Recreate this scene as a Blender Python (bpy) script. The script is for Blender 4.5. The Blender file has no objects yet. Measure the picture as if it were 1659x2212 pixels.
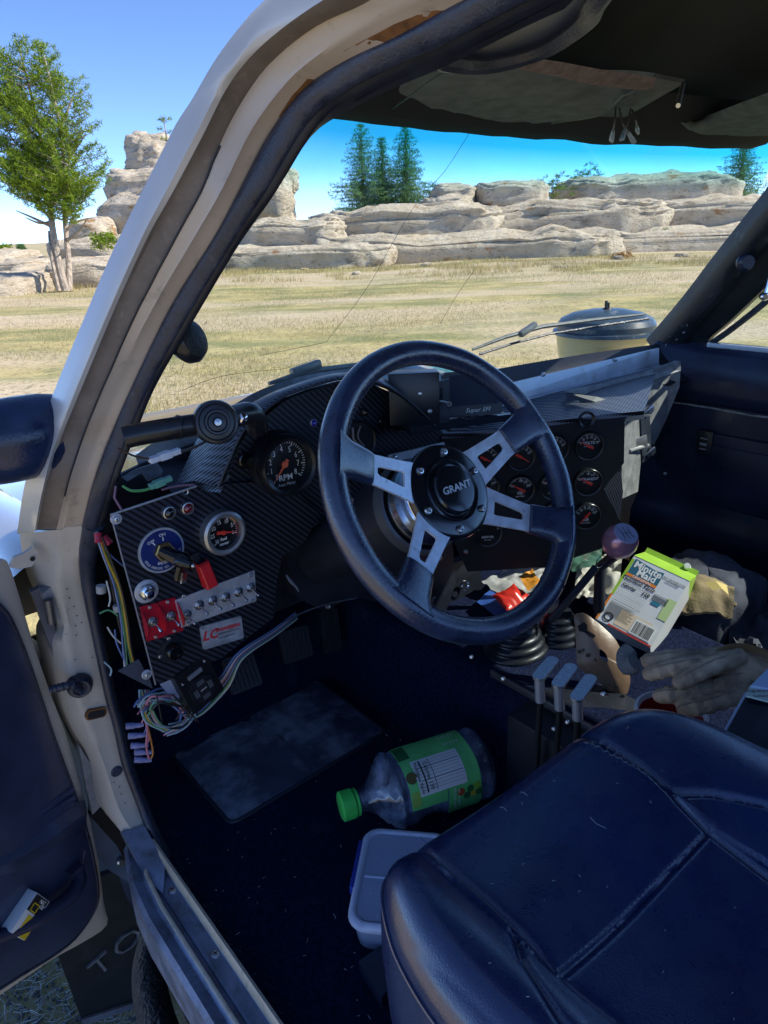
import bpy, bmesh, math, random
from mathutils import Vector as V, Matrix as M, noise
random.seed(11)
R = math.radians
scene = bpy.context.scene
COL = scene.collection

# ------------------------------------------------------------------ camera
CAM = V((-.2214, -.5143, .8336)); PITCH = .3835; YAW = .6954; ROLL = -.0368; FPX = 700.0; S = 768 / 1659
_fw = V((math.sin(YAW) * math.cos(PITCH), math.cos(YAW) * math.cos(PITCH), -math.sin(PITCH)))
_rt = V((math.cos(YAW), -math.sin(YAW), 0)); _up = _rt.cross(_fw)
RT = _rt * math.cos(ROLL) + _up * math.sin(ROLL); UPV = -_rt * math.sin(ROLL) + _up * math.cos(ROLL); FW = _fw
cd = bpy.data.cameras.new('camera'); co = bpy.data.objects.new('camera', cd); COL.objects.link(co)
cd.sensor_fit = 'VERTICAL'; cd.sensor_height = 24; cd.lens = 24 * FPX / 1024; cd.clip_start = .02; cd.clip_end = 3000
mw = M((RT, UPV, -FW)).transposed().to_4x4(); mw.translation = CAM; co.matrix_world = mw
scene.camera = co

# ------------------------------------------------------------------ sky, sun, exposure
SAZ, SEL = R(-38), R(42.5)                       # sun stands to the right and a little behind
sund = V((math.cos(SAZ) * math.cos(SEL), math.sin(SAZ) * math.cos(SEL), math.sin(SEL)))
world = bpy.data.worlds.new('World'); scene.world = world; world.use_nodes = True
wn = world.node_tree.nodes; wl = world.node_tree.links
bg = wn['Background']; sky = wn.new('ShaderNodeTexSky'); sky.sky_type = 'NISHITA'; sky.sun_disc = False
sky.sun_elevation = SEL; sky.sun_rotation = math.atan2(sund.x, sund.y); sky.altitude = 2400; sky.air_density = .42; sky.dust_density = .0; sky.ozone_density = 5.0
wl.new(sky.outputs[0], bg.inputs[0]); bg.inputs[1].default_value = .13
sl = bpy.data.lights.new('sun', 'SUN'); so = bpy.data.objects.new('sun', sl); COL.objects.link(so)
sl.energy = 2.15; sl.angle = R(.53); sl.color = (1, .95, .86)
so.rotation_euler = (-sund).to_track_quat('-Z', 'Y').to_euler()
vs = scene.view_settings; vs.view_transform = 'Standard'; vs.look = 'None'; vs.exposure = 1.65; vs.gamma = 1; vs.use_curve_mapping = False
scene.cycles.max_bounces = 10; scene.cycles.transparent_max_bounces = 24

# ------------------------------------------------------------------ measuring helpers (sight line met with a real plane)
def ray(px, py): return FW + RT * ((px * S - 384) / FPX) - UPV * ((py * S - 512) / FPX)
def at(px, py, x=None, y=None, z=None, dep=None):
    r = ray(px, py)
    if x is not None: t = (x - CAM.x) / r.x
    elif y is not None: t = (y - CAM.y) / r.y
    elif z is not None: t = (z - CAM.z) / r.z
    else: t = dep
    return CAM + r * t
def atpl(px, py, p, n):
    r = ray(px, py); return CAM + r * ((V(p) - CAM).dot(V(n)) / r.dot(V(n)))
def atp(px, py, x0, k=.4):                       # leaning side of the cab: x = x0 + k * (z - .55)
    r = ray(px, py); t = (x0 + k * (CAM.z - .55) - CAM.x) / (r.x - k * r.z); q = CAM + r * t
    return q if q.z > .55 else at(px, py, x=x0)
def frame(p, n, up=(0, 0, 1)):                   # local z = n, local y ~ up, local x to the right seen from n
    n = V(n).normalized(); xx = V(up).cross(n).normalized(); yy = n.cross(xx)
    m = M((xx, yy, n)).transposed().to_4x4(); m.translation = V(p); return m
def T(*a): return M.Translation(V(a))
def RX(a): return M.Rotation(R(a), 4, 'X')
def RY(a): return M.Rotation(R(a), 4, 'Y')
def RZ(a): return M.Rotation(R(a), 4, 'Z')

# ------------------------------------------------------------------ materials
MATS = {}
def pbr(name, col, rough=.5, metal=0, var=.0, vs=30, bump=0, bs=300, coat=0, spec=.5, rvar=0, dirt=None, dscale=25, damt=.5, stretch=None, bdist=.002, sheen=0, detail=5):
    if name in MATS: return MATS[name]
    m = bpy.data.materials.new(name); m.use_nodes = True; nt = m.node_tree; N = nt.nodes; L = nt.links
    b = N['Principled BSDF']; b.inputs['Base Color'].default_value = (*col, 1); b.inputs['Roughness'].default_value = rough
    b.inputs['Metallic'].default_value = metal; b.inputs['Specular IOR Level'].default_value = spec; b.inputs['Coat Weight'].default_value = coat; b.inputs['Coat Roughness'].default_value = .2 if coat < .9 else .03
    b.inputs['Sheen Weight'].default_value = sheen
    tc = N.new('ShaderNodeTexCoord'); src = tc.outputs['Object']
    if stretch:
        mp = N.new('ShaderNodeMapping'); mp.inputs['Scale'].default_value = stretch; L.new(src, mp.inputs[0]); src = mp.outputs[0]
    out = None
    if var or rvar:
        nz = N.new('ShaderNodeTexNoise'); nz.inputs['Scale'].default_value = vs; nz.inputs['Detail'].default_value = detail; L.new(src, nz.inputs['Vector'])
        if var:
            cr = N.new('ShaderNodeValToRGB'); cr.color_ramp.elements[0].position = .3; cr.color_ramp.elements[1].position = .7
            cr.color_ramp.elements[0].color = (*[c * (1 - var) for c in col], 1); cr.color_ramp.elements[1].color = (*[min(1, c * (1 + var)) for c in col], 1)
            L.new(nz.outputs['Fac'], cr.inputs[0]); out = cr.outputs[0]; L.new(out, b.inputs['Base Color'])
        if rvar:
            mr = N.new('ShaderNodeMapRange'); mr.inputs[1].default_value = .3; mr.inputs[2].default_value = .7
            mr.inputs[3].default_value = max(.02, rough - rvar); mr.inputs[4].default_value = min(1, rough + rvar); L.new(nz.outputs['Fac'], mr.inputs[0]); L.new(mr.outputs[0], b.inputs['Roughness'])
    if dirt:
        n2 = N.new('ShaderNodeTexNoise'); n2.inputs['Scale'].default_value = dscale; n2.inputs['Detail'].default_value = 8; n2.inputs['Roughness'].default_value = .7; L.new(src, n2.inputs['Vector'])
        r2 = N.new('ShaderNodeValToRGB'); r2.color_ramp.elements[0].position = .62 - .3 * damt; r2.color_ramp.elements[1].position = .85 - .25 * damt; L.new(n2.outputs['Fac'], r2.inputs[0])
        mx = N.new('ShaderNodeMix'); mx.data_type = 'RGBA'; mx.inputs[7].default_value = (*dirt, 1)
        if out: L.new(out, mx.inputs[6])
        else: mx.inputs[6].default_value = (*col, 1)
        L.new(r2.outputs[0], mx.inputs[0]); L.new(mx.outputs[2], b.inputs['Base Color'])
    if bump:
        n3 = N.new('ShaderNodeTexNoise'); n3.inputs['Scale'].default_value = bs; n3.inputs['Detail'].default_value = 4; L.new(src, n3.inputs['Vector'])
        bp = N.new('ShaderNodeBump'); bp.inputs['Strength'].default_value = bump; bp.inputs['Distance'].default_value = bdist; L.new(n3.outputs['Fac'], bp.inputs['Height']); L.new(bp.outputs[0], b.inputs['Normal'])
    MATS[name] = m; return m
def nodes_of(m): return m.node_tree.nodes, m.node_tree.links, m.node_tree.nodes['Principled BSDF']

# ------------------------------------------------------------------ mesh builder
class B:
    def __init__(s): s.v = []; s.f = []
    def add(s, vs_, fs_, m=None):
        o = len(s.v); s.v += [tuple(m @ V(p)) for p in vs_] if m is not None else [tuple(p) for p in vs_]
        s.f += [tuple(i + o for i in f) for f in fs_]; return s
    def box(s, m, sx, sy, sz, bev=0):
        if not bev:
            vs_ = [(x * sx / 2, y * sy / 2, z * sz / 2) for x in (-1, 1) for y in (-1, 1) for z in (-1, 1)]
            return s.add(vs_, [(0, 1, 3, 2), (4, 6, 7, 5), (0, 4, 5, 1), (2, 3, 7, 6), (0, 2, 6, 4), (1, 5, 7, 3)], m)
        bm = bmesh.new(); bmesh.ops.create_cube(bm, size=1)
        for v in bm.verts: v.co = V((v.co.x * sx, v.co.y * sy, v.co.z * sz))
        bmesh.ops.bevel(bm, geom=bm.edges[:], offset=bev, segments=2, profile=.6, affect='EDGES')
        bm.verts.index_update(); vs_ = [v.co[:] for v in bm.verts]; fs_ = [[v.index for v in f.verts] for f in bm.faces]; bm.free()
        return s.add(vs_, fs_, m)
    def lathe(s, m, prof, n=28):
        vs_ = []; fs_ = []; k = len(prof)
        for i in range(n):
            a = 2 * math.pi * i / n
            vs_ += [(r * math.cos(a), r * math.sin(a), z) for r, z in prof]
        for i in range(n):
            j = (i + 1) % n
            for q in range(k - 1):
                fs_.append((i * k + q, j * k + q, j * k + q + 1, i * k + q + 1))
        return s.add(vs_, fs_, m)
    def disc(s, m, r, z=0, n=28):
        return s.add([(r * math.cos(2 * math.pi * i / n), r * math.sin(2 * math.pi * i / n), z) for i in range(n)], [tuple(range(n))], m)
    def tube(s, pts, r, n=8, closed=False, caps=True, m=None, flat=1.0):
        pts = [V(p) for p in pts]; k = len(pts); vs_ = []; fs_ = []
        rr = r if isinstance(r, (list, tuple)) else [r] * k
        prev = None
        for i, p in enumerate(pts):
            if closed: d = pts[(i + 1) % k] - pts[i - 1]
            else: d = pts[min(i + 1, k - 1)] - pts[max(i - 1, 0)]
            d.normalize()
            if prev is None:
                a = d.cross(V((0, 0, 1)))
                if a.length < .1: a = d.cross(V((0, 1, 0)))
            else: a = prev - d * prev.dot(d)
            a.normalize(); prev = a; c = d.cross(a)
            vs_ += [p + (a * math.cos(2 * math.pi * j / n) + c * (math.sin(2 * math.pi * j / n) * flat)) * rr[i] for j in range(n)]
        for i in range(k if closed else k - 1):
            i2 = (i + 1) % k
            for j in range(n):
                j2 = (j + 1) % n; fs_.append((i * n + j, i * n + j2, i2 * n + j2, i2 * n + j))
        if caps and not closed: fs_ += [tuple(reversed(range(n))), tuple(range((k - 1) * n, k * n))]
        return s.add(vs_, fs_, m)
    def loft(s, rows, m=None, closed=False):
        k = len(rows[0]); vs_ = [p for r in rows for p in r]; fs_ = []
        for i in range(len(rows) - 1):
            for j in range(k if closed else k - 1):
                j2 = (j + 1) % k; fs_.append((i * k + j, i * k + j2, (i + 1) * k + j2, (i + 1) * k + j))
        return s.add(vs_, fs_, m)
    def prism(s, m, poly, z0, z1):                 # outline in local xy, from z0 to z1
        k = len(poly); vs_ = [(x, y, z0) for x, y in poly] + [(x, y, z1) for x, y in poly]
        fs_ = [tuple(reversed(range(k))), tuple(range(k, 2 * k))] + [(i, (i + 1) % k, k + (i + 1) % k, k + i) for i in range(k)]
        return s.add(vs_, fs_, m)
    def slab(s, pts, off):                         # outline in space, thickened by the vector off
        k = len(pts); off = V(off); vs_ = [V(p) for p in pts] + [V(p) + off for p in pts]
        return s.add(vs_, [tuple(range(k)), tuple(reversed(range(k, 2 * k)))] + [(i, k + i, k + (i + 1) % k, (i + 1) % k) for i in range(k)])
    def mesh(s, name, mat, smooth=True, ang=38):
        me = bpy.data.meshes.new(name); me.from_pydata(s.v, [], s.f); me.validate()
        bm = bmesh.new(); bm.from_mesh(me); bmesh.ops.recalc_face_normals(bm, faces=bm.faces[:]) if len(s.f) < 40000 else None
        bm.to_mesh(me); bm.free()
        if smooth:
            me.shade_smooth(); me.set_sharp_from_angle(angle=R(ang))
        if mat is not None: me.materials.append(mat)
        return me
    def build(s, name, mat, parent=None, label=None, smooth=True, ang=38, sub=0, **kw):
        return link(name, s.mesh(name, mat, smooth, ang), parent, label, sub, **kw)
LOC = {}
def link(name, me, parent=None, label=None, sub=0, cat=None, group=None, kind=None):
    o = bpy.data.objects.new(name, me); COL.objects.link(o)
    if parent is not None:
        o.parent = parent; o.matrix_parent_inverse = M.Translation(-LOC.get(parent.name, V()))
    LOC[o.name] = V(LOC.get(parent.name, V())) * 0 if parent is not None else V()
    tag(o, label, cat, group, kind)
    if sub:
        md = o.modifiers.new('sub', 'SUBSURF'); md.levels = sub; md.render_levels = sub
    return o
def tag(o, label=None, cat=None, group=None, kind=None):
    if label: o['label'] = label
    if cat: o['category'] = cat
    if group: o['group'] = group
    if kind: o['kind'] = kind
    return o
def thing(name, loc, label, cat, group=None):
    o = bpy.data.objects.new(name, None); COL.objects.link(o); o.location = loc; o.empty_display_size = .1
    LOC[o.name] = V(loc); return tag(o, label, cat, group)
def text(s, m, size, mat, parent, name='lettering', sx=1.0, shear=0, ext=.0001, align='CENTER', label=None, bold=0):
    c = bpy.data.curves.new('t', 'FONT'); c.body = s; c.size = size; c.align_x = align; c.align_y = 'CENTER'; c.extrude = ext; c.shear = shear; c.resolution_u = 2; c.offset = bold
    o = bpy.data.objects.new('t', c); COL.objects.link(o)
    dg = bpy.context.evaluated_depsgraph_get(); me = bpy.data.meshes.new_from_object(o.evaluated_get(dg))
    bpy.data.objects.remove(o); bpy.data.curves.remove(c)
    me.transform(m @ M.Diagonal((sx, 1, 1, 1))); me.materials.clear(); me.materials.append(mat); me.name = name
    return link(name, me, parent, label)
def smooth_pts(pts, n=6, closed=False):           # Catmull-Rom through the points
    P = [V(p) for p in pts]; k = len(P); out = []
    for i in range(k if closed else k - 1):
        p0 = P[i - 1] if (i > 0 or closed) else P[0] * 2 - P[1]; p1 = P[i]; p2 = P[(i + 1) % k]; p3 = P[(i + 2) % k] if (i + 2 < k or closed) else P[-1] * 2 - P[-2]
        for j in range(n):
            t = j / n; out.append(.5 * ((2 * p1) + (p2 - p0) * t + (2 * p0 - 5 * p1 + 4 * p2 - p3) * t * t + (3 * p1 - p0 - 3 * p2 + p3) * t ** 3))
    if not closed: out.append(P[-1])
    return out
def rrect(w, h, r, n=5):                          # rounded rectangle outline
    o = []
    for cx, cy, a0 in ((w / 2 - r, h / 2 - r, 0), (-w / 2 + r, h / 2 - r, 90), (-w / 2 + r, -h / 2 + r, 180), (w / 2 - r, -h / 2 + r, 270)):
        o += [(cx + r * math.cos(R(a0 + 90 * i / n)), cy + r * math.sin(R(a0 + 90 * i / n))) for i in range(n + 1)]
    return o
def fbm(p, o=4): return noise.fractal(p, 1.0, 2.0, o)
GZ = -.70                                         # ground height, cab floor is z = 0
# ================================================================== the land outside
def mat_ground():
    m = pbr('dry_ground', (.34, .27, .15), .95); N, L, b = nodes_of(m)
    tc = N.new('ShaderNodeTexCoord'); mp = N.new('ShaderNodeMapping'); mp.inputs['Rotation'].default_value = (0, 0, YAW); L.new(tc.outputs['Object'], mp.inputs[0])
    def nz(scale, det, st=(1, 1, 1), rough=.6):
        q = N.new('ShaderNodeMapping'); q.inputs['Scale'].default_value = st; L.new(mp.outputs[0], q.inputs[0])
        n = N.new('ShaderNodeTexNoise'); n.inputs['Scale'].default_value = scale; n.inputs['Detail'].default_value = det; n.inputs['Roughness'].default_value = rough; L.new(q.outputs[0], n.inputs['Vector']); return n.outputs['Fac']
    def ramp(src, p0, p1):
        r = N.new('ShaderNodeMapRange'); r.inputs[1].default_value = p0; r.inputs[2].default_value = p1; L.new(src, r.inputs[0]); return r.outputs[0]
    def mix(f, a, c):
        x = N.new('ShaderNodeMix'); x.data_type = 'RGBA'; L.new(f, x.inputs[0])
        for i, v in ((6, a), (7, c)):
            if isinstance(v, tuple): x.inputs[i].default_value = (*v, 1)
            else: L.new(v, x.inputs[i])
        return x.outputs[2]
    straw = mix(ramp(nz(1.6, 8), .36, .64), (.36, .295, .12), (.56, .46, .215))
    olive = mix(ramp(nz(.5, 7, (1, 1.8, 1)), .46, .60), straw, (.25, .25, .095))
    sand = mix(ramp(nz(.16, 6, (.5, 1.7, 1), .55), .45, .56), olive, (.58, .465, .31))
    fine = mix(ramp(nz(14, 5), .52, .72), sand, (.16, .14, .06))
    L.new(fine, b.inputs['Base Color'])
    bp = N.new('ShaderNodeBump'); bp.inputs['Strength'].default_value = .7; bp.inputs['Distance'].default_value = .06; L.new(nz(7, 8), bp.inputs['Height']); L.new(bp.outputs[0], b.inputs['Normal'])
    return m
def ground_h(x, y):
    d = math.hypot(x, y)
    return GZ + min(1, max(0, (d - 6) / 15)) * (.16 * noise.noise(V((x * .11, y * .11, 3))) + .05 * noise.noise(V((x * .45, y * .45, 8))))
rows = []
rad = [0, .6, 1.2, 2, 3, 4.2, 5.5, 7, 8.5, 10, 11.5, 13, 14.5, 16, 18, 20, 22, 24, 26, 28.5, 31, 34, 37, 41, 46, 52, 60, 80, 120, 220, 500, 1500]
for r in rad: rows.append([(r * math.cos(2 * math.pi * a / 160), r * math.sin(2 * math.pi * a / 160), ground_h(r * math.cos(2 * math.pi * a / 160), r * math.sin(2 * math.pi * a / 160))) for a in range(160)])
B().loft(rows, closed=True).build('ground', mat_ground(), kind='structure', label='dry grassy ground with bare sandy patches')

def blades(name, mat, n, sampler, hmin, hmax, w, lean, label, cat, flat=False):
    b = B(); v = b.v; f = b.f
    for i in range(n):
        p, sc = sampler(); h = random.uniform(hmin, hmax) * sc; a = random.uniform(0, 6.283); l = random.uniform(0, lean) * h
        dx, dy = math.cos(a), math.sin(a); ww = w * sc; k = len(v)
        v += [(p[0] - dy * ww, p[1] + dx * ww, p[2]), (p[0] + dy * ww, p[1] - dx * ww, p[2]), (p[0] + dx * l, p[1] + dy * l, p[2] + h)]
        f.append((k, k + 1, k + 2))
    me = bpy.data.meshes.new(name); me.from_pydata(v, [], f); me.materials.append(mat)
    return link(name, me, None, label, cat=cat, kind='stuff')
def leafmat(name, c0, c1, rough=.7, trans=.25, sc=3.0):
    m = pbr(name, c0, rough, spec=.25); N, L, b = nodes_of(m)
    g = N.new('ShaderNodeNewGeometry'); tc = N.new('ShaderNodeTexCoord'); nz = N.new('ShaderNodeTexNoise'); nz.inputs['Scale'].default_value = sc; L.new(tc.outputs['Object'], nz.inputs['Vector'])
    ad = N.new('ShaderNodeMath'); ad.operation = 'ADD'; L.new(g.outputs['Random Per Island'], ad.inputs[0]); L.new(nz.outputs['Fac'], ad.inputs[1])
    mr = N.new('ShaderNodeMapRange'); mr.inputs[1].default_value = .45; mr.inputs[2].default_value = 1.5; L.new(ad.outputs[0], mr.inputs[0])
    mx = N.new('ShaderNodeMix'); mx.data_type = 'RGBA'; mx.inputs[6].default_value = (*c0, 1); mx.inputs[7].default_value = (*c1, 1); L.new(mr.outputs[0], mx.inputs[0]); L.new(mx.outputs[2], b.inputs['Base Color'])
    if trans:
        t = N.new('ShaderNodeBsdfTranslucent'); L.new(mx.outputs[2], t.inputs[0]); ms = N.new('ShaderNodeMixShader'); ms.inputs[0].default_value = trans
        L.new(b.outputs[0], ms.inputs[1]); L.new(t.outputs[0], ms.inputs[2]); L.new(ms.outputs[0], N['Material Output'].inputs[0])
    return m
YDIR = math.pi / 2 - YAW                          # view azimuth in xy
def grass_spot():
    while True:
        r = math.exp(random.uniform(math.log(4.2), math.log(46))); a = YDIR + random.uniform(-.62, .66)
        x, y = CAM.x + r * math.cos(a), CAM.y + r * math.sin(a)
        if noise.noise(V((x * .23, y * .38, 1.7))) + .45 * noise.noise(V((x * 1.1, y * 1.1, 5))) > .05 + random.uniform(-.2, .2): return (x, y, ground_h(x, y)), max(1, r / 16)
blades('dry_grass', leafmat('dry_grass_blade', (.27, .245, .10), (.58, .49, .25), trans=.2, sc=.6), 110000, grass_spot, .02, .07, .0028, 1.3, 'short dry straw and olive grass across the flat', 'grass')

def foot_spot():
    while True:
        r = random.uniform(25, 35); a = YDIR + random.uniform(-.62, .66); x, y = CAM.x + r * math.cos(a), CAM.y + r * math.sin(a)
        if noise.noise(V((x * .5, y * .5, 9))) > .02: return (x, y, ground_h(x, y)), 1.5
blades('tall_dry_grass', leafmat('tall_grass_blade', (.30, .25, .10), (.66, .55, .28), trans=.2, sc=.5), 22000, foot_spot, .03, .17, .005, .9, 'taller yellow grass tufts along the foot of the rocks', 'grass')
# ---- rock
def mat_rock():
    m = pbr('pale_granite', (.52, .45, .35), .92); N, L, b = nodes_of(m)
    tc = N.new('ShaderNodeTexCoord')
    def nz(scale, det, st=(1, 1, 1), rough=.6):
        q = N.new('ShaderNodeMapping'); q.inputs['Scale'].default_value = st; L.new(tc.outputs['Object'], q.inputs[0])
        n = N.new('ShaderNodeTexNoise'); n.inputs['Scale'].default_value = scale; n.inputs['Detail'].default_value = det; n.inputs['Roughness'].default_value = rough; L.new(q.outputs[0], n.inputs['Vector']); return n.outputs['Fac']
    def mix(src, p0, p1, a, c):
        r = N.new('ShaderNodeMapRange'); r.inputs[1].default_value = p0; r.inputs[2].default_value = p1; L.new(src, r.inputs[0])
        x = N.new('ShaderNodeMix'); x.data_type = 'RGBA'; L.new(r.outputs[0], x.inputs[0])
        for i, v in ((6, a), (7, c)):
            if isinstance(v, tuple): x.inputs[i].default_value = (*v, 1)
            else: L.new(v, x.inputs[i])
        return x.outputs[2]
    c = mix(nz(1.3, 8), .35, .65, (.54, .44, .31), (.69, .60, .47))
    c = mix(nz(.8, 7, (1, 1, 3)), .56, .68, c, (.30, .25, .19))
    c = mix(nz(.55, 5, (1, 1, 2)), .63, .68, c, (.42, .23, .10))
    c = mix(nz(4.5, 9, (1, 1, 2.2), .7), .57, .66, c, (.22, .19, .15))
    L.new(c, b.inputs['Base Color'])
    bp = N.new('ShaderNodeBump'); bp.inputs['Strength'].default_value = 1; bp.inputs['Distance'].default_value = .22; L.new(nz(2.6, 10, (1, 1, 2.4), .68), bp.inputs['Height']); L.new(bp.outputs[0], b.inputs['Normal'])
    return m
ROCK = mat_rock()
def boulder(label, x0, y0, x1, y1, dep, thick, seed, box=.45, amp=.10, tilt=0, group='pale granite outcrop', name='boulder', strata=1.0, LAY=3.2, small=False):
    # a weathered block spanning the sight lines x0..x1, y0 (top)..y1 (foot) at the given depth
    c = at((x0 + x1) / 2, (y0 + y1) / 2, dep=dep + thick * .35); k = (dep + thick * .2) / FPX * S
    hw = abs(x1 - x0) / 2 * k; hh = abs(y1 - y0) / 2 * k * 1.04; hd = thick / 2
    nu, nv = (22, 14) if small else (110, 44) if hw / hh > 2.5 else (72, 48)
    b = B(); rowsb = []; off = V((seed * 7.3, seed * 3.1, seed * 5.7)); ca, sa = math.cos(YDIR - math.pi / 2), math.sin(YDIR - math.pi / 2)
    def sp(a, e): return math.copysign(abs(a) ** e, a)
    for i in range(nv + 1):
        ph = -math.pi / 2 + math.pi * i / nv; row = []
        for j in range(nu):
            th = 2 * math.pi * j / nu
            d = V((sp(math.cos(ph), box) * sp(math.cos(th), box), sp(math.cos(ph), box) * sp(math.sin(th), box), sp(math.sin(ph), box)))
            p = V((d.x * hw, d.y * hd, d.z * hh))
            q = p * (1.6 / max(hh, .8)) + off
            n = fbm(q * .5, 3) * 1.0 + fbm(q * 1.5, 4) * .50 + abs(fbm(q * 3.2, 3)) * .40 - .2 + fbm(q * 8, 2) * .08
            zz = p.z / hh * LAY + .5 * noise.noise(q * .35) + seed; fr = zz - math.floor(zz)
            g = -.42 * strata * math.exp(-((fr - .5) / .09) ** 2)
            li = math.floor(zz + .0); g += .8 * strata * noise.noise(V((li * 5.3, q.x * .5, q.y * .5)))
            wv = hh * amp * (n + g)
            dn = V((d.x, d.y, d.z * .8)); dn.normalize()
            p = p + V((dn.x * wv * 1.5, dn.y * wv * 1.5, dn.z * wv))
            p.z *= 1 + (.30 * noise.noise(V((p.x * 1.1 / max(hh, .8) * .6, p.y * .3, seed))) if p.z > 0 else 0)
            p.z += tilt * p.x
            row.append(V((c.x + p.x * ca - p.y * sa, c.y + p.x * sa + p.y * ca, c.z + p.z)))
        rowsb.append(row)
    b.loft(rowsb, closed=True)
    me = b.mesh(name, ROCK, True, 75)
    return link(name, me, None, label, cat='rock', group=group)
# long ridge seen through the windscreen, from the foot upward
for i, a in enumerate([
    ('low flat rock shelf at the foot of the ridge, left of the steering wheel', 440, 530, 860, 592, 32, 7, .45, .2, 0),
    ('long low rock shelf at the foot of the ridge above the wheel', 640, 506, 1330, 596, 34, 8, .45, .2, 0),
    ('low rock shelf at the right foot of the ridge behind the dry bush', 1060, 496, 1780, 582, 36.5, 9, .45, .2, .02),
    ('rounded ledge on the left end of the ridge beside the windscreen pillar', 520, 478, 760, 556, 35, 8, .5, .16, 0),
    ('middle ledge of the ridge under the three firs', 660, 455, 1080, 552, 37, 9, .5, .2, .01),
    ('broad middle ledge in the centre of the ridge', 930, 444, 1420, 548, 38.5, 9, .5, .18, 0),
    ('middle ledge near the right end of the ridge with the green shrub', 1225, 436, 1680, 548, 40, 9, .5, .18, -.03),
    ('far right ledge sinking behind the windscreen pillar', 1500, 440, 1900, 545, 44, 10, .45, .12, -.05),
    ('sloping boulder beside the three firs', 905, 428, 1010, 480, 41, 7, .6, .16, .03),
    ('squarish boulder on top of the ridge, left of the vertical crack', 930, 403, 1020, 470, 42, 6, .55, .15, .05),
    ('square-edged boulder on the crest right of the vertical crack', 1015, 397, 1170, 466, 42, 7, .48, .15, -.02),
    ('long flat-topped crest boulder at the right with a dark undercut', 1195, 386, 1565, 470, 44, 9, .48, .16, -.01),
    ('thin slab lying on the crest right of the shrubs', 1290, 385, 1500, 420, 47, 8, .5, .14, -.02),
    ('small tumbled stone between the crest boulders', 1150, 440, 1225, 470, 41.5, 3, .7, .18, 0)]):
    boulder(a[0], *a[1:5], a[5], a[6], 3 + i * 1.37, a[7] * .82, a[8] * .72, a[9], strata=1.7, LAY=2.6 if a[4] - a[2] < 70 else 3.6)
# rock tower at the left, left of and behind the windscreen pillar
for i, a in enumerate([
    ('rounded summit boulder of the rock tower with a sapling on it', 278, 303, 400, 395, 44, 6, .75, .13, 0),
    ('bulging middle boulder of the rock tower', 246, 366, 430, 470, 43, 7, .65, .13, 0),
    ('broad base of the rock tower with an orange stain', 232, 425, 470, 530, 42, 8, .6, .12, 0),
    ('dark squat boulder at the left foot of the rock tower', 165, 475, 262, 530, 40, 5, .6, .14, 0),
    ('upright rock pillar just inside the left edge of the windscreen', 545, 372, 640, 500, 45, 6, .55, .13, 0),
    ('rounded cap stone on the rock pillar inside the windscreen edge', 560, 358, 642, 420, 45.5, 5, .7, .14, 0)]):
    boulder(a[0], *a[1:5], a[5], a[6], 31 + i * 2.11, a[7], a[8], a[9], group='rock tower', strata=.6)
for i, a in enumerate([
    ('pale flat ledge behind the two-stemmed pine', 150, 515, 330, 575, 30, 7, .45, .14, 0),
    ('cracked slab left of the pine trunks', 20, 560, 125, 592, 27, 5, .5, .2, 0),
    ('low shelf at the left edge of the photo beyond the pine', -60, 545, 60, 600, 29, 5, .5, .16, 0),
    ('flat grey slab in the pine shadow', -80, 590, 130, 655, 21.5, 6, .4, .14, 0),
    ('low ledge to the right of the pine trunks', 150, 560, 320, 625, 24, 6, .4, .15, 0),
    ('small round stone beside the pine roots', 40, 572, 90, 594, 25.5, 2.5, .8, .16, 0)]):
    boulder(a[0], *a[1:5], a[5], a[6], 61 + i * 1.91, a[7], a[8], a[9], group='flat rock slabs near the pine')

# ---- trees
BARK = pbr('pine_bark', (.36, .29, .22), .9, var=.45, vs=14, bump=.6, bs=30, bdist=.03, stretch=(1, 1, .35))
NEEDLE = leafmat('pine_needles', (.05, .10, .010), (.34, .46, .035), trans=.35, sc=2.2)
FIRN = leafmat('fir_needles', (.06, .14, .05), (.24, .40, .14), trans=.2, sc=2)
SHRUB = leafmat('shrub_leaves', (.06, .12, .02), (.24, .32, .07), trans=.3, sc=3)
DRYSH = leafmat('dry_shrub_twigs', (.25, .14, .05), (.55, .34, .13), trans=.2, sc=3)
def tuft(v, f, c, r, n, ln, wd, up=.35):
    for _ in range(n):
        d = V((random.gauss(0, 1), random.gauss(0, 1), random.gauss(0, 1) + up)); d.normalize()
        p = c + V((random.gauss(0, 1), random.gauss(0, 1), random.gauss(0, .55))) * (r * .5)
        s_ = d.cross(V((random.gauss(0, 1), random.gauss(0, 1), random.gauss(0, 1)))); s_.normalize(); k = len(v)
        l = ln * random.uniform(.6, 1.3); v += [tuple(p - s_ * wd), tuple(p + s_ * wd), tuple(p + d * l + s_ * wd * .4), tuple(p + d * l - s_ * wd * .4)]; f.append((k, k + 1, k + 2, k + 3))
def plant(name, label, cat, base, crown, matc, wood=None, group=None, matw=None):
    t = thing(name, base, label, cat, group)
    if wood is not None: wood.build('trunk', matw or BARK, t)
    me = bpy.data.meshes.new('crown'); me.from_pydata(crown[0], [], crown[1]); me.materials.append(matc); link('crown', me, t)
    return t
def inside(poly, x, y):
    c = False; j = len(poly) - 1
    for i in range(len(poly)):
        (xi, yi), (xj, yj) = poly[i], poly[j]
        if (yi > y) != (yj > y) and x < (xj - xi) * (y - yi) / (yj - yi) + xi: c = not c
        j = i
    return c
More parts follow.
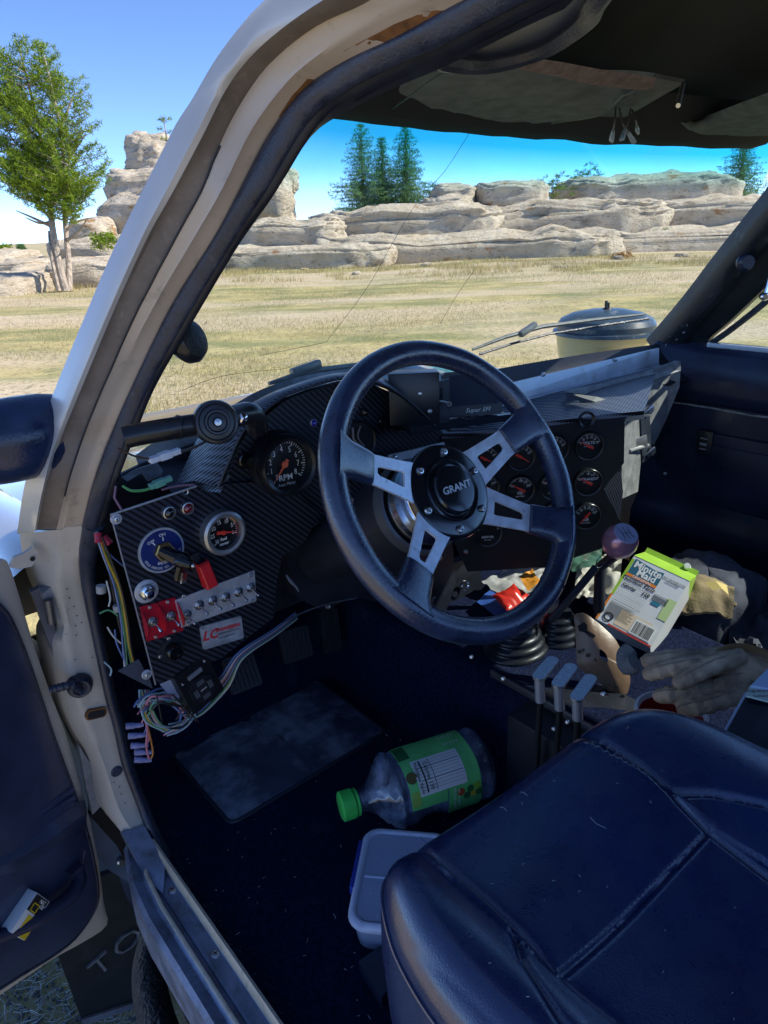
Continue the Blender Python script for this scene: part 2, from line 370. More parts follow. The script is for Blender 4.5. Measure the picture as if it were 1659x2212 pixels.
def big_pine():
    D = 22.0; g = lambda x, y, o=0: at(x, y, dep=D + o)
    w = B(); base = at(142, 628, dep=D); base.z -= .1
    t1 = smooth_pts([g(143, 632), g(128, 575), g(113, 490), g(106, 420, .2), g(92, 320, .3), g(66, 200, .2), g(40, 100, 0)], 5)
    t2 = smooth_pts([g(150, 630, .1), g(148, 560, .3), g(141, 480, .5), g(140, 380, .5), g(130, 280, .3), g(112, 190), g(95, 120)], 5)
    w.tube(t1, [.135 - .115 * i / len(t1) for i in range(len(t1))], 9); w.tube(t2, [.105 - .088 * i / len(t2) for i in range(len(t2))], 9)
    w.tube(smooth_pts([g(128, 630, -.1), g(112, 560, -.1), g(106, 500, .1)], 4), [.08, .07, .065, .06, .06, .055, .05, .05, .04], 7)
    for a in ([(112, 490), (70, 470), (35, 455)], [(108, 470), (80, 440), (40, 400)], [(140, 500), (165, 480), (200, 470)], [(106, 430), (60, 400), (10, 380)], [(140, 420), (175, 400), (215, 390)], [(100, 360), (60, 330), (20, 320)], [(138, 360), (165, 320), (185, 290)],
              [(110, 480), (85, 482), (55, 470)], [(143, 520), (170, 500), (190, 470)], [(92, 320), (50, 260), (20, 230)], [(128, 280), (150, 230), (160, 200)], [(106, 440), (130, 400), (160, 380)]):
        o = random.uniform(-1, 1); w.tube(smooth_pts([g(*a[0], .2), g(*a[1], .2 + o * .5), g(*a[2], .2 + o)], 4), [.055, .05, .045, .04, .036, .03, .025, .02, .014], 6)
    v, f = [], []; vr = _rt
    for (x0, y0), (x1, y1), Rm, lo_, sd in (((104, 458), (38, 86), 1.45, .05, 1), ((140, 470), (94, 95), 1.4, .04, 2), ((142, 478), (160, 168), 1.4, .0, 3), ((90, 455), (-30, 160), 1.7, .0, 4), ((150, 486), (226, 345), 1.0, .0, 5), ((60, 452), (8, 110), 1.0, .1, 6)):
        random.seed(40 + sd); p0, p1 = g(x0, y0, .4 * math.sin(sd * 2.1)), g(x1, y1, .5 * math.sin(sd * 3.7)); Hh = (p1 - p0).length; lv = int(Hh / .17)
        for i in range(lv):
            t = lo_ + (1 - lo_) * (i + random.uniform(-.3, .3)) / lv; t = min(.995, max(0, t)); c0 = p0.lerp(p1, t); nb = 7 if t < .8 else 5
            for q in range(nb):
                a = 6.283 * q / nb + i * 2.4 + random.uniform(-.3, .3); L_ = (Rm * (1 - t) ** .62 * random.uniform(.45, 1.15) + .10) * (.6 + .4 * min(1, t / .12)); d = V((math.cos(a), math.sin(a), .34)).normalized(); st_ = max(2, int(L_ / .16))
                if random.random() < .12 or noise.noise(c0 * 1.1 + d * L_ * 1.2) < -.12: continue
                if L_ > .45: w.tube([c0, c0 + d * L_ * .9], [.018, .005], 4)
                for k in range(st_):
                    s_ = (k + 1) / st_
                    if s_ < .30 and L_ > .6: continue
                    tuft(v, f, c0 + d * L_ * s_ + V((0, 0, .10 * s_ * s_)), .10 + .05 * (1 - s_), 22, .12, .011, .5)
    return plant('pine_tree', 'tall bright green two-stemmed pine at the left edge of the photo', 'tree', base, (v, f), NEEDLE, w)
big_pine()
def conifer(label, x, ytop, yfoot, half, dep, seed, group='dark firs behind the ridge'):
    random.seed(seed); k = dep / FPX * S; base = at(x, yfoot, dep=dep); H = (yfoot - ytop) * k; Rm = half * k
    w = B(); w.tube([base + V((0, 0, -.6)), base + V((0, 0, H * .5)), base + V((.03, 0, H))], [H * .022, H * .014, .012], 7)
    v, f = [], []; lv = 26
    for i in range(lv):
        t = .04 + .94 * i / (lv - 1); z = H * t; rr = Rm * (1 - t) ** .6 * random.uniform(.72, 1.15) + .05; nb = max(4, int(13 * (1 - t) + 4))
        for j in range(nb):
            a = 6.283 * j / nb + random.uniform(-.4, .4) + i; L_ = rr * random.uniform(.5, 1.2); st = max(3, int(L_ / .17))
            for q in range(st):
                s_ = (q + .6) / st; c = base + V((math.cos(a) * L_ * s_, math.sin(a) * L_ * s_, z - .16 * L_ * s_ + .10 * L_ * s_ * s_))
                tuft(v, f, c, .11 + .08 * (1 - s_), 9, .17, .016, .1)
    return plant('fir_tree', label, 'tree', base, (v, f), FIRN, w, group)
conifer('left fir of the three behind the ridge', 787, 292, 476, 82, 48, 5)
conifer('shorter middle fir of the three behind the ridge', 829, 316, 468, 56, 49, 6)
conifer('right fir of the three behind the ridge', 879, 294, 464, 78, 48, 7)
conifer('single fir at the right end of the ridge', 1588, 312, 458, 72, 50, 8)
conifer('small fir tip beyond the ledge left of the pine', 50, 532, 556, 6, 45, 9, 'small firs at the far left')
def shrub(name, label, x, y, rx, ry, dep, n, seed, mat, cat='shrub', group=None, stem=True):
    random.seed(seed); k = dep / FPX * S; c0 = at(x, y, dep=dep); v, f = [], []
    w = B(); base = at(x, y + ry, dep=dep)
    for i in range(n):
        d = V((random.gauss(0, .5) * rx * k, random.gauss(0, .5) * rx * k, max(-1, min(1.4, random.gauss(0, .5))) * ry * k)); c = c0 + d
        tuft(v, f, c, .16, 26, .11, .02)
        if i % 5 == 0: w.tube([base, base.lerp(c, .6) + V((0, 0, .05)), c], [.025, .018, .008], 5)
    return plant(name, label, cat, base, (v, f), mat, w, group)
shrub('shrub', 'large green shrub on the crest between two boulders', 1203, 410, 30, 28, 43, 60, 21, SHRUB, group='shrubs on the ridge')
shrub('shrub', 'dark green shrub growing behind the crest, tallest of the shrubs', 1268, 384, 34, 20, 46, 60, 22, FIRN, group='shrubs on the ridge')
shrub('shrub', 'small bright green shrub on the right middle ledge', 1420, 508, 17, 10, 36.5, 24, 23, SHRUB, group='shrubs on the ridge')
shrub('dry_bush', 'rust coloured dry bush at the foot of the ridge', 1342, 562, 22, 20, 30.5, 40, 24, DRYSH, group='shrubs on the ridge')
shrub('shrub', 'little shrub beside the right fir of the three', 930, 418, 12, 14, 45, 16, 25, FIRN, group='shrubs on the ridge')
shrub('shrub', 'bright green seedling pine right of the trunks', 225, 520, 24, 18, 27, 40, 26, NEEDLE, group='shrubs by the rock tower')
shrub('shrub', 'green bush low at the left edge behind the pine', 5, 545, 26, 24, 33, 50, 27, NEEDLE, group='shrubs by the rock tower')
shrub('shrub', 'olive shrub clinging to the rock tower', 362, 345, 14, 26, 41, 26, 28, SHRUB, group='shrubs by the rock tower')
def sapling():
    random.seed(3); dep = 41; g = lambda x, y: at(x, y, dep=dep); w = B(); v, f = [], []
    w.tube(smooth_pts([g(366, 350), g(362, 310), g(357, 280), g(352, 252)], 4), [.06] * 4 + [.05] * 4 + [.03] * 5, 6)
    for x0, y0, x1, y1 in ((357, 285, 345, 278), (358, 290, 368, 284), (360, 305, 350, 300), (355, 265, 345, 258), (354, 262, 366, 256), (361, 312, 372, 305)):
        w.tube([g(x0, y0), g(x1, y1)], [.025, .01], 5); tuft(v, f, g(x1, y1), .16, 30, .12, .02)
    for y in (254, 262, 300, 320, 330): tuft(v, f, g(352 + (y - 252) * .16, y), .2, 30, .12, .02)
    plant('sapling', 'thin sapling standing on top of the rock tower', 'tree', g(366, 350), (v, f), NEEDLE, w)
sapling()
random.seed(15)
for i in range(9):
    px_, d_ = (-20, 250, 640, 760, 905, 1080, 1215, 1330, 1455)[i] + random.uniform(-25, 25), random.uniform(25, 30.5); q = at(px_, 560, dep=d_); hh_ = random.uniform(4, 9); yb = None
    lo2, hi2 = 480, 900
    for _ in range(30):
        mid = (lo2 + hi2) / 2
        if at(px_, mid, dep=d_).z > GZ: lo2 = mid
        else: hi2 = mid
    boulder(('first', 'second', 'third', 'fourth', 'fifth', 'sixth', 'seventh', 'eighth', 'ninth')[i] + ' from the left of the loose stones lying in the grass before the rocks', px_ - hh_ * 1.6, lo2 - hh_, px_ + hh_ * 1.6, lo2 + hh_ * .5, d_, random.uniform(.5, 1.2), 200 + i * 1.7, .7, .3, 0, group='loose stones in the grass', name='stone', small=True)
random.seed(5)
# ================================================================== the truck: materials
def mat_paint():
    m = pbr('grey_beige_paint', (.50, .41, .33), .38, var=.06, vs=9, spec=.5, coat=.25, rvar=.06, dirt=(.20, .165, .13), dscale=38, damt=.15, bump=.08, bs=60, bdist=.004); return m
PAINT = mat_paint()
PAINTLT = pbr('pale_door_frame_paint', (.50, .44, .37), .45, var=.08, vs=14, dirt=(.10, .09, .08), dscale=70, damt=.08, spec=.4)
ROOFSKIN = pbr('silver_blue_paint', (.52, .50, .48), .3, metal=.0, coat=.5, var=.05, vs=20)
CHANNEL = pbr('dusty_sealer', (.17, .14, .12), .75, var=.22, vs=26, bump=.35, bs=160, dirt=(.30, .26, .22), dscale=60, damt=.2)
RUSTY = pbr('rusted_edge', (.20, .085, .025), .9, var=.6, vs=60, bump=.7, bs=150, dirt=(.02, .012, .008), dscale=60, damt=.35)
RUBBER = pbr('black_rubber', (.026, .032, .055), .36, var=.3, vs=60, bump=.35, bs=420, rvar=.1, dirt=(.09, .09, .11), dscale=45, damt=.12)
RUBDUST = pbr('dusty_rubber_edge', (.035, .035, .045), .6, var=.4, vs=90, bump=.4, bs=500)
BLACK = pbr('black_trim', (.009, .011, .020), .5, var=.4, vs=40, bump=.2, bs=500)
MATTE = pbr('matte_black', (.004, .0045, .008), .75, var=.3, vs=30)
VINYL = pbr('black_vinyl', (.020, .027, .060), .34, var=.3, vs=12, bump=.25, bs=380, bdist=.001, rvar=.08, dirt=(.05, .055, .075), dscale=22, damt=.1)
CARPET = pbr('navy_black_carpet', (.011, .017, .052), .95, var=.5, vs=180, bump=1, bs=500, bdist=.006, spec=.08, dirt=(.045, .06, .11), dscale=9, damt=.2)
ALU = pbr('brushed_aluminium', (.44, .46, .51), .46, metal=.35, var=.12, vs=60, rvar=.1, stretch=(1, 1, 1), bump=.12, bs=220, dirt=(.22, .22, .24), dscale=70, damt=.12)
ALUDIRTY = pbr('scuffed_sill_metal', (.21, .24, .33), .42, metal=.3, var=.3, vs=28, rvar=.12, dirt=(.10, .095, .10), dscale=36, damt=.45, bump=.3, bs=200)
SILLEDGE = pbr('worn_sill_edge', (.60, .50, .38), .5, metal=.1, var=.25, vs=60, dirt=(.16, .14, .13), dscale=60, damt=.3)
CHROME = pbr('chrome', (.75, .76, .78), .12, metal=1)
STEEL = pbr('zinc_screw', (.55, .55, .56), .3, metal=1, var=.15, vs=200)
FABRIC = pbr('charcoal_visor_cloth', (.17, .195, .19), .9, var=.2, vs=50, bump=.6, bs=900, bdist=.0015, spec=.15)
TAPE = pbr('faded_velcro_strip', (.22, .17, .155), .85, var=.25, vs=120, bump=.5, bs=600, spec=.2)
RED = pbr('red_plastic', (.62, .012, .018), .38, var=.1, vs=60, spec=.5)
REDMETAL = pbr('red_anodised', (.50, .012, .035), .4, metal=.35, var=.15, vs=60)
WHITE = pbr('white_print', (.80, .80, .78), .6)
ORANGE = pbr('orange_needle', (.85, .16, .07), .5)
NEEDRED = pbr('red_needle', (.80, .05, .03), .5)
DIAL = pbr('dial_black', (.004, .004, .005), .45)
BLUEPLATE = pbr('blue_enamel', (.012, .025, .14), .35, var=.15, vs=60)
BRASS = pbr('brass', (.60, .38, .13), .3, metal=1, var=.1, vs=100)
def clear(name, tint=(1, 1, 1), gloss=.06, rough=.03):
    m = bpy.data.materials.new(name); m.use_nodes = True; N = m.node_tree.nodes; L = m.node_tree.links; N.remove(N['Principled BSDF'])
    t = N.new('ShaderNodeBsdfTransparent'); t.inputs[0].default_value = (*tint, 1); g = N.new('ShaderNodeBsdfGlossy'); g.inputs['Roughness'].default_value = rough
    lw = N.new('ShaderNodeLayerWeight'); fr = N.new('ShaderNodeMath'); fr.operation = 'POWER'; fr.inputs[1].default_value = 4; L.new(lw.outputs['Facing'], fr.inputs[0]); ms = N.new('ShaderNodeMixShader'); mu = N.new('ShaderNodeMath'); mu.operation = 'MULTIPLY_ADD'; mu.inputs[1].default_value = .5; mu.inputs[2].default_value = gloss
    L.new(fr.outputs[0], mu.inputs[0]); L.new(mu.outputs[0], ms.inputs[0]); L.new(t.outputs[0], ms.inputs[1]); L.new(g.outputs[0], ms.inputs[2]); L.new(ms.outputs[0], N['Material Output'].inputs[0]); return m
GLASS = clear('window_glass', (.90, .95, .94), .03)
LENS = clear('gauge_lens', (.97, .97, .97), .035, .02)
def mat_carbon(nm='carbon_fibre_vinyl', cell=.0023, lt=(.030, .036, .056)):
    m = pbr(nm, (.02, .02, .03), .33, spec=.6, coat=.0); N, L, b = nodes_of(m)
    tc = N.new('ShaderNodeTexCoord'); sp = N.new('ShaderNodeSeparateXYZ'); L.new(tc.outputs['Object'], sp.inputs[0])
    def ma(op, a, c=None):
        n = N.new('ShaderNodeMath'); n.operation = op
        for i, q in ((0, a), (1, c)):
            if q is None: continue
            if isinstance(q, (int, float)): n.inputs[i].default_value = q
            else: L.new(q, n.inputs[i])
        return n.outputs[0]
    F_ = 1 / cell
    u = ma('MULTIPLY', ma('ADD', sp.outputs[0], ma('MULTIPLY', sp.outputs[1], .35)), F_); w = ma('MULTIPLY', ma('ADD', sp.outputs[2], ma('MULTIPLY', sp.outputs[1], .9)), F_)
    tw = ma('LESS_THAN', ma('FLOORED_MODULO', ma('ADD', ma('FLOOR', u), ma('FLOOR', w)), 4), 1.5)
    mx = N.new('ShaderNodeMix'); mx.data_type = 'RGBA'; mx.inputs[6].default_value = (.003, .0035, .006, 1); mx.inputs[7].default_value = (*lt, 1); L.new(tw, mx.inputs[0]); L.new(mx.outputs[2], b.inputs['Base Color'])
    mr = N.new('ShaderNodeMapRange'); mr.inputs[3].default_value = .5; mr.inputs[4].default_value = .28; L.new(tw, mr.inputs[0]); L.new(mr.outputs[0], b.inputs['Roughness'])
    ms_ = N.new('ShaderNodeMapRange'); ms_.inputs[3].default_value = .25; ms_.inputs[4].default_value = .62; L.new(tw, ms_.inputs[0]); L.new(ms_.outputs[0], b.inputs['Specular IOR Level'])
    bp = N.new('ShaderNodeBump'); bp.inputs['Strength'].default_value = .5; bp.inputs['Distance'].default_value = .0006; L.new(tw, bp.inputs['Height']); L.new(bp.outputs[0], b.inputs['Normal'])
    return m
CARBON = mat_carbon(); CARBON2 = mat_carbon('skylit_pad_weave', .0034, (.15, .17, .22)); CARBON3 = mat_carbon('skylit_hood_weave', .0022, (.085, .10, .14))  # pad and hood weaves: brighter carbon copies, sky reflection painted into the colour
def mat_windscreen():
    m = clear('tinted_windscreen', (1, 1, 1), .012); [n for n in m.node_tree.nodes if n.type == 'MATH' and n.operation == 'MULTIPLY_ADD'][0].inputs[1].default_value = .22; N = m.node_tree.nodes; L = m.node_tree.links
    t = [n for n in N if n.type == 'BSDF_TRANSPARENT'][0]
    tc = N.new('ShaderNodeTexCoord'); sp = N.new('ShaderNodeSeparateXYZ'); L.new(tc.outputs['Object'], sp.inputs[0])
    cr = N.new('ShaderNodeValToRGB'); e = cr.color_ramp.elements
    mr = N.new('ShaderNodeMapRange'); mr.inputs[1].default_value = .55; mr.inputs[2].default_value = .98; L.new(sp.outputs[2], mr.inputs[0]); L.new(mr.outputs[0], cr.inputs[0])
    e[0].position = .0; e[0].color = (.93, .95, .90, 1); e[1].position = .90; e[1].color = (.05, .58, .60, 1)
    q = e.new(.76); q.color = (.92, .96, .93, 1); q = e.new(.84); q.color = (.36, .82, .86, 1)
    L.new(cr.outputs[0], t.inputs[0])
    # dust film: a thin diffuse layer that thickens in swipes
    nz = N.new('ShaderNodeTexNoise'); nz.inputs['Scale'].default_value = 7; nz.inputs['Detail'].default_value = 8; nz.inputs['Roughness'].default_value = .65; mp = N.new('ShaderNodeMapping'); mp.inputs['Rotation'].default_value = (0, .6, .3); mp.inputs['Scale'].default_value = (1, 1, 2.2); L.new(tc.outputs['Object'], mp.inputs[0]); L.new(mp.outputs[0], nz.inputs['Vector'])
    m2 = N.new('ShaderNodeMapRange'); m2.inputs[1].default_value = .45; m2.inputs[2].default_value = .75; m2.inputs[3].default_value = .015; m2.inputs[4].default_value = .15; L.new(nz.outputs['Fac'], m2.inputs[0])
    d = N.new('ShaderNodeBsdfDiffuse'); d.inputs[0].default_value = (.7, .68, .6, 1); tl = N.new('ShaderNodeBsdfTranslucent'); tl.inputs[0].default_value = (.7, .68, .6, 1); ad = N.new('ShaderNodeMixShader'); L.new(d.outputs[0], ad.inputs[1]); L.new(tl.outputs[0], ad.inputs[2])
    out = N['Material Output']; prev = out.inputs[0].links[0].from_socket; mx = N.new('ShaderNodeMixShader'); L.new(m2.outputs[0], mx.inputs[0]); L.new(prev, mx.inputs[1]); L.new(ad.outputs[0], mx.inputs[2]); L.new(mx.outputs[0], out.inputs[0])
    return m

# ================================================================== the truck: body
XC = .66                                           # middle of the cab
TR = thing('pickup_truck', (XC, -.3, GZ), 'dusty pickup truck cab seen through its open driver door, stripped black rally interior', 'truck')
def P(b, name, mat, label=None, parent=TR, **k): return b.build(name, mat, parent, label, **k)

# ---- door pillar and jamb as one lofted pressing, curve by curve
st = [[(645, -60), (800, -50), (870, -45), (1010, -45), (1110, -50), (1290, -50)],
      [(595, 0), (700, 0), (790, 0), (895, 8), (1000, 2), (1185, 0)],
      [(550, 62), (606, 65), (690, 48), (790, 60), (862, 78), (1010, 90)],
      [(500, 145), (540, 125), (605, 115), (690, 125), (750, 130), (880, 148)],
      [(460, 205), (488, 195), (545, 185), (620, 185), (665, 188), (780, 200)],
      [(415, 290), (440, 290), (487, 285), (545, 285), (590, 280), (692, 262)],
      [(350, 415), (374, 415), (432, 415), (480, 415), (520, 410), (598, 410)],
      [(300, 515), (318, 515), (378, 515), (422, 515), (462, 515), (524, 515)],
      [(235, 663), (250, 663), (300, 663), (335, 663), (370, 663), (435, 663)],
      [(164, 830), (180, 830), (225, 830), (249, 830), (288, 830), (338, 830)],
      [(125, 940), (135, 940), (180, 940), (203, 940), (240, 940), (292, 940)],
      [(95, 1045), (100, 1045), (146, 1045), (166, 1045), (203, 1040), (254, 1040)],
      [(74, 1150), (80, 1145), (122, 1145), (140, 1140), (178, 1135), (222, 1138)]]
X0 = [-.062, -.055, -.036, -.022, -.006, .014]
JY = [(.365, .36, .345, .335, .318, .30)]
curves = [[] for _ in range(6)]
for i, row in enumerate(st):
    for c, (px, py) in enumerate(row):
        curves[c].append(at(px, py, y=JY[0][c]) if i == 12 else atp(px, py, X0[c]))
curves = [smooth_pts(c, 4) for c in curves]
NST = len(curves[0]); pn = V((.35, .6, -.3)).normalized()
def between(a, b, t, depth=0, i=None):
    p = a.lerp(b, t); return p + pn * depth
rows = [[] for _ in range(NST)]
skin = B(); rows = []
for i in range(NST):
    A_, Bc = curves[0][i], curves[1][i]
    rows.append([A_ + V((-.01, .05, -.015)), A_ + V((-.004, .018, -.004)), A_, A_.lerp(Bc, .45) - pn * .003, Bc])
P(skin.loft(rows), 'roof_side', ROOFSKIN, 'silver blue outer roof and pillar skin', ang=60)
ch = B(); rows = []
for i in range(NST):
    Bc, Cc = curves[1][i], curves[2][i]; w = (Cc - Bc)
    rows.append([Bc - pn * .0005, Bc + w * .06 + pn * .005, Bc + w * .5 + pn * (.006 + .0008 * noise.noise(Bc * 40)), Bc + w * .93 + pn * .0035, Cc + pn * .0035, Cc + w * .03 + pn * .007])
P(ch.loft(rows), 'drip_channel', CHANNEL, 'dusty brown sealed channel along the pillar', ang=50)
pl = B(); rows = []
for i in range(NST):
    Cc, D, E_ = curves[2][i], curves[3][i], curves[4][i]; j = (E_ - D)
    rows.append([Cc + pn * .009, Cc - pn * .0002, Cc.lerp(D, .25) - pn * .0015, Cc.lerp(D, .75) - pn * .002, D - pn * .0045, D + j * .12 - pn * .001, D.lerp(E_, .5) + pn * .0015, E_ + pn * .002, E_ + j * .35 + pn * .004])
pillar = P(pl.loft(rows), 'door_pillar', PAINT, 'grey beige windscreen pillar', ang=55)
rs = B(); rows = []                                # rust eating the edge next to the seal at the top
for i in range(1, 20):
    D, E_ = curves[3][i], curves[4][i]; t0 = .45 + .45 * abs((i - 10) / 9.5) ** 2 + .10 * noise.noise(V((i * .9, 3, 1))); t0 = min(t0, .98)
    rows.append([D.lerp(E_, t0) - pn * .0005, D.lerp(E_, t0 + (1 - t0) * .5) - pn * .0012, E_ - pn * .0012])
P(rs.loft(rows), 'rust_patch', RUSTY, 'orange rust along the upper pillar edge', pillar, ang=80)
cr = B(); cr.tube([curves[2][i] + (curves[3][i] - curves[2][i]) * (.03 + .05 * noise.noise(V((i * .7, 0, 0)))) - pn * .0012 for i in range(21, 46)], .0011, 5); P(cr, 'sealer_crack', BLACK, 'dark crack along the sealer', pillar)
# lower jamb
lo = [[(74, 1150), (122, 1145), (140, 1140), (178, 1135)],
      [(76, 1200), (116, 1200), (136, 1200), (171, 1200)],
      [(88, 1262), (118, 1265), (140, 1265), (177, 1260)],
      [(120, 1345), (138, 1345), (156, 1345), (193, 1340)],
      [(108, 1392), (136, 1392), (160, 1395), (205, 1395)],
      [(130, 1500), (160, 1500), (182, 1500), (228, 1500)],
      [(156, 1570), (182, 1570), (204, 1570), (247, 1570)],
      [(200, 1650), (216, 1650), (232, 1650), (266, 1650)],
      [(228, 1745), (246, 1742), (262, 1740), (299, 1740)],
      [(262, 1797), (276, 1794), (290, 1790), (314, 1782)]]
ly = [(.365, .345, .335, .318), (.40, .37, .36, .35), (.41, .375, .372, .37), (.41, .378, .376, .374), (.405, .376, .374, .372), (.40, .372, .37, .368), (.395, .37, .367, .365), (.385, .363, .36, .358), (.36, .348, .345, .343), (.335, .33, .328, .326)]
lc = [smooth_pts([at(*lo[i][c], y=ly[i][c]) for i in range(len(lo))], 5) for c in range(4)]
rows = []
for i in range(len(lc[0])):
    a, m1, m2, e = (c[i] for c in lc)
    rows.append([a + V((-.004, .05, 0)), a + V((-.001, .012, 0)), a, m1, m1.lerp(m2, .5) + V((0, -.0025, 0)), m2, m2.lerp(e, .5), e, e + V((.012, .006, 0))])
jamb = P(B().loft(rows), 'door_jamb', PAINTLT, 'pale painted front door jamb', ang=50)
def jpt(px, py, y): return at(px, py, y=y)
b = B(); q = jpt(208, 1542, .364); b.prism(frame(q, (0, -1, 0)) @ RZ(-14), rrect(.024, .011, .004), -.004, .0015); P(b, 'striker_slot', BLACK, 'rust-edged slot in the jamb', jamb)
b = B(); b.prism(frame(q, (0, -1, 0)) @ RZ(-14), rrect(.029, .015, .006), -.005, .0007); P(b, 'slot_rust_rim', RUSTY, None, jamb)
b = B(); b.lathe(frame(jpt(252, 1667, .357), (0, -1, 0)), [(0, .002), (.007, .002), (.0085, .0005), (.0085, -.003)], 16); P(b, 'jamb_plug', RUBBER, None, jamb)
b = B()
for x, y, yy in ((123, 1255, .375), (128, 1262, .375), (139, 1262, .374), (145, 1272, .374), (150, 1292, .374), (160, 1310, .373), (166, 1330, .373), (163, 1352, .373), (165, 1372, .373), (176, 1345, .373), (200, 1420, .371), (162, 1425, .371), (168, 1455, .37), (258, 1700, .352), (270, 1735, .346), (262, 1715, .35), (246, 1690, .353)):
    b.disc(frame(jpt(x, y, yy - .0022), (0, -1, 0)), .0011, n=7)
P(b, 'paint_chip', BLACK, 'scatter of dark paint chips', jamb, smooth=False, kind='stuff')
# rubber grommet with the wiring boot into the door
g0 = jpt(172, 1482, .367); b = B(); b.lathe(frame(g0, (-.25, -.95, 0)), [(0, .006), (.006, .006), (.009, .009), (.013, .009), (.016, .004), (.0175, -.004)], 24); gm = P(b, 'wiring_grommet', RUBBER, 'black rubber wiring grommet on the jamb')
b = B(); b.tube(smooth_pts([g0 + V((-.002, -.012, .001)), at(155, 1480, y=.35), at(132, 1484, y=.352), at(112, 1490, y=.36)], 5), [.005 + .0012 * (i % 2) for i in range(16)], 10); P(b, 'boot', RUBBER, None, gm)
# rubber seal round the opening
sealc = [curves[4][i].lerp(curves[5][i], .5) for i in range(NST)]
rows = []
for i in range(NST):
    e, f_ = curves[4][i], curves[5][i]; d = (f_ - e); L_ = d.length; c = e.lerp(f_, .47); tang = (curves[4][min(i + 1, NST - 1)] - curves[4][max(i - 1, 0)]).normalized(); nrm = d.normalized().cross(tang)
    if nrm.dot(CAM - c) < 0: nrm = -nrm
    rr = []
    for a in range(13):
        th = math.pi * a / 12; wob = 1 + .04 * noise.noise(c * 60 + V((a, 0, 0)))
        rr.append(c - d * (.50 * math.cos(th)) * (1.0 if th < 1.57 else .62) + nrm * (L_ * .26 * math.sin(th) ** .8 * wob))
    rows.append(rr)
P(B().loft(rows), 'door_seal', RUBBER, 'fat black rubber seal around the door opening', ang=60)
rows = []
for i in range(NST):
    e, f_ = curves[4][i], curves[5][i]; d = f_ - e
    rows.append([e.lerp(f_, .66) - pn * .003, e.lerp(f_, .8) - pn * .004, e.lerp(f_, .97) - pn * .002, f_ + pn * .001, f_ + pn * .02 + V((0, .012, 0))])
P(B().loft(rows), 'seal_lip', BLACK, None, ang=60)
lows = smooth_pts([lc[3][0] + V((.012, -.004, 0))] + [at(x, y, y=yy) for x, y, yy in ((190, 1200, .345), (191, 1262, .362), (204, 1345, .366), (214, 1395, .364), (236, 1500, .36), (255, 1570, .357), (273, 1650, .35), (306, 1740, .335), (322, 1782, .32), (345, 1830, .30), (362, 1866, .275))], 5)
P(B().tube(lows, [.013 - .0065 * min(1, i / 16) for i in range(len(lows))], 10), 'lower_seal', RUBBER, 'thin ribbed black seal down the jamb')
P(B().tube([p + V((.006, .003, .0)) for p in lows], [.008 - .0035 * min(1, i / 16) for i in range(len(lows))], 8), 'seal_backing', BLACK)
# second seal loop and trim under the roof edge
tl = smooth_pts([at(x, y, z=z) for x, y, z in ((1330, -60, .975), (1287, 0, .97), (1263, 42, .968), (1173, 102, .962), (1047, 135, .955), (940, 126, .955), (900, 110, .985))], 5)
P(B().tube(tl, .0085, 9), 'headliner_edge', RUBBER, 'black rolled edge of the headliner')
rows = []
for i, p in enumerate(tl):
    k = min(NST - 1, int(i / (len(tl) - 1) * 17)); q = curves[5][k] + V((.004, 0, -.002)); rows.append([p, p.lerp(q, .5) + V((0, 0, .008)), q])
P(B().loft(rows), 'roof_rail_trim', VINYL, 'dark blue-black vinyl over the roof rail', ang=60)

# ---- sill, floor, cab shell
prof = [(-.060, -.06), (-.058, .004), (-.052, .010), (-.040, .007), (-.036, .012), (-.032, .012), (-.030, .003), (-.024, .003)]
YS = [.335, .30, .26, .2, .1, 0, -.1, -.2, -.3, -.45, -.6, -.9]
def swp(y): return .010 * max(0, (y - .22) / .1) ** 1.5 if y > .22 else 0
sill = P(B().loft([[V((x + swp(y) * 2.0, y, z)) for x, z in prof] for y in YS]), 'door_sill', ALUDIRTY, 'scuffed blue-grey metal door sill', ang=30)
pp = [(-.0245, .0025), (-.0235, .007), (-.021, .0085), (-.007, .0085), (-.0055, .012)]
P(B().loft([[V((x, y, z)) for x, z in pp] for y in YS if y < .31]), 'scuff_plate', ALUDIRTY, 'scuff plate screwed to the sill', sill, ang=30)
ed = [(-.0055, .0118), (-.005, .024), (-.002, .0285), (.0015, .0275), (.0025, .010), (.003, -.01)]
P(B().loft([[V((x, y, z)) for x, z in ed] for y in YS if y < .33]), 'sill_rail', SILLEDGE, 'raised worn edge of the sill', sill, ang=40)
ed2 = [(-.0365, .0122), (-.0345, .0140), (-.0318, .0138), (-.0305, .0110)]
P(B().loft([[V((x + swp(y) * 2, y, z)) for x, z in ed2] for y in YS]), 'sill_bead', SILLEDGE, None, sill, ang=60)
for px, py in ((373, 1923), (466, 2061)):
    p = at(px, py, z=.0086); b = B(); b.lathe(T(*p), [(0, .0022), (.003, .0022), (.0058, .0008), (.0065, -.001)], 18); s_ = P(b, 'screw', STEEL, None, sill)
    b = B(); b.box(T(*(p + V((0, 0, .0022)))) @ RZ(20), .006, .0009, .0008); b.box(T(*(p + V((0, 0, .0022)))) @ RZ(110), .006, .0009, .0008); P(b, 'screw_slot', BLACK, None, sill, smooth=False)
low = [at(263, 1797, y=.332), at(314, 1782, y=.324), at(358, 1866, z=.03), at(330, 1905, z=.012), at(290, 1880, z=0)]
rows = []
P(B().slab([at(263, 1797, y=.330), at(312, 1783, y=.322), at(357, 1868, x=-.004), at(352, 1930, z=.012), at(318, 1900, z=.008)], (0, .012, -.01)), 'jamb_foot', ALUDIRTY, 'scuffed blue-grey foot of the jamb', ang=30)
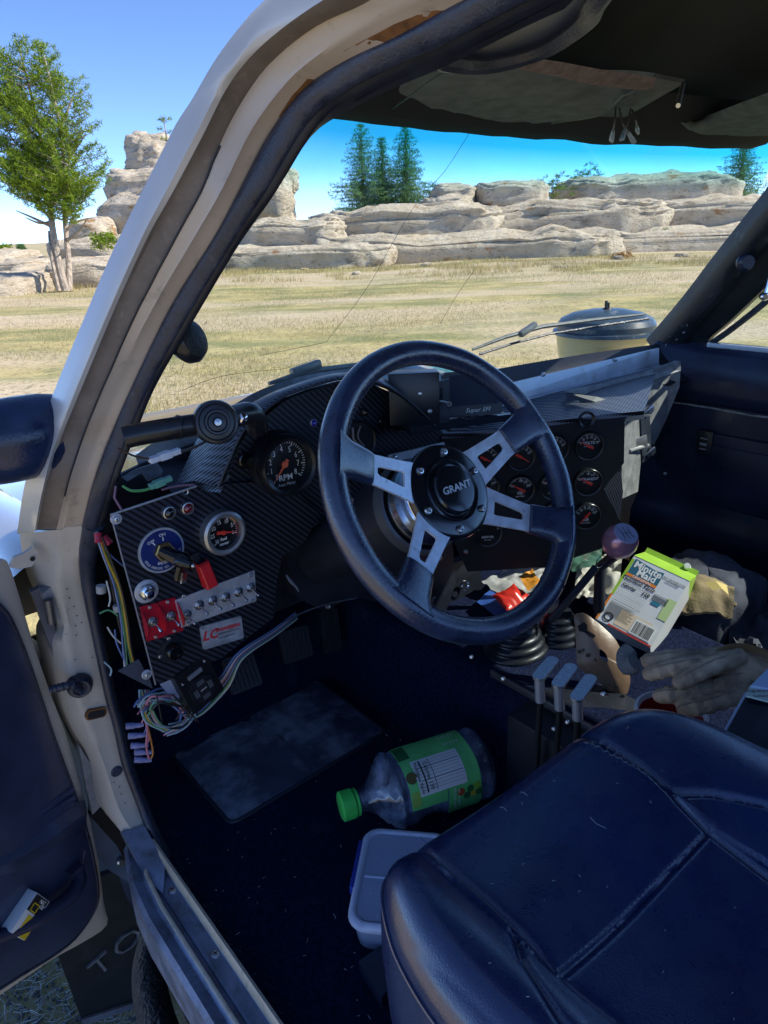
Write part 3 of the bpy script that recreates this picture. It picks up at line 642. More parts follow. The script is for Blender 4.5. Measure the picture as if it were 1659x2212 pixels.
# carpeted floor: flat, then up the toe board, and up the side of the tunnel
def floor_z(x, y):
    z = 0
    if y > .47: z += (y - .47) * .9
    t = max(0, min(1, (x - .455) / .05)); z = max(z, .165 * t * t * (3 - 2 * t)) if x < .86 else max(z, .165 * (1 - max(0, min(1, (x - .86) / .06))))
    return z + .0035 * noise.noise(V((x * 14, y * 14, 2)))
nx, ny = 120, 110
P(B().loft([[V((.003 + 1.33 * i / nx, .62 - 1.55 * j / ny, floor_z(.003 + 1.33 * i / nx, .62 - 1.55 * j / ny))) for i in range(nx + 1)] for j in range(ny + 1)]), 'carpet', CARPET, 'dusty blue-black carpet on the cab floor', ang=80)
fr = B(); 
for i in range(900):                               # frayed carpet edge along the sill
    y = random.uniform(-.55, .28); x = .003 + abs(random.gauss(0, .008)); l = random.uniform(.003, .008); a = random.uniform(-1.2, 1.2)
    p = V((x, y, .001)); d = V((-math.cos(a) * .6, math.sin(a), .7)).normalized() * l; s_ = V((.0004, .0004, 0)); k = len(fr.v); fr.v += [tuple(p - s_), tuple(p + s_), tuple(p + d)]; fr.f.append((k, k + 1, k + 2))
P(fr, 'frayed_fibres', pbr('dusty_fibre', (.07, .09, .14), .9), None, smooth=False, kind='stuff')
def hl(y): return .16 + .10 * max(0, min(1, (y + .08) / .22))
# shell: roof, back wall, right side, firewall, all black inside
P(B().loft([[V((x, y, 1.0 + .035 * (1 - ((x - XC) / .62) ** 2) + (.010 if j else 0) - .05 * max(0, (y + .02) / .2))) for x in [hl(y) + (2 * XC - 2 * hl(y)) * i / 16 for i in range(17)]] for j, y in enumerate((.14, .05, -.05, -.2, -.4, -.6, -.9))]), 'headliner', MATTE, 'black headliner', ang=60)
P(B().loft([[V((x, y, 1.045 + .035 * (1 - ((x - XC) / .62) ** 2) - .05 * max(0, (y + .02) / .2))) for x in [hl(y) + .01 + (2 * XC - 2 * hl(y) - .02) * i / 16 for i in range(17)]] for y in (.10, .05, -.05, -.2, -.4, -.6, -.95)]), 'roof_panel', ROOFSKIN, 'silver roof skin', ang=60)
P(B().box(T(XC, -.93, .27), 1.36, .03, .66).box(T(XC, -.93, .98), 1.0, .03, .14), 'cab_back_wall', MATTE, smooth=False)
P(B().box(T(XC + .03, .64, .12), 1.26, .03, .56), 'firewall', MATTE, 'black firewall', smooth=False)
P(B().box(T(.62, .5, -.12), 1.34, 1.9, .08), 'floor_pan', MATTE, None, smooth=False) if False else P(B().box(T(.64, -.16, -.035), 1.30, 1.54, .03), 'floor_pan', MATTE, 'floor pan', smooth=False)
# ================================================================== windscreen, pillars, right side
def wsx(z): return .685 - .40 * (z - .575)
def wspt(u, v):                                    # u -1..1 across, v 0 foot..1 top
    z = .57 + .40 * v; x = XC + u * wsx(z); c = 1 - u * u
    return V((x, (.335 + .10 * c) * (1 - v) + (.125 + .07 * c) * v, z))
P(B().loft([[wspt(-1 + 2.16 * i / 40, v) for i in range(41)] for v in (0, .2, .4, .6, .8, 1.0)]), 'windscreen', mat_windscreen(), 'windscreen with a teal sun band, dust and cracks', ang=80)
CRACK = pbr('crack_line', (.02, .025, .02), .3)
def on_ws(px, py):
    lo_, hi = .3, 4.0
    r = ray(px, py)
    def g(t):
        p = CAM + r * t; v = (p.z - .57) / .40; u = (p.x - XC) / wsx(p.z); c = 1 - u * u
        return p.y - ((.335 + .10 * c) * (1 - v) + (.125 + .07 * c) * v)
    for _ in range(50):
        mid = (lo_ + hi) / 2
        if g(mid) < 0: lo_ = mid
        else: hi = mid
    return CAM + r * lo_ + V((0, -.0006, 0))
for pts in ([(1018, 280), (960, 370), (905, 430), (850, 520), (800, 610), (750, 680), (703, 740)], [(700, 740), (640, 752), (560, 768)], [(392, 845), (420, 832), (480, 812), (560, 801), (620, 795), (683, 774)], [(1030, 575), (985, 640), (950, 700)], [(398, 780), (388, 810)], [(447, 693), (440, 702)]):
    P(B().tube(smooth_pts([on_ws(*p) for p in pts], 3), .00028, 4), 'glass_crack', CRACK)
# header, right pillar
hd = [[wspt(u, v) + V((0, dy, dz)) for v, dy, dz in ((.955, -.004, -.006), (.96, -.03, -.004), (1.0, -.10, .03))] for u in [-.80 + 1.82 * i / 30 for i in range(31)]]
for i, r_ in enumerate(hd):
    r_[0].z += .004 * noise.noise(V((i * .35, 0, 1)))
P(B().loft(hd), 'windscreen_header', MATTE, 'black padded windscreen header', ang=70)
def atr(px, py, x0=1.345, k=.40):
    r = ray(px, py); t = (x0 - k * (CAM.z - .575) - CAM.x) / (r.x + k * r.z); return CAM + r * t
c1 = smooth_pts([atr(x, y) for x, y in ((1800, 255), (1720, 358), (1659, 437), (1560, 560), (1480, 662), (1405, 748))], 4)
c2 = smooth_pts([atr(x, y, 1.36) for x, y in ((1850, 420), (1760, 520), (1659, 615), (1575, 695), (1525, 740), (1508, 790))], 4)
PILL = pbr('black_pillar_trim', (.012, .016, .020), .38, var=.3, vs=18, rvar=.08, dirt=(.22, .23, .25), dscale=30, damt=.03)
rows = [[a + V((.012, .02, .012)), a, a.lerp(b_, .12) + V((-.012, -.01, 0)), a.lerp(b_, .4) + V((-.018, -.012, 0)), a.lerp(b_, .5) + V((-.012, -.01, 0)), a.lerp(b_, .55) + V((-.002, 0, 0)), a.lerp(b_, .9) + V((-.004, -.002, 0)), b_, b_ + V((.02, 0, 0))] for a, b_ in zip(c1, c2)]
rp = P(B().loft(rows), 'far_pillar', PILL, 'black far windscreen pillar with chipped paint', ang=40)
q = atr(1606, 566, 1.33); b = B(); b.lathe(frame(q + V((-.012, -.01, 0)), (-.7, -.7, .1)), [(0, .012), (.012, .012), (.0145, .009), (.0145, .003), (.017, .001), (.017, -.006)], 22); P(b, 'pillar_button', VINYL, 'round black button on the far pillar', rp)
q = atr(1650, 640, 1.335); b = B(); b.lathe(frame(q, (-.8, -.6, 0)), [(0, .014), (.005, .014), (.008, .010), (.008, -.004)], 16).tube([q + V((-.006, -.004, 0)), q + V((0, -.006, .035))], .004, 8); P(b, 'mirror_bolt', CHROME, 'bolt of the far mirror', rp)
b = B()
for x, y in ((1400, 728), (1412, 735), (1432, 742), (1446, 738), (1470, 715), (1477, 700), (1440, 724), (1486, 712), (1455, 730)): b.disc(frame(atr(x, y, 1.31) + V((-.016, -.016, 0)), (-.7, -.7, .2)) @ RZ(x * 37) @ M.Diagonal((1, random.uniform(.3, .6), 1, 1)), random.uniform(.0008, .0045), n=5)
P(b, 'paint_chip', pbr('bare_primer', (.20, .21, .23), .6), None, rp, smooth=False, kind='stuff')
# right door
DX = 1.335
def dr(px, py, x=DX): return at(px, py, x=x)
belt = .556
b = B(); rows = []
for y in (.34, .30, .2, .1, 0, -.15, -.35, -.6, -.9):
    rows.append([V((DX + .03, y, belt + .02)), V((DX - .002, y, belt + .012)), V((DX - .022, y, belt - .004)), V((DX - .034, y, belt - .03)), V((DX - .036, y, belt - .075)), V((DX - .028, y, belt - .10)), V((DX - .012, y, belt - .112)), V((DX - .008, y, belt - .16)), V((DX - .008, y, .20)), V((DX - .020, y, .18)), V((DX - .034, y, .16)), V((DX - .034, y, .12)), V((DX - .01, y, .09)), V((DX - .01, y, -.05))])
fd = P(b.loft(rows), 'passenger_door', VINYL, 'black vinyl passenger door panel', ang=45)
b = B(); b.tube([V((DX - .030, y, belt - .113 + .003 * math.sin(y * 40))) for y in [.30 - .07 * i for i in range(12)]], .0022, 6); P(b, 'worn_trim_line', pbr('worn_trim', (.30, .30, .29), .5, var=.5, vs=120), None, fd)
b = B(); b.box(T(DX - .012, .0, .30) , .014, .40, .17, .006); b.box(T(DX - .022, -.0, .30), .006, .33, .12, .003); P(b, 'door_pocket_panel', VINYL, 'raised panel on the passenger door', fd, ang=50)
q = dr(1524, 955, DX - .02); b = B(); b.box(T(*q) @ RY(0), .016, .036, .055, .005); hn = P(b, 'inner_handle', pbr('satin_black', (.02, .022, .028), .3), 'inner handle cup on the passenger door', fd)
b = B()
for i, dz in enumerate((-.014, -.003, .010)): b.box(T(*(q + V((-.009, 0, dz)))), .004, .016, .003 if i != 1 else .006, .001)
P(b, 'handle_rib', pbr('worn_grey', (.3, .3, .3), .5), None, fd)
# far door window: frame, glass, channel
wf = smooth_pts([atr(x, y, 1.365) for x, y in ((1800, 520), (1659, 648), (1575, 715), (1522, 752), (1508, 778), (1520, 797), (1560, 801))], 5)
P(B().tube(wf, .007, 8), 'window_rubber', RUBBER, 'rubber round the passenger window', fd)
P(B().box(T(DX + .006, -.26, belt + .016), .010, .96, .012, .002), 'window_channel', ALU, 'pale metal strip below the passenger window', fd)
P(B().tube([dr(1620, 772, DX + .02), dr(1670, 778, DX + .02)], .004, 8), 'far_mirror_arm', BLACK)
P(B().slab([V((DX + .022, .30, belt)), V((DX + .022, -.9, belt)), V((DX - .12, -.9, .99)), V((DX - .12, .02, .99)), V((DX - .02, .22, .70))], (.003, 0, 0)), 'passenger_window', GLASS, 'clear passenger door window', smooth=False)
P(B().box(T(1.19, -.42, 1.0), .10, .9, .03, .005), 'far_roof_rail', MATTE, ang=60)
P(B().box(T(1.20, -.90, .8) @ RY(-17), .05, .06, .50, .005), 'rear_side_pillar', MATTE)
P(B().box(T(DX + .055, -.2, .20), .05, 1.46, .62, .02), 'outer_door_skin', PAINT, 'outer skin of the passenger side')

# sun visors and roof hardware
def visor(pts_far, pts_near, z0, z1, name, label, bulge=.012):
    a = smooth_pts([at(x, y, z=z0) for x, y in pts_far], 6); c = smooth_pts([at(x, y, z=z1) for x, y in pts_near], 6); rows = []
    n = len(a)
    for i in range(n):
        r_ = []
        for j in range(11):
            t = j / 10; p = a[i].lerp(c[i], t); s_ = math.sin(math.pi * t) ** .6; e = math.sin(math.pi * i / (n - 1)) ** .35
            r_.append(p - V((0, 0, 1)) * (bulge * s_ * e + .0050 * noise.noise(V((p.x * 11 + p.y * 16, p.y * 24, 1))) * s_ + .0016 * noise.noise(V((p.x * 40, p.y * 40, 2))) * s_))
        rows.append(r_)
    o = P(B().loft(rows), name, FABRIC, label, ang=80); return o, a, c
vz, va, vc = visor([(752, 232), (800, 238), (880, 262), (1000, 268), (1110, 274), (1200, 262), (1290, 248), (1320, 228), (1345, 205)], [(830, 172), (900, 140), (960, 128), (1040, 128), (1120, 128), (1200, 140), (1290, 150), (1360, 152), (1418, 158)], .962, .985, 'sun_visor', 'charcoal cloth driver sun visor folded up')
st_a = smooth_pts([at(x, y, z=.972) for x, y in ((1130, 104), (1220, 118), (1300, 134), (1380, 147), (1420, 152))], 5); st_b = smooth_pts([at(x, y, z=.968) for x, y in ((1110, 122), (1190, 138), (1280, 160), (1370, 172), (1408, 172))], 5)
P(B().loft([[p + V((0, 0, -.006)), p.lerp(q, .5) + V((0, 0, -.011)), q + V((0, 0, -.009))] for p, q in zip(st_a, st_b)]), 'velcro_strip', TAPE, 'faded brown strip on the visor edge', vz, ang=80)
P(B().tube([p + V((0, 0, -.001)) for p in va], .0018, 6), 'piping', FABRIC, None, vz)
P(B().tube(smooth_pts([at(x, y, z=.955) for x, y in ((835, 243), (890, 205), (945, 165), (1000, 140))], 5), .0009, 5), 'visor_seam', BLACK, None, vz)
vz2, _, _ = visor([(1470, 265), (1500, 285), (1560, 298), (1640, 306), (1720, 312)], [(1500, 258), (1540, 245), (1600, 222), (1680, 192), (1760, 160)], .962, .982, 'sun_visor', 'charcoal cloth passenger sun visor, cut by the right edge', .008)
q = [at(x, y, z=.978) for x, y in ((1268, 262), (1300, 248), (1480, 178), (1420, 170), (1340, 215))]
pb = P(B().slab([at(1268, 264, z=.97), at(1335, 262, z=.972), at(1478, 180, z=.975), at(1418, 168, z=.978)], (0, 0, .004)), 'visor_bracket', pbr('dusty_plate', (.055, .055, .058), .6, var=.4, vs=60, dirt=(.16, .16, .16), dscale=60, damt=.25), 'grey bracket plate on the headliner', smooth=False)
for x, y in ((1391, 219), (1345, 262), (1300, 256)): P(B().lathe(frame(at(x, y, z=.968), (0, 0, -1)), [(0, .006), (.003, .006), (.0055, .004), (.0065, -.002)], 14), 'bolt', STEEL, None, pb)
P(B().tube([at(1476, 180, z=.972), at(1470, 205, z=.945), at(1465, 228, z=.93)], .0022, 7), 'hook_pin', STEEL, 'thin metal pin hanging from the headliner', pb)
CON = pbr('pale_blue_connector', (.34, .42, .50), .35, spec=.6)
for i, pts in enumerate(([(1330, 235, .972), (1328, 262, .95), (1324, 285, .94)], [(1338, 236, .972), (1346, 268, .95), (1358, 288, .94)], [(1362, 236, .972), (1356, 265, .95), (1350, 282, .94)], [(1366, 238, .97), (1374, 262, .95), (1376, 276, .945)])):
    w = [at(x, y, z=z) for x, y, z in pts]; hw_ = P(B().tube(smooth_pts(w, 4), .0013, 6), 'hanging_wire', pbr('grey_wire', (.16, .15, .15), .5), None, pb)
    d = (w[2] - w[1]).normalized(); m = frame(w[2] + d * .008, d, (1, .2, 0)); P(B().lathe(m, [(0, -.010), (.0022, -.010), (.0028, -.002), (.0028, .002)], 10).box(m @ T(0, 0, .006), .0062, .003, .010, .0006), 'crimp_terminal', CON, 'pale blue wire terminal', pb)

# ================================================================== dashboard
def tx(b, s, m, size, sx=1.0, shear=0, align='CENTER', bold=0, ext=.00008, spacing=1.0):
    c = bpy.data.curves.new('t', 'FONT'); c.body = s; c.size = size; c.align_x = align; c.align_y = 'CENTER'; c.extrude = ext; c.shear = shear; c.resolution_u = 2; c.offset = bold; c.space_character = spacing
    o = bpy.data.objects.new('t', c); COL.objects.link(o); dg = bpy.context.evaluated_depsgraph_get(); me = bpy.data.meshes.new_from_object(o.evaluated_get(dg))
    mm = m @ M.Diagonal((sx, 1, 1, 1)); b.add([v.co for v in me.vertices], [tuple(p.vertices) for p in me.polygons], mm)
    bpy.data.objects.remove(o); bpy.data.curves.remove(c); bpy.data.meshes.remove(me); return b
def screw(m, r, parent=TR, mat=None, name='screw', hexa=True):
    P(B().lathe(m, [(0, r * .45), (r * .5, r * .45), (r * .55, r * .8), (r * .85, r * .7), (r, r * .2), (r * 1.05, -.001)], 14), name, mat or STEEL, None, parent)
def washer(m, r0, r1, h, parent, mat, name='washer', label=None): return P(B().lathe(m, [(r0, h), (r1 * .93, h), (r1, h * .6), (r1, -.001)], 28), name, mat, label, parent)

# dash top behind everything, and the cowl line under the glass
rows = []
for i in range(31):
    u = -.80 + 1.80 * i / 30; w = wspt(u, 0); rows.append([w + V((0, .02, -.012)), w + V((0, -.012, -.004)), w + V((0, -.05, -.03)), V((w.x, w.y - .12, .50)), V((w.x, .30, .44)), V((w.x, .31, .30))])
P(B().loft(rows), 'dash_base', BLACK, 'black dashboard body under the windscreen', ang=50)
COWL = pbr('grey_cowl_metal', (.26, .30, .33), .4, metal=.4, var=.3, vs=40, dirt=(.35, .32, .26), dscale=30, damt=.2)
cw = [on_ws(x, y) for x, y in ((290, 992), (340, 958), (420, 925), (500, 883), (560, 850), (640, 822), (740, 805), (850, 790), (950, 800), (1090, 800))]
rows = [[p + V((0, .004, .002)), p + V((0, -.004, .006)), p + V((0, -.012, -.008)), p + V((0, -.016, -.03))] for p in smooth_pts(cw, 4)]
P(B().loft(rows), 'windscreen_rubber', COWL, 'grey metal and rubber strip at the foot of the windscreen', ang=50)
# carbon wrapped hood over the instruments
fe = [(469, 1056, .20), (492, 1000, .20), (523, 934, .20), (559, 898, .20), (613, 856, .20), (667, 836, .20), (735, 818, .20), (800, 822, .20), (855, 846, .20), (900, 882, .20), (940, 920, .20)]
be = [(379, 1045, .30), (402, 1000, .30), (432, 940, .30), (480, 905, .30), (534, 877, .30), (598, 850, .30), (665, 826, .30), (735, 808, .30), (795, 806, .30), (845, 832, .30), (890, 875, .30)]
fc = smooth_pts([at(x, y, y=q) for x, y, q in fe], 5); bc = smooth_pts([at(x, y, y=q) for x, y, q in be], 5)
ih = P(B().loft([[p, p.lerp(q, .03) + V((0, 0, .003)), p.lerp(q, .5) + V((0, 0, .007)), q] for p, q in zip(fc, bc)]).loft([[p + V((.004, .001, -.006)), q + V((.006, 0, -.008))] for p, q in zip(fc, bc)]), 'instrument_hood', CARBON3, 'carbon fibre wrapped hood over the instruments', ang=60)
P(B().tube([p + V((0, -.0005, 0)) for p in fc], .0016, 6), 'hood_seam', BLACK, None, ih)
b = B()
for i in range(len(fc) - 1):
    for t in (.25, .75): p = fc[i].lerp(fc[i + 1], t); d = (fc[i + 1] - fc[i]).normalized(); b.tube([p - d * .0011 + V((0, -.002, .0005)), p + d * .0011 + V((0, -.002, .0005))], .0004, 4)
P(b, 'stitching', pbr('grey_thread', (.12, .12, .14), .8), None, ih, kind='stuff')
P(B().slab([at(x, y, y=.35) for x, y in ((228, 1040), (300, 1006), (380, 975), (440, 950), (480, 1060), (300, 1120), (214, 1160))], (0, .006, 0)), 'cowl_side_panel', BLACK, 'black cowl side behind the connectors', smooth=False)
# panels
def panel(name, pts, y, mat, label, th=.004): return P(B().slab([at(x, yy, y=y) for x, yy in pts], (0, th, 0)), name, mat, label, smooth=False)
SPY = .25
sp = panel('switch_panel', [(240, 1112), (425, 1050), (560, 1040), (640, 1060), (690, 1110), (660, 1170), (610, 1200), (598, 1260), (590, 1335), (480, 1421), (336, 1479)], SPY, CARBON, 'carbon fibre switch panel left of the steering column')
P(B().tube([at(x, y, y=SPY) for x, y in ((239, 1112), (330, 1082), (425, 1050))], .0012, 5), 'panel_edge', ALU, 'bare top edge of the switch panel', sp)
P(B().tube([at(x, y, y=SPY) for x, y in ((239, 1112), (290, 1300), (336, 1479))], .0010, 5), 'panel_edge', pbr('scuffed_edge', (.20, .21, .24), .5), None, sp)
cl = panel('cluster_panel', [(462, 1062), (490, 1005), (523, 945), (560, 905), (613, 862), (667, 842), (735, 824), (800, 828), (850, 850), (900, 885), (945, 930), (960, 1060), (700, 1130), (560, 1120)], SPY + .008, CARBON, 'black carbon instrument panel under the hood')
fn = (0, -1, 0)
def pw(px, py, y=SPY, d=0): return at(px, py, y=y) + V((0, -d, 0))
for x, y in ((251, 1121), (317, 1457), (470, 1322) if False else (409, 1500)): 
    if y < 1480: washer(frame(pw(x, y), fn), .002, .0065, .001, sp, ALU); screw(frame(pw(x, y, d=.001), fn), .0035, sp)
P(B().lathe(frame(pw(401, 1062 + 1), fn), [(.0022, .0004), (.0032, .0008), (.0036, -.001)], 14), 'bolt_hole', STEEL, None, sp)

def gauge(name, label, c, n, r, nums, a0, a1, needle, parent=TR, bezel=None, needmat=None, title=None, tsize=.2, sub=None, ticks=24, up=(0, 0, 1), depth=.012, tail=.28, numsize=.15, numr=.66, arc=None, bz=(.86, 1.0), wide=.055, roll=0, title_y=-.42):
    m = frame(c, n, up) @ RZ(roll); i, o = bz
    g = P(B().lathe(m, [(r * i, .001), (r * i, depth * .9), (r * (i + o) / 2, depth), (r * o * .98, depth * .8), (r * o, depth * .4), (r * o, -.004)], 40), name, bezel or pbr('black_bezel', (.010, .011, .015), .28), label)
    P(B().disc(m, r * i, .0012, 40), 'dial', DIAL, None, g, smooth=False)
    b = B()
    for k in range(ticks + 1):
        a = R(a0 + (a1 - a0) * k / ticks); big = k % max(1, ticks // max(1, (len(nums) - 1))) == 0; r0 = r * i * (.76 if big else .84); r1 = r * i * .94; w = r * (.016 if big else .010)
        d = V((math.cos(a), math.sin(a), 0)); s_ = V((-d.y, d.x, 0)); b.add([d * r0 - s_ * w + V((0, 0, .0015)), d * r1 - s_ * w + V((0, 0, .0015)), d * r1 + s_ * w + V((0, 0, .0015)), d * r0 + s_ * w + V((0, 0, .0015))], [(0, 1, 2, 3)], m)
    for k, s_ in enumerate(nums):
        a = R(a0 + (a1 - a0) * k / max(1, len(nums) - 1)); tx(b, s_, m @ T(r * i * numr * math.cos(a), r * i * numr * math.sin(a), .0015), r * numsize * 1.6, .72)
    if title: tx(b, title, m @ T(0, r * title_y, .0015), r * tsize, 1.0, bold=r * .004)
    if sub: tx(b, sub, m @ T(0, r * (title_y - .22), .0015), r * tsize * .55, .9, shear=.2)
    P(b, 'markings', WHITE, 'white printed scale and lettering', g, smooth=False)
    if arc:
        for q0, q1, mt in arc:
            bb = B(); pts = []
            for k in range(13):
                a = R(q0 + (q1 - q0) * k / 12); pts.append([(r * i * .90 * math.cos(a), r * i * .90 * math.sin(a), .0016), (r * i * .97 * math.cos(a), r * i * .97 * math.sin(a), .0016)])
            P(bb.loft(pts, m), 'range_arc', mt, None, g, smooth=False)
    if needle is not None:
        a = R(needle); d = V((math.cos(a), math.sin(a), 0)); s_ = V((-d.y, d.x, 0)); L1 = r * i * .80; L0 = r * i * tail; w = r * wide
        b = B(); b.prism(m, [tuple((d * L1 - s_ * w * .18).xy), tuple((d * L1 + s_ * w * .18).xy), tuple((s_ * w).xy), tuple((-d * L0 + s_ * w * 1.5).xy), tuple((-d * L0 - s_ * w * 1.5).xy), tuple((-s_ * w).xy)], .0030, .0040)
        b.lathe(m, [(0, .0055), (r * .09, .0055), (r * .11, .0045), (r * .11, .002)], 16); P(b, 'needle', needmat or ORANGE, None, g, ang=30)
    P(B().disc(m, r * i * 1.01, depth * .75, 32), 'lens', LENS, None, g, smooth=False)
    return g
tach = gauge('tachometer', 'large black tachometer left of the steering wheel', at(613, 1002, y=.235), (-.10, -1, .06), .0405, ['0', '1', '2', '3', '4', '5', '6', '7', '8'], 232, -42, 230, title='RPM', tsize=.27, sub='Auto Meter', ticks=40, depth=.020, bz=(.80, 1.0), wide=.040, title_y=-.45, tail=.22, numsize=.17, numr=.62)
P(B().lathe(frame(at(613, 1002, y=.235), (-.10, -1, .06)), [(.0405, .002), (.043, -.004), (.042, -.03)], 40), 'tachometer_cup', BLACK, None, tach)
fs_ = gauge('fuel_gauge', 'fuel saver vacuum gauge in a satin silver bezel on the switch panel', pw(477, 1147, d=.004), fn, .0298, ['30', '25', '20', '15', '10', '5', '0'], 228, -18, -12, bezel=pbr('satin_silver', (.42, .42, .43), .38, metal=.8, var=.1, vs=80), title='fuel\nsaver', tsize=.21, ticks=30, depth=.010, bz=(.74, 1.0), needmat=NEEDRED, wide=.05, tail=.42, numsize=.17, title_y=-.42,
           arc=[(52, 22, pbr('amber_print', (.75, .30, .08), .5)), (20, -30, pbr('dark_red_print', (.30, .03, .04), .5)), (228, 196, pbr('olive_print', (.35, .36, .16), .5))])
# battery master switch
bm_ = frame(pw(348, 1188, d=.001), fn)
bat = P(B().lathe(bm_, [(0, .0012), (.0268, .0012), (.0272, -.001)], 44), 'battery_switch', BLUEPLATE, 'round blue battery master switch plate')
P(B().lathe(bm_, [(.0262, .0014), (.0285, .0014), (.0288, .0004), (.0288, -.001)], 44), 'plate_rim', ALU, None, bat)
b = B(); tx(b, 'OFF', bm_ @ T(-.0115, .0145, .0015) @ RZ(10), .0052); tx(b, 'ON', bm_ @ T(.0035, .0195, .0015), .0052); b.box(bm_ @ T(.0035, .0142, .0015), .0012, .005, .0002); b.box(bm_ @ T(-.0085, .0115, .0015) @ RZ(32), .0012, .005, .0002)
for s_, a0, a1, rr, sz in (("COLE-HERSEE CO.", 200, 285, .0228, .0042), ("BATTERY", 247, 292, .0165, .0052), ("U.S.A.", 325, 352, .0228, .0042)):
    for k, ch_ in enumerate(s_):
        a = a0 + (a1 - a0) * k / (len(s_) - 1); tx(b, ch_, bm_ @ RZ(a) @ T(rr, 0, .0015) @ RZ(90), sz, .95)
P(b, 'lettering', WHITE, None, bat, smooth=False)
P(B().lathe(bm_ @ T(.002, -.001, 0), [(.006, .002), (.0125, .002), (.0125, .006), (.011, .0072), (.006, .0072)], 6), 'hex_nut', BRASS, None, bat, ang=20)
tn = V((.45, -.85, -.28)); kb = frame(pw(350, 1190, d=.006), tn, (0, 0, 1))
P(B().lathe(kb, [(.0088, -.004), (.0088, .020), (.0098, .021), (.0098, .030), (.006, .040), (0, .042)], 12), 'switch_key', pbr('gloss_black', (.006, .006, .008), .16), 'black key handle', bat, ang=30)
P(B().box(kb @ T(.004, -.016, .022) @ RZ(-12), .011, .030, .007, .002), 'key_tail', pbr('gloss_black', (0, 0, 0)), None, bat)
b = B()
for i in range(6): b.box(kb @ T(.007, -.022 - i * .0026, .0265) @ RZ(-12), .010, .0012, .002)
P(b, 'key_rib', STEEL, None, bat, smooth=False)
P(B().lathe(kb, [(0, .044), (.0018, .044), (.003, .042), (.0034, .040)], 10), 'key_rivet', STEEL, None, bat)
# indicator lamps
def lamp(px, py, y, r, lens, ring, label, n=fn, yy=None):
    m = frame(at(px, py, y=y), n); o = P(B().lathe(m, [(r * .72, .002), (r * .8, .004), (r * .95, .0035), (r, .001), (r, -.002)], 24), 'indicator_lamp', ring, label)
    P(B().lathe(m, [(0, .0065), (r * .3, .0062), (r * .55, .0048), (r * .74, .002)], 20), 'lamp_lens', lens, None, o); return o
SIL = pbr('silver_ring', (.5, .5, .5), .35, metal=.9, var=.15, vs=150)
lamp(364, 1107, SPY - .001, .0085, pbr('dark_lens', (.004, .004, .005), .08, coat=1), SIL, 'dark indicator lamp on the switch panel')
lamp(404, 1097, SPY - .001, .0082, pbr('ruby_lens', (.16, .004, .012), .1, coat=1), SIL, 'red indicator lamp on the switch panel')
lamp(675, 913, SPY + .006, .0060, pbr('blue_lens', (.02, .02, .35), .08, coat=1), SIL, 'blue indicator lamp beside the wheel rim')
lamp(786, 890, SPY + .006, .0062, pbr('brown_lens', (.05, .02, .015), .1, coat=1), pbr('dark_ring', (.06, .06, .065), .35, metal=.8), 'dark indicator lamp behind the wheel')
# red guarded switch
rm = frame(pw(430, 1222, d=.0), fn) @ RZ(9)
gs = P(B().box(rm @ T(-.004, .006, .003), .013, .030, .006, .0015), 'guarded_switch', pbr('satin_black', (0, 0, 0)), 'toggle switch under a bright red flip guard')
P(B().loft([[(x, y, z) for x, z in ((-.0075, .004), (-.0075, .014 + zz), (-.006, .0155 + zz), (.006, .0155 + zz), (.0075, .014 + zz), (.0075, .004))] for y, zz in ((.012, -.004), (.010, .0), (-.010, .004), (-.021, .006), (-.023, .003))], rm @ T(.001, -.003, .002)).box(rm @ T(-.003, -.012, .012) @ RX(6), .004, .018, .010, .001), 'switch_guard', RED, None, gs, ang=30)
# round push button
pm = frame(pw(316, 1277, d=0), fn)
pbn = washer(pm, .0, .0150, .0015, TR, ALU, 'push_button', 'silver push button on a round washer')
P(B().lathe(pm, [(0, .0035), (.0108, .0035), (.0108, .0015)], 6), 'hex_nut', STEEL, None, pbn, ang=20)
P(B().lathe(pm, [(.0075, .0035), (.0080, .0065), (.006, .0075), (.0055, .012), (.0045, .0135), (0, .0140)], 20), 'button_cap', CHROME, None, pbn)
# switch plate with toggles
spl = P(B().slab([at(x, y, y=SPY - .0025) for x, y in ((378, 1297), (550, 1232), (554, 1298), (392, 1356))], (0, .0018, 0)), 'toggle_plate', ALU, 'brushed aluminium plate with five toggle switches', smooth=False)
for x, y in ((396, 1286 + 1), (541, 1242), (545, 1289 + 9), (406, 1350 - 2)): screw(frame(pw(x, y, SPY - .003), fn), .0030, spl)
def toggle(px, py, y, parent, dirn=(.18, -.85, -.5)):
    m = frame(at(px, py, y=y), fn); P(B().lathe(m, [(0, .001), (.0065, .001), (.007, .0002), (.007, -.001)], 22), 'toggle_washer', STEEL, None, parent)
    P(B().lathe(m, [(.0018, .0035), (.0052, .0035), (.0054, .001)], 6).lathe(m, [(.0015, .0058), (.0034, .0058), (.0036, .003)], 14), 'toggle_nut', STEEL, None, parent, ang=25)
    d = V(dirn).normalized(); q = at(px, py, y=y) + V((0, -.004, 0)); P(B().lathe(frame(q, d), [(.0011, 0), (.0014, .008), (.0021, .013), (.0019, .0150), (0, .0158)], 12), 'toggle_lever', CHROME, None, parent)
for x, y in ((403, 1328), (430, 1307), (459, 1297), (487, 1290), (515, 1279), (541, 1269)): toggle(x, y, SPY - .0028, spl)
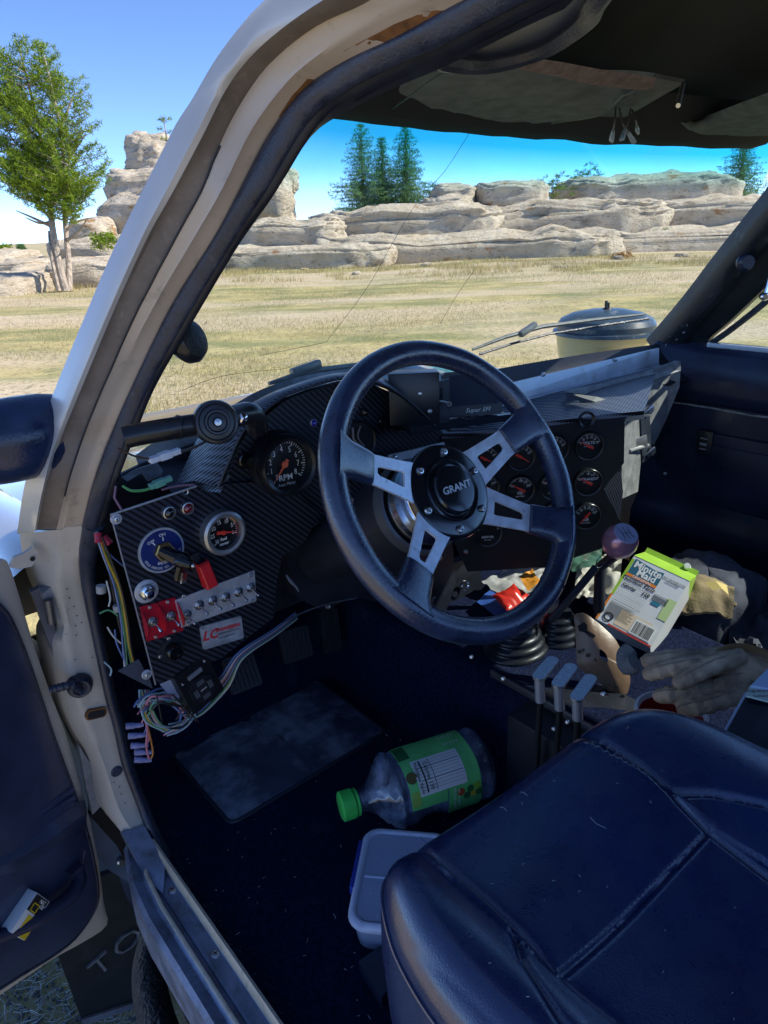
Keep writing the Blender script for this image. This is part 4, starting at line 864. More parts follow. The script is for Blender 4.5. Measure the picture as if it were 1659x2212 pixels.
for k, (x0, y0, x1, y1, x2, y2, x3, y3, tx_, ty_) in enumerate(((303, 1311, 341, 1302, 357, 1375, 317, 1386, 330, 1343), (343, 1300, 378, 1290, 397, 1362, 358, 1373, 369, 1331))):
    rp_ = P(B().slab([at(x, y, y=SPY - .0020) for x, y in ((x0, y0), (x1, y1), (x2, y2), (x3, y3))], (0, .0015, 0)), 'red_switch_base', REDMETAL, ['left', 'right'][k] + ' toggle switch on a red bracket', smooth=False)
    for side, (xa, ya, xb, yb) in enumerate(((x0, y0, x3, y3), (x1, y1, x2, y2))):
        a = at(xa, ya, y=SPY - .002); c = at(xb, yb, y=SPY - .002); rows = []
        for i in range(9):
            t = .12 + .76 * i / 8; p = a.lerp(c, t); h = .012 * math.sin(math.pi * i / 8) ** .7; rows.append([p, p + V((0, -h, 0)), p + V((.0008, -h, 0)), p + V((.0010, 0, 0))])
        P(B().loft(rows), 'guard_ear', REDMETAL, None, rp_, ang=40)
    toggle(tx_, ty_, SPY - .003, rp_)
    for t in (.07, .93): screw(frame(at((x0 + x1) / 2 * (1 - t) + (x2 + x3) / 2 * t, (y0 + y1) / 2 * (1 - t) + (y2 + y3) / 2 * t, y=SPY - .0025), fn), .0024, rp_)
# badge plate
PLm = pbr('galvanised_plate', (.40, .44, .50), .42, metal=.4, var=.25, vs=90, rvar=.1)
q = pw(480, 1366, SPY - .001); bmx = frame(q, fn) @ M(((1, 0, 0, 0), (-.13, 1, 0, 0), (0, 0, 1, 0), (0, 0, 0, 1)))
bd = P(B().prism(bmx, rrect(.0600, .0350, .003), -.001, .0012), 'badge_plate', PLm, 'small metal maker plate with red lettering', smooth=False)
b = B(); tx(b, 'LC', bmx @ T(-.0185, .0015, .0014), .019, .95, shear=.35, bold=.0006); tx(b, 'ENGINEERING', bmx @ T(.0085, .0055, .0014), .0068, .82, shear=.3, bold=.0003); P(b, 'red_lettering', pbr('red_print', (.55, .02, .025), .5), None, bd, smooth=False)
b = B(); tx(b, 'PERFORMANCE TOYOTA', bmx @ T(.0095, -.0005, .0014), .0032, .85); tx(b, 'Late Fueled Power', bmx @ T(.005, -.0065, .0014), .0036, .9, shear=.3); P(b, 'black_lettering', MATTE, None, bd, smooth=False)
for sx_ in (-1, 1):
    for sy_ in (-1, 1): screw(bmx @ T(sx_ * .0268, sy_ * .0145, .001), .0016, bd)
# rotary knob
km = frame(pw(370, 1402, d=.001), fn); kn = P(B().lathe(km, [(.010, .0015), (.0165, .0015), (.0170, -.001)], 32), 'dimmer_knob', pbr('satin_black', (0, 0, 0)), 'black rotary knob at the bottom of the switch panel')
P(B().lathe(km, [(0, .014), (.0085, .014), (.010, .012), (.0105, .001)], 28).lathe(km @ T(.004, -.003, .013), [(0, .004), (.002, .004), (.0028, .002), (.003, 0)], 12), 'knob_cap', pbr('gloss_black', (0, 0, 0)), None, kn)
for x, y in ((345, 1417), (363, 1378)): screw(frame(pw(x, y, d=.001), fn), .0028, kn)
# speedometer hole, knobs and switches of the cluster
m = frame(at(772, 958, y=SPY + .004), fn); sh = P(B().lathe(m, [(.030, .001), (.0315, .0035), (.0335, .002), (.034, -.002)], 36), 'empty_gauge_hole', pbr('dark_ring', (0, 0, 0)), 'empty round gauge hole with loose wires behind the wheel')
P(B().disc(m, .0305, .0006, 30), 'hole_back', MATTE, None, sh, smooth=False)
P(B().tube(smooth_pts([m @ V((-.010, .026, .004)), m @ V((-.012, .010, .008)), m @ V((-.002, -.002, .009)), m @ V((.004, -.012, .008))], 5), .0018, 7).tube(smooth_pts([m @ V((.004, .026, .004)), m @ V((-.004, .012, .007)), m @ V((.006, -.004, .008))], 5), .0014, 7), 'loose_wire', pbr('grey_wire', (0, 0, 0)), None, sh)
P(B().box(m @ T(.006, -.016, .009) @ RZ(20), .008, .014, .005, .001), 'wire_plug', pbr('grey_plastic', (.16, .17, .18), .5), None, sh)
for x, y, r_ in ((532, 995, .010), (829, 913, .009), (866, 917, .0095)):
    m = frame(at(x, y, y=SPY + .005), fn); P(B().lathe(m, [(0, .014), (r_ * .75, .014), (r_ * .85, .012), (r_ * .9, .002), (r_ * 1.1, .001), (r_ * 1.1, -.002)], 22), 'dash_knob', pbr('gloss_black', (0, 0, 0)), 'black pull knob on the instrument panel at %s' % {532: 'the tachometer', 829: 'the gauge hole', 866: 'the hood end'}[x])
# under the hood end: torn trim flap
P(B().slab([at(x, y, y=.225) for x, y in ((469, 1052), (480, 1010), (498, 1030), (482, 1045))], (0, .002, 0)), 'torn_trim_flap', pbr('grey_trim', (.07, .09, .11), .5), None, smooth=False)
# spot lamp handle through the pillar
SPB = pbr('handle_black', (.010, .011, .014), .30, var=.2, vs=40, rvar=.06)
h0 = [at(x, y, y=yy) for x, y, yy in ((270, 945, .17), (300, 938, .165), (380, 924, .155), (445, 914, .15))]
hs = P(B().tube(smooth_pts(h0, 4), .0115, 16), 'spot_lamp_handle', SPB, 'black spot lamp handle reaching in through the pillar')
P(B().tube([at(383, 923, y=.154), at(388, 923, y=.154)], .0125, 18), 'handle_collar', SPB, None, hs)
hb = at(465, 912, y=.14); P(B().lathe(frame(hb, (-.25, -.93, .22)), [(0, .013), (.004, .013), (.005, .011), (.009, .0105), (.0105, .012), (.0125, .012), (.0135, .0095), (.0175, .009), (.019, .0105), (.0215, .010), (.0228, .007), (.0228, -.008), (.018, -.014), (.010, -.016)], 40), 'handle_knob', SPB, 'ringed round knob', hs, ang=25)
P(B().lathe(frame(hb, (-.25, -.93, .22)), [(0, .0150), (.0036, .0145), (.0042, .012)], 14), 'knob_screw', STEEL, None, hs)
P(B().tube(smooth_pts([at(485, 907, y=.15), at(515, 897, y=.16), at(540, 893, y=.165), at(552, 905, y=.17), at(556, 925, y=.18)], 5), .0125, 14), 'handle_elbow', SPB, None, hs)
P(B().lathe(frame(at(522, 903, y=.148), (-.2, -1, .1)), [(0, .006), (.003, .0055), (.006, .003), (.0065, 0)], 14), 'elbow_screw', CHROME, None, hs)
P(B().tube(smooth_pts([at(448, 952, y=.15), at(420, 966, y=.16), at(392, 976, y=.17)], 4), .0016, 6), 'handle_cable', BLACK, None, hs)
# connectors by the pillar
WH = pbr('clear_white_plastic', (.55, .58, .66), .4, spec=.6)
b = B(); d = (at(382, 975, y=.2) - at(332, 992, y=.2)).normalized(); m = frame(at(356, 984, y=.2), d, (0, 0, 1)); b.box(m, .010, .008, .014, .0015).box(m @ T(0, 0, .012), .008, .006, .012, .001).box(m @ T(0, 0, -.012), .009, .006, .012, .001); wcn = P(b, 'wire_connector', WH, 'white wire connector by the pillar')
P(B().tube(smooth_pts([at(255, 968, y=.2), at(290, 985, y=.2), at(330, 992, y=.2)], 4), .0013, 6), 'connector_lead', pbr('brown_wire', (.06, .03, .02), .5), None, wcn)
GRN = pbr('sea_green_plastic', (.10, .30, .24), .45)
d = (at(365, 1035, y=.22) - at(325, 1052, y=.22)).normalized(); m = frame(at(344, 1043, y=.22), d, (0, 0, 1)); gcn = P(B().box(m, .0085, .0085, .013, .0015).box(m @ T(0, 0, .010), .006, .006, .010, .001).box(m @ T(0, .0, -.009), .007, .0065, .006, .001), 'wire_connector', GRN, 'sea green wire connector above the switch panel')
P(B().tube(smooth_pts([at(265, 1050, y=.22), at(285, 1060, y=.22), at(315, 1058, y=.22), at(332, 1050, y=.22)], 4), .0016, 6), 'connector_lead', pbr('green_wire', (.08, .30, .10), .45), None, gcn)
P(B().slab([at(x, y, y=.24) for x, y in ((262, 1030), (300, 1012), (340, 1000), (352, 1016), (348, 1028), (320, 1040), (306, 1022), (275, 1040))], (0, .003, 0)), 'steel_bracket', pbr('blue_grey_steel', (.07, .10, .15), .4, metal=.5, var=.3, vs=60), 'bare steel bracket above the switch panel', smooth=False)
P(B().tube([at(250, 1050, y=.24), at(247, 1075, y=.24), at(262, 1100, y=.24)], .0014, 6).tube(smooth_pts([at(350, 1058, y=.24), at(380, 1050, y=.24), at(420, 1047, y=.235)], 3), .0013, 6), 'loose_wire', pbr('mauve_wire', (.16, .09, .16), .5), 'thin loose wires above the switch panel')
# tweeter on the pillar
q = at(404, 738, y=.19); m = frame(q, (.45, -.75, .3)); tw = P(B().lathe(m, [(.0, -.016), (.016, -.012), (.0225, -.004), (.0235, .004), (.020, .010)], 28), 'pillar_tweeter', SPB, 'small round black tweeter on the pillar')
P(B().lathe(m, [(.0215, .006), (.019, .012), (.012, .0165), (.0, .018)], 28), 'tweeter_mesh', pbr('speaker_mesh', (.02, .025, .03), .5, metal=.4, bump=1, bs=900), None, tw)
# ================================================================== centre console of the dashboard
CN = V((-.594, -.805, 0)); CO = V((.655, .26, .409))
def cp(px, py, d=0): return atpl(px, py, CO, CN) + CN * d
ctr = P(B().slab([cp(x, y) for x, y in ((955, 938), (1000, 935), (1150, 915), (1300, 896), (1350, 893), (1348, 1000), (1304, 1056), (1342, 1130), (1300, 1185), (1180, 1225), (1010, 1235), (960, 1130))], CN * -.004), 'centre_panel', MATTE, 'black centre gauge panel turned towards the driver', smooth=False)
V18 = ['8', '10', '12', '14', '16', '18']; T25 = ['100', '', '180', '210', '250']
for nm, px, py, nums, nd, lab in (('VOLTS', 1270, 962, V18, 152, 'voltmeter, top gauge of the right column'), ('TRANS', 1268, 1040, T25, 152, 'transmission temperature gauge, middle of the right column'), ('AIR', 1265, 1113, ['0', '50', '75', '100', '125', '150'], 228, 'air pressure gauge, lowest of the right column'),
        ('OIL', 1123, 1055, T25, 150, 'oil temperature gauge seen between two wheel spokes'), ('WATER', 1047, 1050, T25, 152, 'water temperature gauge beside the wheel hub'), ('AIR/FUEL', 1053, 1150, ['', '', ''], None, 'air fuel gauge under the lower right spoke'),
        ('', 1047, 990, V18, -28, 'gauge behind the upper right spoke, left one'), ('', 1123, 985, V18, -32, 'gauge behind the upper right spoke, right one'), ('OIL', 1193, 1048, T25, 150, 'gauge half hidden by the right of the wheel rim'), ('', 1193, 1113, ['0', '40', '80'], 150, 'gauge low behind the right of the wheel rim'), ('', 1196, 968, V18, 150, 'gauge high behind the right of the wheel rim')):
    gauge('gauge', lab, cp(px, py, .002), CN, .0262, nums, 158, 22, nd, title=nm or None, tsize=.27 if len(nm) < 6 else .22, sub='Auto Meter' if nm else None, ticks=20, depth=.006, bz=(.88, 1.0), needmat=NEEDRED, wide=.06, tail=.40, title_y=.20 if nm in ('VOLTS', 'TRANS') else -.30, numsize=.15)
P(B().lathe(frame(cp(1266, 905, .002), CN), [(.010, .001), (.014, .004), (.015, 0)], 20), 'panel_dial', pbr('dark_ring', (0, 0, 0)), 'small dark dial above the voltmeter')
# carbon pad on top, with the aluminium strip at its back edge
fr_ = [cp(x, y) for x, y in ((955, 938), (1000, 935), (1075, 925), (1150, 915), (1225, 905), (1300, 896), (1360, 890), (1392, 886))]
bk = [V((.58 + .66 * i / 7, .300 - .0035 * i, .535)) for i in range(8)]
pad = P(B().loft([[a + V((0, 0, -.008)), a + V((-.001, -.001, 0)), a.lerp(b_, .5), b_] for a, b_ in zip(fr_, bk)]), 'dash_pad', CARBON2, 'carbon fibre wrapped pad on top of the centre console', ang=50)
STRIP = pbr('worn_aluminium_strip', (.50, .53, .60), .38, metal=.45, var=.2, vs=24, rvar=.08, dirt=(.30, .24, .20), dscale=22, damt=.25)
sa, sb = V((.60, .302, .534)), V((1.245, .277, .534))
strip = P(B().slab([sa, sb, sb + V((0, .004, .038)), sa + V((0, .006, .032))], (0, .003, 0)).slab([sa + V((0, 0, .0)), sb, sb + V((0, -.008, -.001)), sa + V((0, -.008, -.001))], (0, 0, .002)), 'windscreen_strip', STRIP, 'riveted aluminium strip along the foot of the windscreen', smooth=False)
for x, y in ((1172, 807), (1328, 775), (1407, 757 + 12)):
    p = at(x, y + 2, y=.287); screw(frame(p + V((0, -.001, 0)), fn), .0042, strip)
# black box and screen on the pad
bx_n = V((-.62, -.78, .06)); q = at(895, 862, y=.215); m = frame(q, bx_n)
bb_ = P(B().box(m @ T(0, 0, -.02), .072, .074, .045, .001), 'relay_box', pbr('black_steel_box', (.010, .011, .016), .3, var=.3, vs=30), 'black steel box with cap screws on the dash', ang=30)
for dx, dy in ((.008, .008), (.022, -.018)): screw(m @ T(dx, dy, .002), .0036, bb_, STEEL); 
P(B().slab([at(x, y, y=.232) for x, y in ((941, 826), (971, 818), (972, 908), (941, 912))], (.002, .004, 0)), 'box_bracket', pbr('scuffed_black_steel', (.035, .04, .055), .4, metal=.3, var=.4, vs=50), 'perforated bracket side of the box', bb_, smooth=False)
b = B(); b.prism(frame(at(956, 860, y=.230), (.55, -.83, 0)), rrect(.004, .018, .0019), 0, .0006); b.disc(frame(at(957, 842, y=.229), (.55, -.83, 0)), .003, n=14); P(b, 'bracket_slot', MATTE, None, bb_, smooth=False)
P(B().tube([at(942, 866, y=.225), at(958, 868, y=.222), at(968, 871, y=.22)], .0022, 7).lathe(frame(at(970, 872, y=.219), (-.5, -.85, 0)), [(.0015, .002), (.004, .002), (.004, -.001)], 14), 'box_latch', STEEL, None, bb_)
mn = V((-.50, -.84, .16)); q = at(1022, 850, y=.225); m = frame(q, mn)
mo = P(B().prism(m, rrect(.094, .070, .005), -.016, .0), 'engine_screen', pbr('screen_case', (.010, .011, .013), .35), 'small black engine management screen on the dash', ang=40)
P(B().prism(m, rrect(.080, .050, .002), .0, .0008) if False else B().prism(m @ T(.002, .006, 0), rrect(.078, .048, .002), .0002, .0010), 'screen_glass', pbr('screen_glass', (.006, .012, .035), .35, spec=.2), None, mo, smooth=False)
b = B(); tx(b, 'Super EFI', m @ T(.006, -.026, .0012), .0095, 1.1, shear=.35); P(b, 'lettering', WHITE, None, mo, smooth=False)
P(B().slab([at(x, y, y=.20) for x, y in ((884, 922), (1000, 908), (1140, 890), (1138, 905), (980, 925), (890, 940))], (0, .012, 0)), 'console_lip', pbr('gloss_console_edge', (.012, .016, .024), .25), 'glossy black lip under the screen', smooth=False)
# far end of the dash: sun-lit grey frame
GREY = pbr('dusty_grey_metal', (.27, .27, .27), .6, metal=.2, var=.35, vs=45, dirt=(.42, .40, .37), dscale=40, damt=.35, bump=.3, bs=150)
GREYD = pbr('dark_slate_trim', (.03, .04, .06), .5, var=.3, vs=30)
def bar(name, pts, off, mat, label=None, parent=TR): return P(B().slab([V(p) for p in pts], off), name, mat, label, parent, smooth=False)
shf = bar('dash_shelf', [at(1222, 846, y=.245), at(1300, 832, y=.247), at(1396, 806, y=.242), at(1470, 780, y=.222), at(1471, 800, y=.222), at(1400, 828, y=.242), at(1300, 858, y=.245)], (.0, .012, .0), GREY, 'dusty grey shelf bar at the far end of the dash')
bar('shelf_brace', [at(1222, 848, y=.235), at(1290, 857, y=.20), at(1372, 884, y=.16), at(1362, 890, y=.16), at(1280, 866, y=.20)], (0, 0, -.008), GREYD, 'dark diagonal brace of the shelf')
bar('dash_pad_end', [at(1340, 892, y=.15), at(1392, 883, y=.16), at(1392, 905, y=.16), at(1330, 915, y=.15)], (0, .006, 0), GREYD, None)
ep = bar('end_plate', [at(1386, 830, y=.25), at(1448, 812, y=.25), at(1470, 800, y=.235), at(1468, 835, y=.235), at(1440, 905, y=.25), at(1412, 962, y=.255), at(1390, 940, y=.255), at(1344, 905, y=.24), at(1344, 872, y=.24)], (.004, .010, 0), GREY, 'dusty grey end plate of the dash')
bar('end_post', [at(1345, 905, y=.20), at(1380, 900, y=.215), at(1384, 1000, y=.215), at(1378, 1062, y=.21), at(1342, 1078, y=.20)], (.004, .012, 0), GREY, 'grey upright post at the end of the gauge panel')
bar('end_post_strap', [at(1385, 905, y=.222), at(1404, 898, y=.222), at(1408, 985, y=.224), at(1388, 1000, y=.222)], (.003, .010, 0), GREYD, 'dark strap behind the grey post')  # dark slate strap set behind the post
bar('carbon_gusset', [at(1342, 1020, y=.175), at(1346, 1062, y=.175), at(1338, 1132, y=.18), at(1302, 1075, y=.165), at(1298, 1058, y=.165)], (.003, .006, 0), pbr('carbon_fibre_vinyl', (0, 0, 0)), 'carbon fibre gusset beside the lowest gauge')
hg = P(B().box(frame(at(1377, 960, y=.212), (-.4, -.9, 0)) @ RZ(12), .046, .028, .003, .0008).tube([at(1360, 974, y=.207), at(1400, 962, y=.207)], .004, 8), 'piano_hinge', pbr('dusty_hinge', (.36, .36, .36), .45, metal=.6, var=.2, vs=90), 'small hinge on the grey post', ang=30)
for x, y in ((1385, 948), (1392, 955), (1366, 968), (1378, 975)): screw(frame(at(x, y, y=.209), (-.4, -.9, 0)), .0022, hg)
for x, y in ((1402, 885), (1110, 1190 - 30), (1406, 975)):
    if x > 1200: P(B().lathe(frame(at(x, y, y=.22), (-.5, -.85, .1)), [(0, .010), (.004, .010), (.004, .004), (.010, .004), (.010, 0)], 6).box(frame(at(x, y, y=.212), (-.5, -.85, .1)) @ RZ(40), .024, .006, .004, .001), 'wing_nut', STEEL, 'wing nut on the end plate', ang=25)
screw(frame(at(1148, 1005 + 515 - 515, y=.2), fn), .003) if False else None
screw(frame(at(1437, 1029 - 6, y=.26), (-.7, -.7, 0)), .004)
# silver bracket behind the wheel hub
sbk = P(B().slab([at(x, y, y=.215) for x, y in ((841, 983), (960, 956), (962, 1020), (930, 1030), (842, 1036))], (0, .003, 0)), 'column_bracket', ALU, 'aluminium column bracket behind the wheel', smooth=False)
for x, y in ((853, 989), (949, 966), (857, 1012), (914, 992)): screw(frame(at(x, y, y=.213), fn), .0042, sbk)
# lower dash and column shroud
P(B().slab([at(x, y, y=.285) for x, y in ((610, 1090), (965, 1030), (985, 1260), (960, 1330), (820, 1300), (760, 1290), (700, 1320), (640, 1290), (612, 1180))], (0, .03, 0)), 'lower_dash', BLACK, 'black lower dash panel around the column', ang=30)
b = B(); lip = [at(x, y, y=.283) for x, y in ((612, 1345), (650, 1325), (705, 1305), (770, 1292))]; P(B().tube(smooth_pts(lip, 4), .0012, 6), 'panel_lip', pbr('worn_edge', (.05, .055, .07), .4), 'scuffed lower edge of the dash'); screw(frame(at(708, 1310, y=.28), fn), .0042); screw(frame(at(1006, 1191, y=.26), fn), .0042); screw(frame(at(1090, 1193 + 3, y=.26), fn), .003) if False else None
P(B().tube(smooth_pts([at(x, y, y=.262) for x, y in ((716, 1112), (706, 1116), (690, 1128), (668, 1140), (645, 1150), (632, 1160))], 4), .0009, 5).tube(smooth_pts([at(x, y, y=.26) for x, y in ((618, 1242), (628, 1256), (640, 1268), (645, 1278))], 4), [.0012, .0016, .002, .0024, .0026, .0026, .0024, .002, .0018, .0016, .0014, .0012, .001], 6), 'torn_trim_edge', pbr('torn_edge', (.14, .16, .20), .5), 'torn pale edges of dash trim')
P(B().lathe(frame(at(1003, 1265, y=.30), fn), [(.0085, .001), (.0095, .003), (.0108, .001), (.0108, -.001)], 24), 'trim_ring', CHROME, 'chrome ring on the lower dash')
P(B().slab([at(x, y, y=.31) for x, y in ((925, 1235), (1030, 1200), (1050, 1285), (1038, 1315), (955, 1345), (900, 1320))], (0, .02, 0)), 'console_side', BLACK, None, smooth=False)

# ================================================================== steering wheel
RK = .5654; WC = V((.3205, 0, .5623)); wn_ = V((0, -math.cos(RK), math.sin(RK))); wm = frame(WC, wn_)
LEA = pbr('black_leather_rim', (.020, .030, .070), .27, var=.35, vs=26, coat=.5, bump=.4, bs=520, bdist=.0012, rvar=.10, spec=.9, dirt=(.05, .055, .065), dscale=30, damt=.1)
ring = lambda r, z=0, n=96: [V((r * math.cos(2 * math.pi * i / n), r * math.sin(2 * math.pi * i / n), z)) for i in range(n)]
RR = .1635
sw = P(B().tube([p + V((0, 0, .0004 * math.sin(i * .9))) for i, p in enumerate(ring(RR))], .0143, 20, closed=True, m=wm), 'steering_wheel', LEA, 'leather wrapped four-spoke sports steering wheel', ang=80)
RECESS = -.020
def spoke(deg):
    m = wm @ RZ(deg)
    # aluminium plate with a tapered slot, from hub (recessed) to rim
    o = [(.040, -.026), (.060, -.0225), (.104, -.0175), (.124, -.0170), (.124, .0170), (.104, .0175), (.060, .0225), (.040, .026)]
    sl_ = [(.064, -.0082), (.067, -.0092), (.101, -.0052), (.104, -.0028), (.104, .0028), (.101, .0052), (.067, .0092), (.064, .0082)]
    zf = lambda x: RECESS + (x - .04) / .075 * .014
    b = B(); k = len(o); th = .0032
    vs_ = [(x, y, zf(x)) for x, y in o] + [(x, y, zf(x)) for x, y in sl_] + [(x, y, zf(x) - th) for x, y in o] + [(x, y, zf(x) - th) for x, y in sl_]; f = []
    for i in range(k):
        j = (i + 1) % k; f += [(i, j, k + j, k + i), (2 * k + i, 3 * k + i, 3 * k + j, 2 * k + j), (i, 2 * k + i, 2 * k + j, j), (k + i, k + j, 3 * k + j, 3 * k + i)]
    b.add(vs_, f, m); s_ = P(b, 'spoke', pbr('scratched_spoke_metal', (.66, .70, .78), .38, metal=.4, var=.16, vs=70, rvar=.12, bump=.15, bs=200), 'slotted aluminium spoke', sw, ang=20)
    # leather boss flaring into the rim
    rows = []
    for i in range(9):
        t = i / 8; x = .112 + .050 * t; hw_ = .0185 + .0050 * t ** 1.2 + .022 * max(0, t - .62) ** 1.5 * 2.4; hh = .0068 + .0045 * t; z0 = zf(min(x, .118)) + (.012 * t)
        rows.append([(x, hw_ * (abs(math.cos(a)) ** .6) * (1 if math.cos(a) > 0 else -1), z0 - .0015 + hh * (abs(math.sin(a)) ** .7) * (1 if math.sin(a) > 0 else -1)) for a in [2 * math.pi * q / 20 for q in range(20)]])
    b = B().loft(rows, m, closed=True); b.add(rows[0], [tuple(range(20))], m); P(b, 'spoke_cover', LEA, None, sw, ang=60)
for d in (154, 17, -35, -144): spoke(d)
hm = wm @ T(0, 0, RECESS)
GB = pbr('gloss_hub_black', (.008, .009, .013), .14, coat=.5)
P(B().lathe(hm, [(.030, .0045), (.052, .0045), (.0560, .0025), (.0570, -.001), (.0570, -.006)], 56), 'hub_ring', GB, 'gloss black hub ring', sw, ang=30)
P(B().lathe(hm, [(.0375, .0042), (.0375, .0075), (.0355, .0085), (.0335, .0075), (.0315, .0060), (.0300, .0060), (.0292, .0105), (.0270, .0125), (.020, .0138), (0, .0145)], 48), 'horn_button', GB, 'domed black horn button', sw, ang=30)
for i in range(6):
    a = R(60 * i + 16); screw(hm @ T(.0465 * math.cos(a), .0465 * math.sin(a), .0045), .0046, sw, STEEL, 'hub_bolt')
b = B(); tx(b, 'GRANT', hm @ T(0, 0, .0147), .0118, 1.12, shear=.12, bold=.00025); P(b, 'lettering', pbr('silver_print', (.62, .64, .68), .35, metal=.5), None, sw, smooth=False)
P(B().lathe(hm, [(.050, -.006), (.052, -.014), (.0485, -.016), (.0515, -.019), (.0485, -.023), (.0515, -.027), (.0485, -.031), (.053, -.036), (.053, -.052), (.030, -.054)], 48), 'hub_adapter', pbr('polished_adapter', (.55, .58, .64), .2, metal=1, var=.1, vs=30), 'ribbed polished hub adapter', sw, ang=25)
# cross stitching on the inside of the rim
b = B(); 
for i in range(150):
    a0 = 2 * math.pi * i / 150; a1 = 2 * math.pi * (i + 1) / 150
    for s_ in (1, -1):
        f = lambda a, z: wm @ V(((RR - .0140) * math.cos(a), (RR - .0140) * math.sin(a), z)); b.tube([f(a0, -.0012 * s_ + .004), f(a1, .0032 * s_ + .004)], .0005, 4, caps=False)
P(b, 'stitching', pbr('rim_thread', (.09, .10, .12), .7), 'cross stitching along the inside of the rim', sw, kind='stuff')
b = B(); a = R(-62); b.tube([wm @ V(((RR + .0146 * math.cos(q)) * math.cos(a), (RR + .0146 * math.cos(q)) * math.sin(a), .0146 * math.sin(q))) for q in [2 * math.pi * i / 20 for i in range(20)]], .0006, 5, closed=True); P(b, 'rim_joint_seam', BLACK, None, sw)
# column
colm = frame(WC, wn_)
P(B().lathe(colm, [(.0, -.076), (.050, -.076), (.056, -.085), (.056, -.15), (.046, -.16), (.044, -.34), (0, -.34)], 32), 'steering_column', BLACK, 'black steering column', ang=30)
P(B().lathe(colm @ T(0, 0, -.085), [(.0565, .012), (.0600, .010), (.0600, -.006), (.0565, -.008)], 32), 'column_collar', pbr('grey_collar', (.10, .11, .13), .35, metal=.5), None)
P(B().slab([at(x, y, y=.15) for x, y in ((762, 1078), (778, 1080), (790, 1110), (800, 1150), (818, 1190), (806, 1196), (785, 1160), (770, 1120))], (0, .006, 0)), 'stalk_lever', pbr('grey_textured_plastic', (.17, .18, .20), .6, bump=.4, bs=700), 'grey plastic lever behind the left of the wheel', smooth=False)
P(B().tube([at(806, 1192, y=.15), at(816, 1202, y=.15)], .0035, 8), 'stalk_tip', STEEL)
P(B().tube(smooth_pts([at(948, 1205, y=.22), at(940, 1222, y=.22), at(932, 1240, y=.215)], 3), .0028, 7).lathe(frame(at(948, 1204, y=.215), fn), [(0, .004), (.004, .004), (.005, 0)], 12), 'ignition_cable', STEEL, 'small clamp below the column')
P(B().tube(smooth_pts([at(918, 1305, y=.27), at(930, 1296, y=.27), at(940, 1290, y=.27)], 3), .0022, 6).box(frame(at(930, 1300, y=.265), fn), .010, .014, .006, .001), 'cable_clamp', pbr('dark_steel', (.14, .14, .15), .4, metal=.7), 'cable clamp under the column')
# pedals
PED = pbr('pedal_rubber', (.020, .021, .026), .5, bump=.3, bs=300)
def pedal(label, px, py, y, w, h, tilt=25, rz=-6):
    q = at(px, py, y=y); m = frame(q, (0, -math.cos(R(tilt)), math.sin(R(tilt)))) @ RZ(rz)
    o = P(B().prism(m, rrect(w, h, .006), -.008, 0), 'pedal', PED, label, ang=30)
    b = B(); n = 7
    for i in range(n): b.box(m @ T(-w / 2 + w * (i + .5) / n, 0, .0012), w / n * .5, h * .88, .003, .0008)
    P(b, 'pedal_rib', PED, None, o, kind='stuff'); P(B().tube([m @ V((0, h * .3, -.006)), m @ V((0, h * .7, -.05)), m @ V((0, h * 1.2 + .05, -.09))], .006, 8), 'pedal_arm', BLACK, None, o)
pedal('clutch pedal pad under the wheel', 640, 1392, .44, .062, .058); pedal('ribbed brake pedal pad, right of the clutch', 716, 1362, .45, .040, .085, 15); pedal('left foot pedal pad beside the wiring', 524, 1452, .40, .056, .06, 35, -4)

# ================================================================== wiring left of and under the switch panel
WC_ = {'w': (.50, .50, .48), 'y': (.55, .36, .03), 'g': (.10, .30, .14), 'b': (.10, .16, .36), 'p': (.50, .18, .24), 'k': (.012, .012, .014), 'c': (.30, .42, .48), 'o': (.55, .22, .05)}
def wire(pts, col, r=.0013, name='wire', label=None, parent=TR): return P(B().tube(smooth_pts(pts, 4), r, 6), name, pbr('wire_' + col, WC_[col], .45), label, parent)
hl_ = wire([at(x, y, y=.30) for x, y in ((208, 1150), (225, 1200), (245, 1255), (262, 1330), (268, 1400), (272, 1450))], 'w', .0024, 'wiring_loom', 'loom of coloured wires between the jamb and the switch panel')
for i, (c, o) in enumerate((('y', 6), ('g', 3), ('k', -6), ('g', -3), ('y', 9), ('b', -9), ('k', 12))):
    random.seed(i); wire([at(x + o * (.4 + t * .2) + random.uniform(-5, 5), y, y=.30 - .004 * i) for t, (x, y) in enumerate(((212, 1160), (230, 1210), (252, 1270), (266, 1340), (274, 1400), (285, 1460)))], c, random.uniform(.001, .0018), 'wire', None, hl_)
P(B().tube([at(222, 1160, y=.285), at(236, 1176, y=.28)], .0055, 10), 'red_terminal', pbr('red_terminal', (.45, .02, .05), .45), None, hl_); P(B().tube([at(212, 1152, y=.285), at(213, 1172, y=.28)], .0045, 10), 'red_terminal', pbr('red_terminal', (0, 0, 0)), None, hl_)
for a, c_ in ((( (207, 1160), (240, 1200), (278, 1232)), 'b'), (((215, 1325), (235, 1318), (255, 1330)), 'g'), (((230, 1255), (238, 1290), (235, 1310)), 'w'), (((232, 1355), (245, 1375), (262, 1390)), 'w'), (((248, 1360), (252, 1390), (268, 1425)), 'b'), (((225, 1430), (240, 1445), (238, 1460)), 'c')):
    wire([at(x, y, y=.285) for x, y in a], c_, .0011, 'wire', None, hl_)
P(B().tube([at(218, 1265, y=.30), at(219, 1280, y=.30)], .006, 10).tube([at(251, 1308, y=.285), at(253, 1320, y=.285)], .0045, 8), 'loom_clip', pbr('grey_clip', (.30, .30, .30), .5), None, hl_)
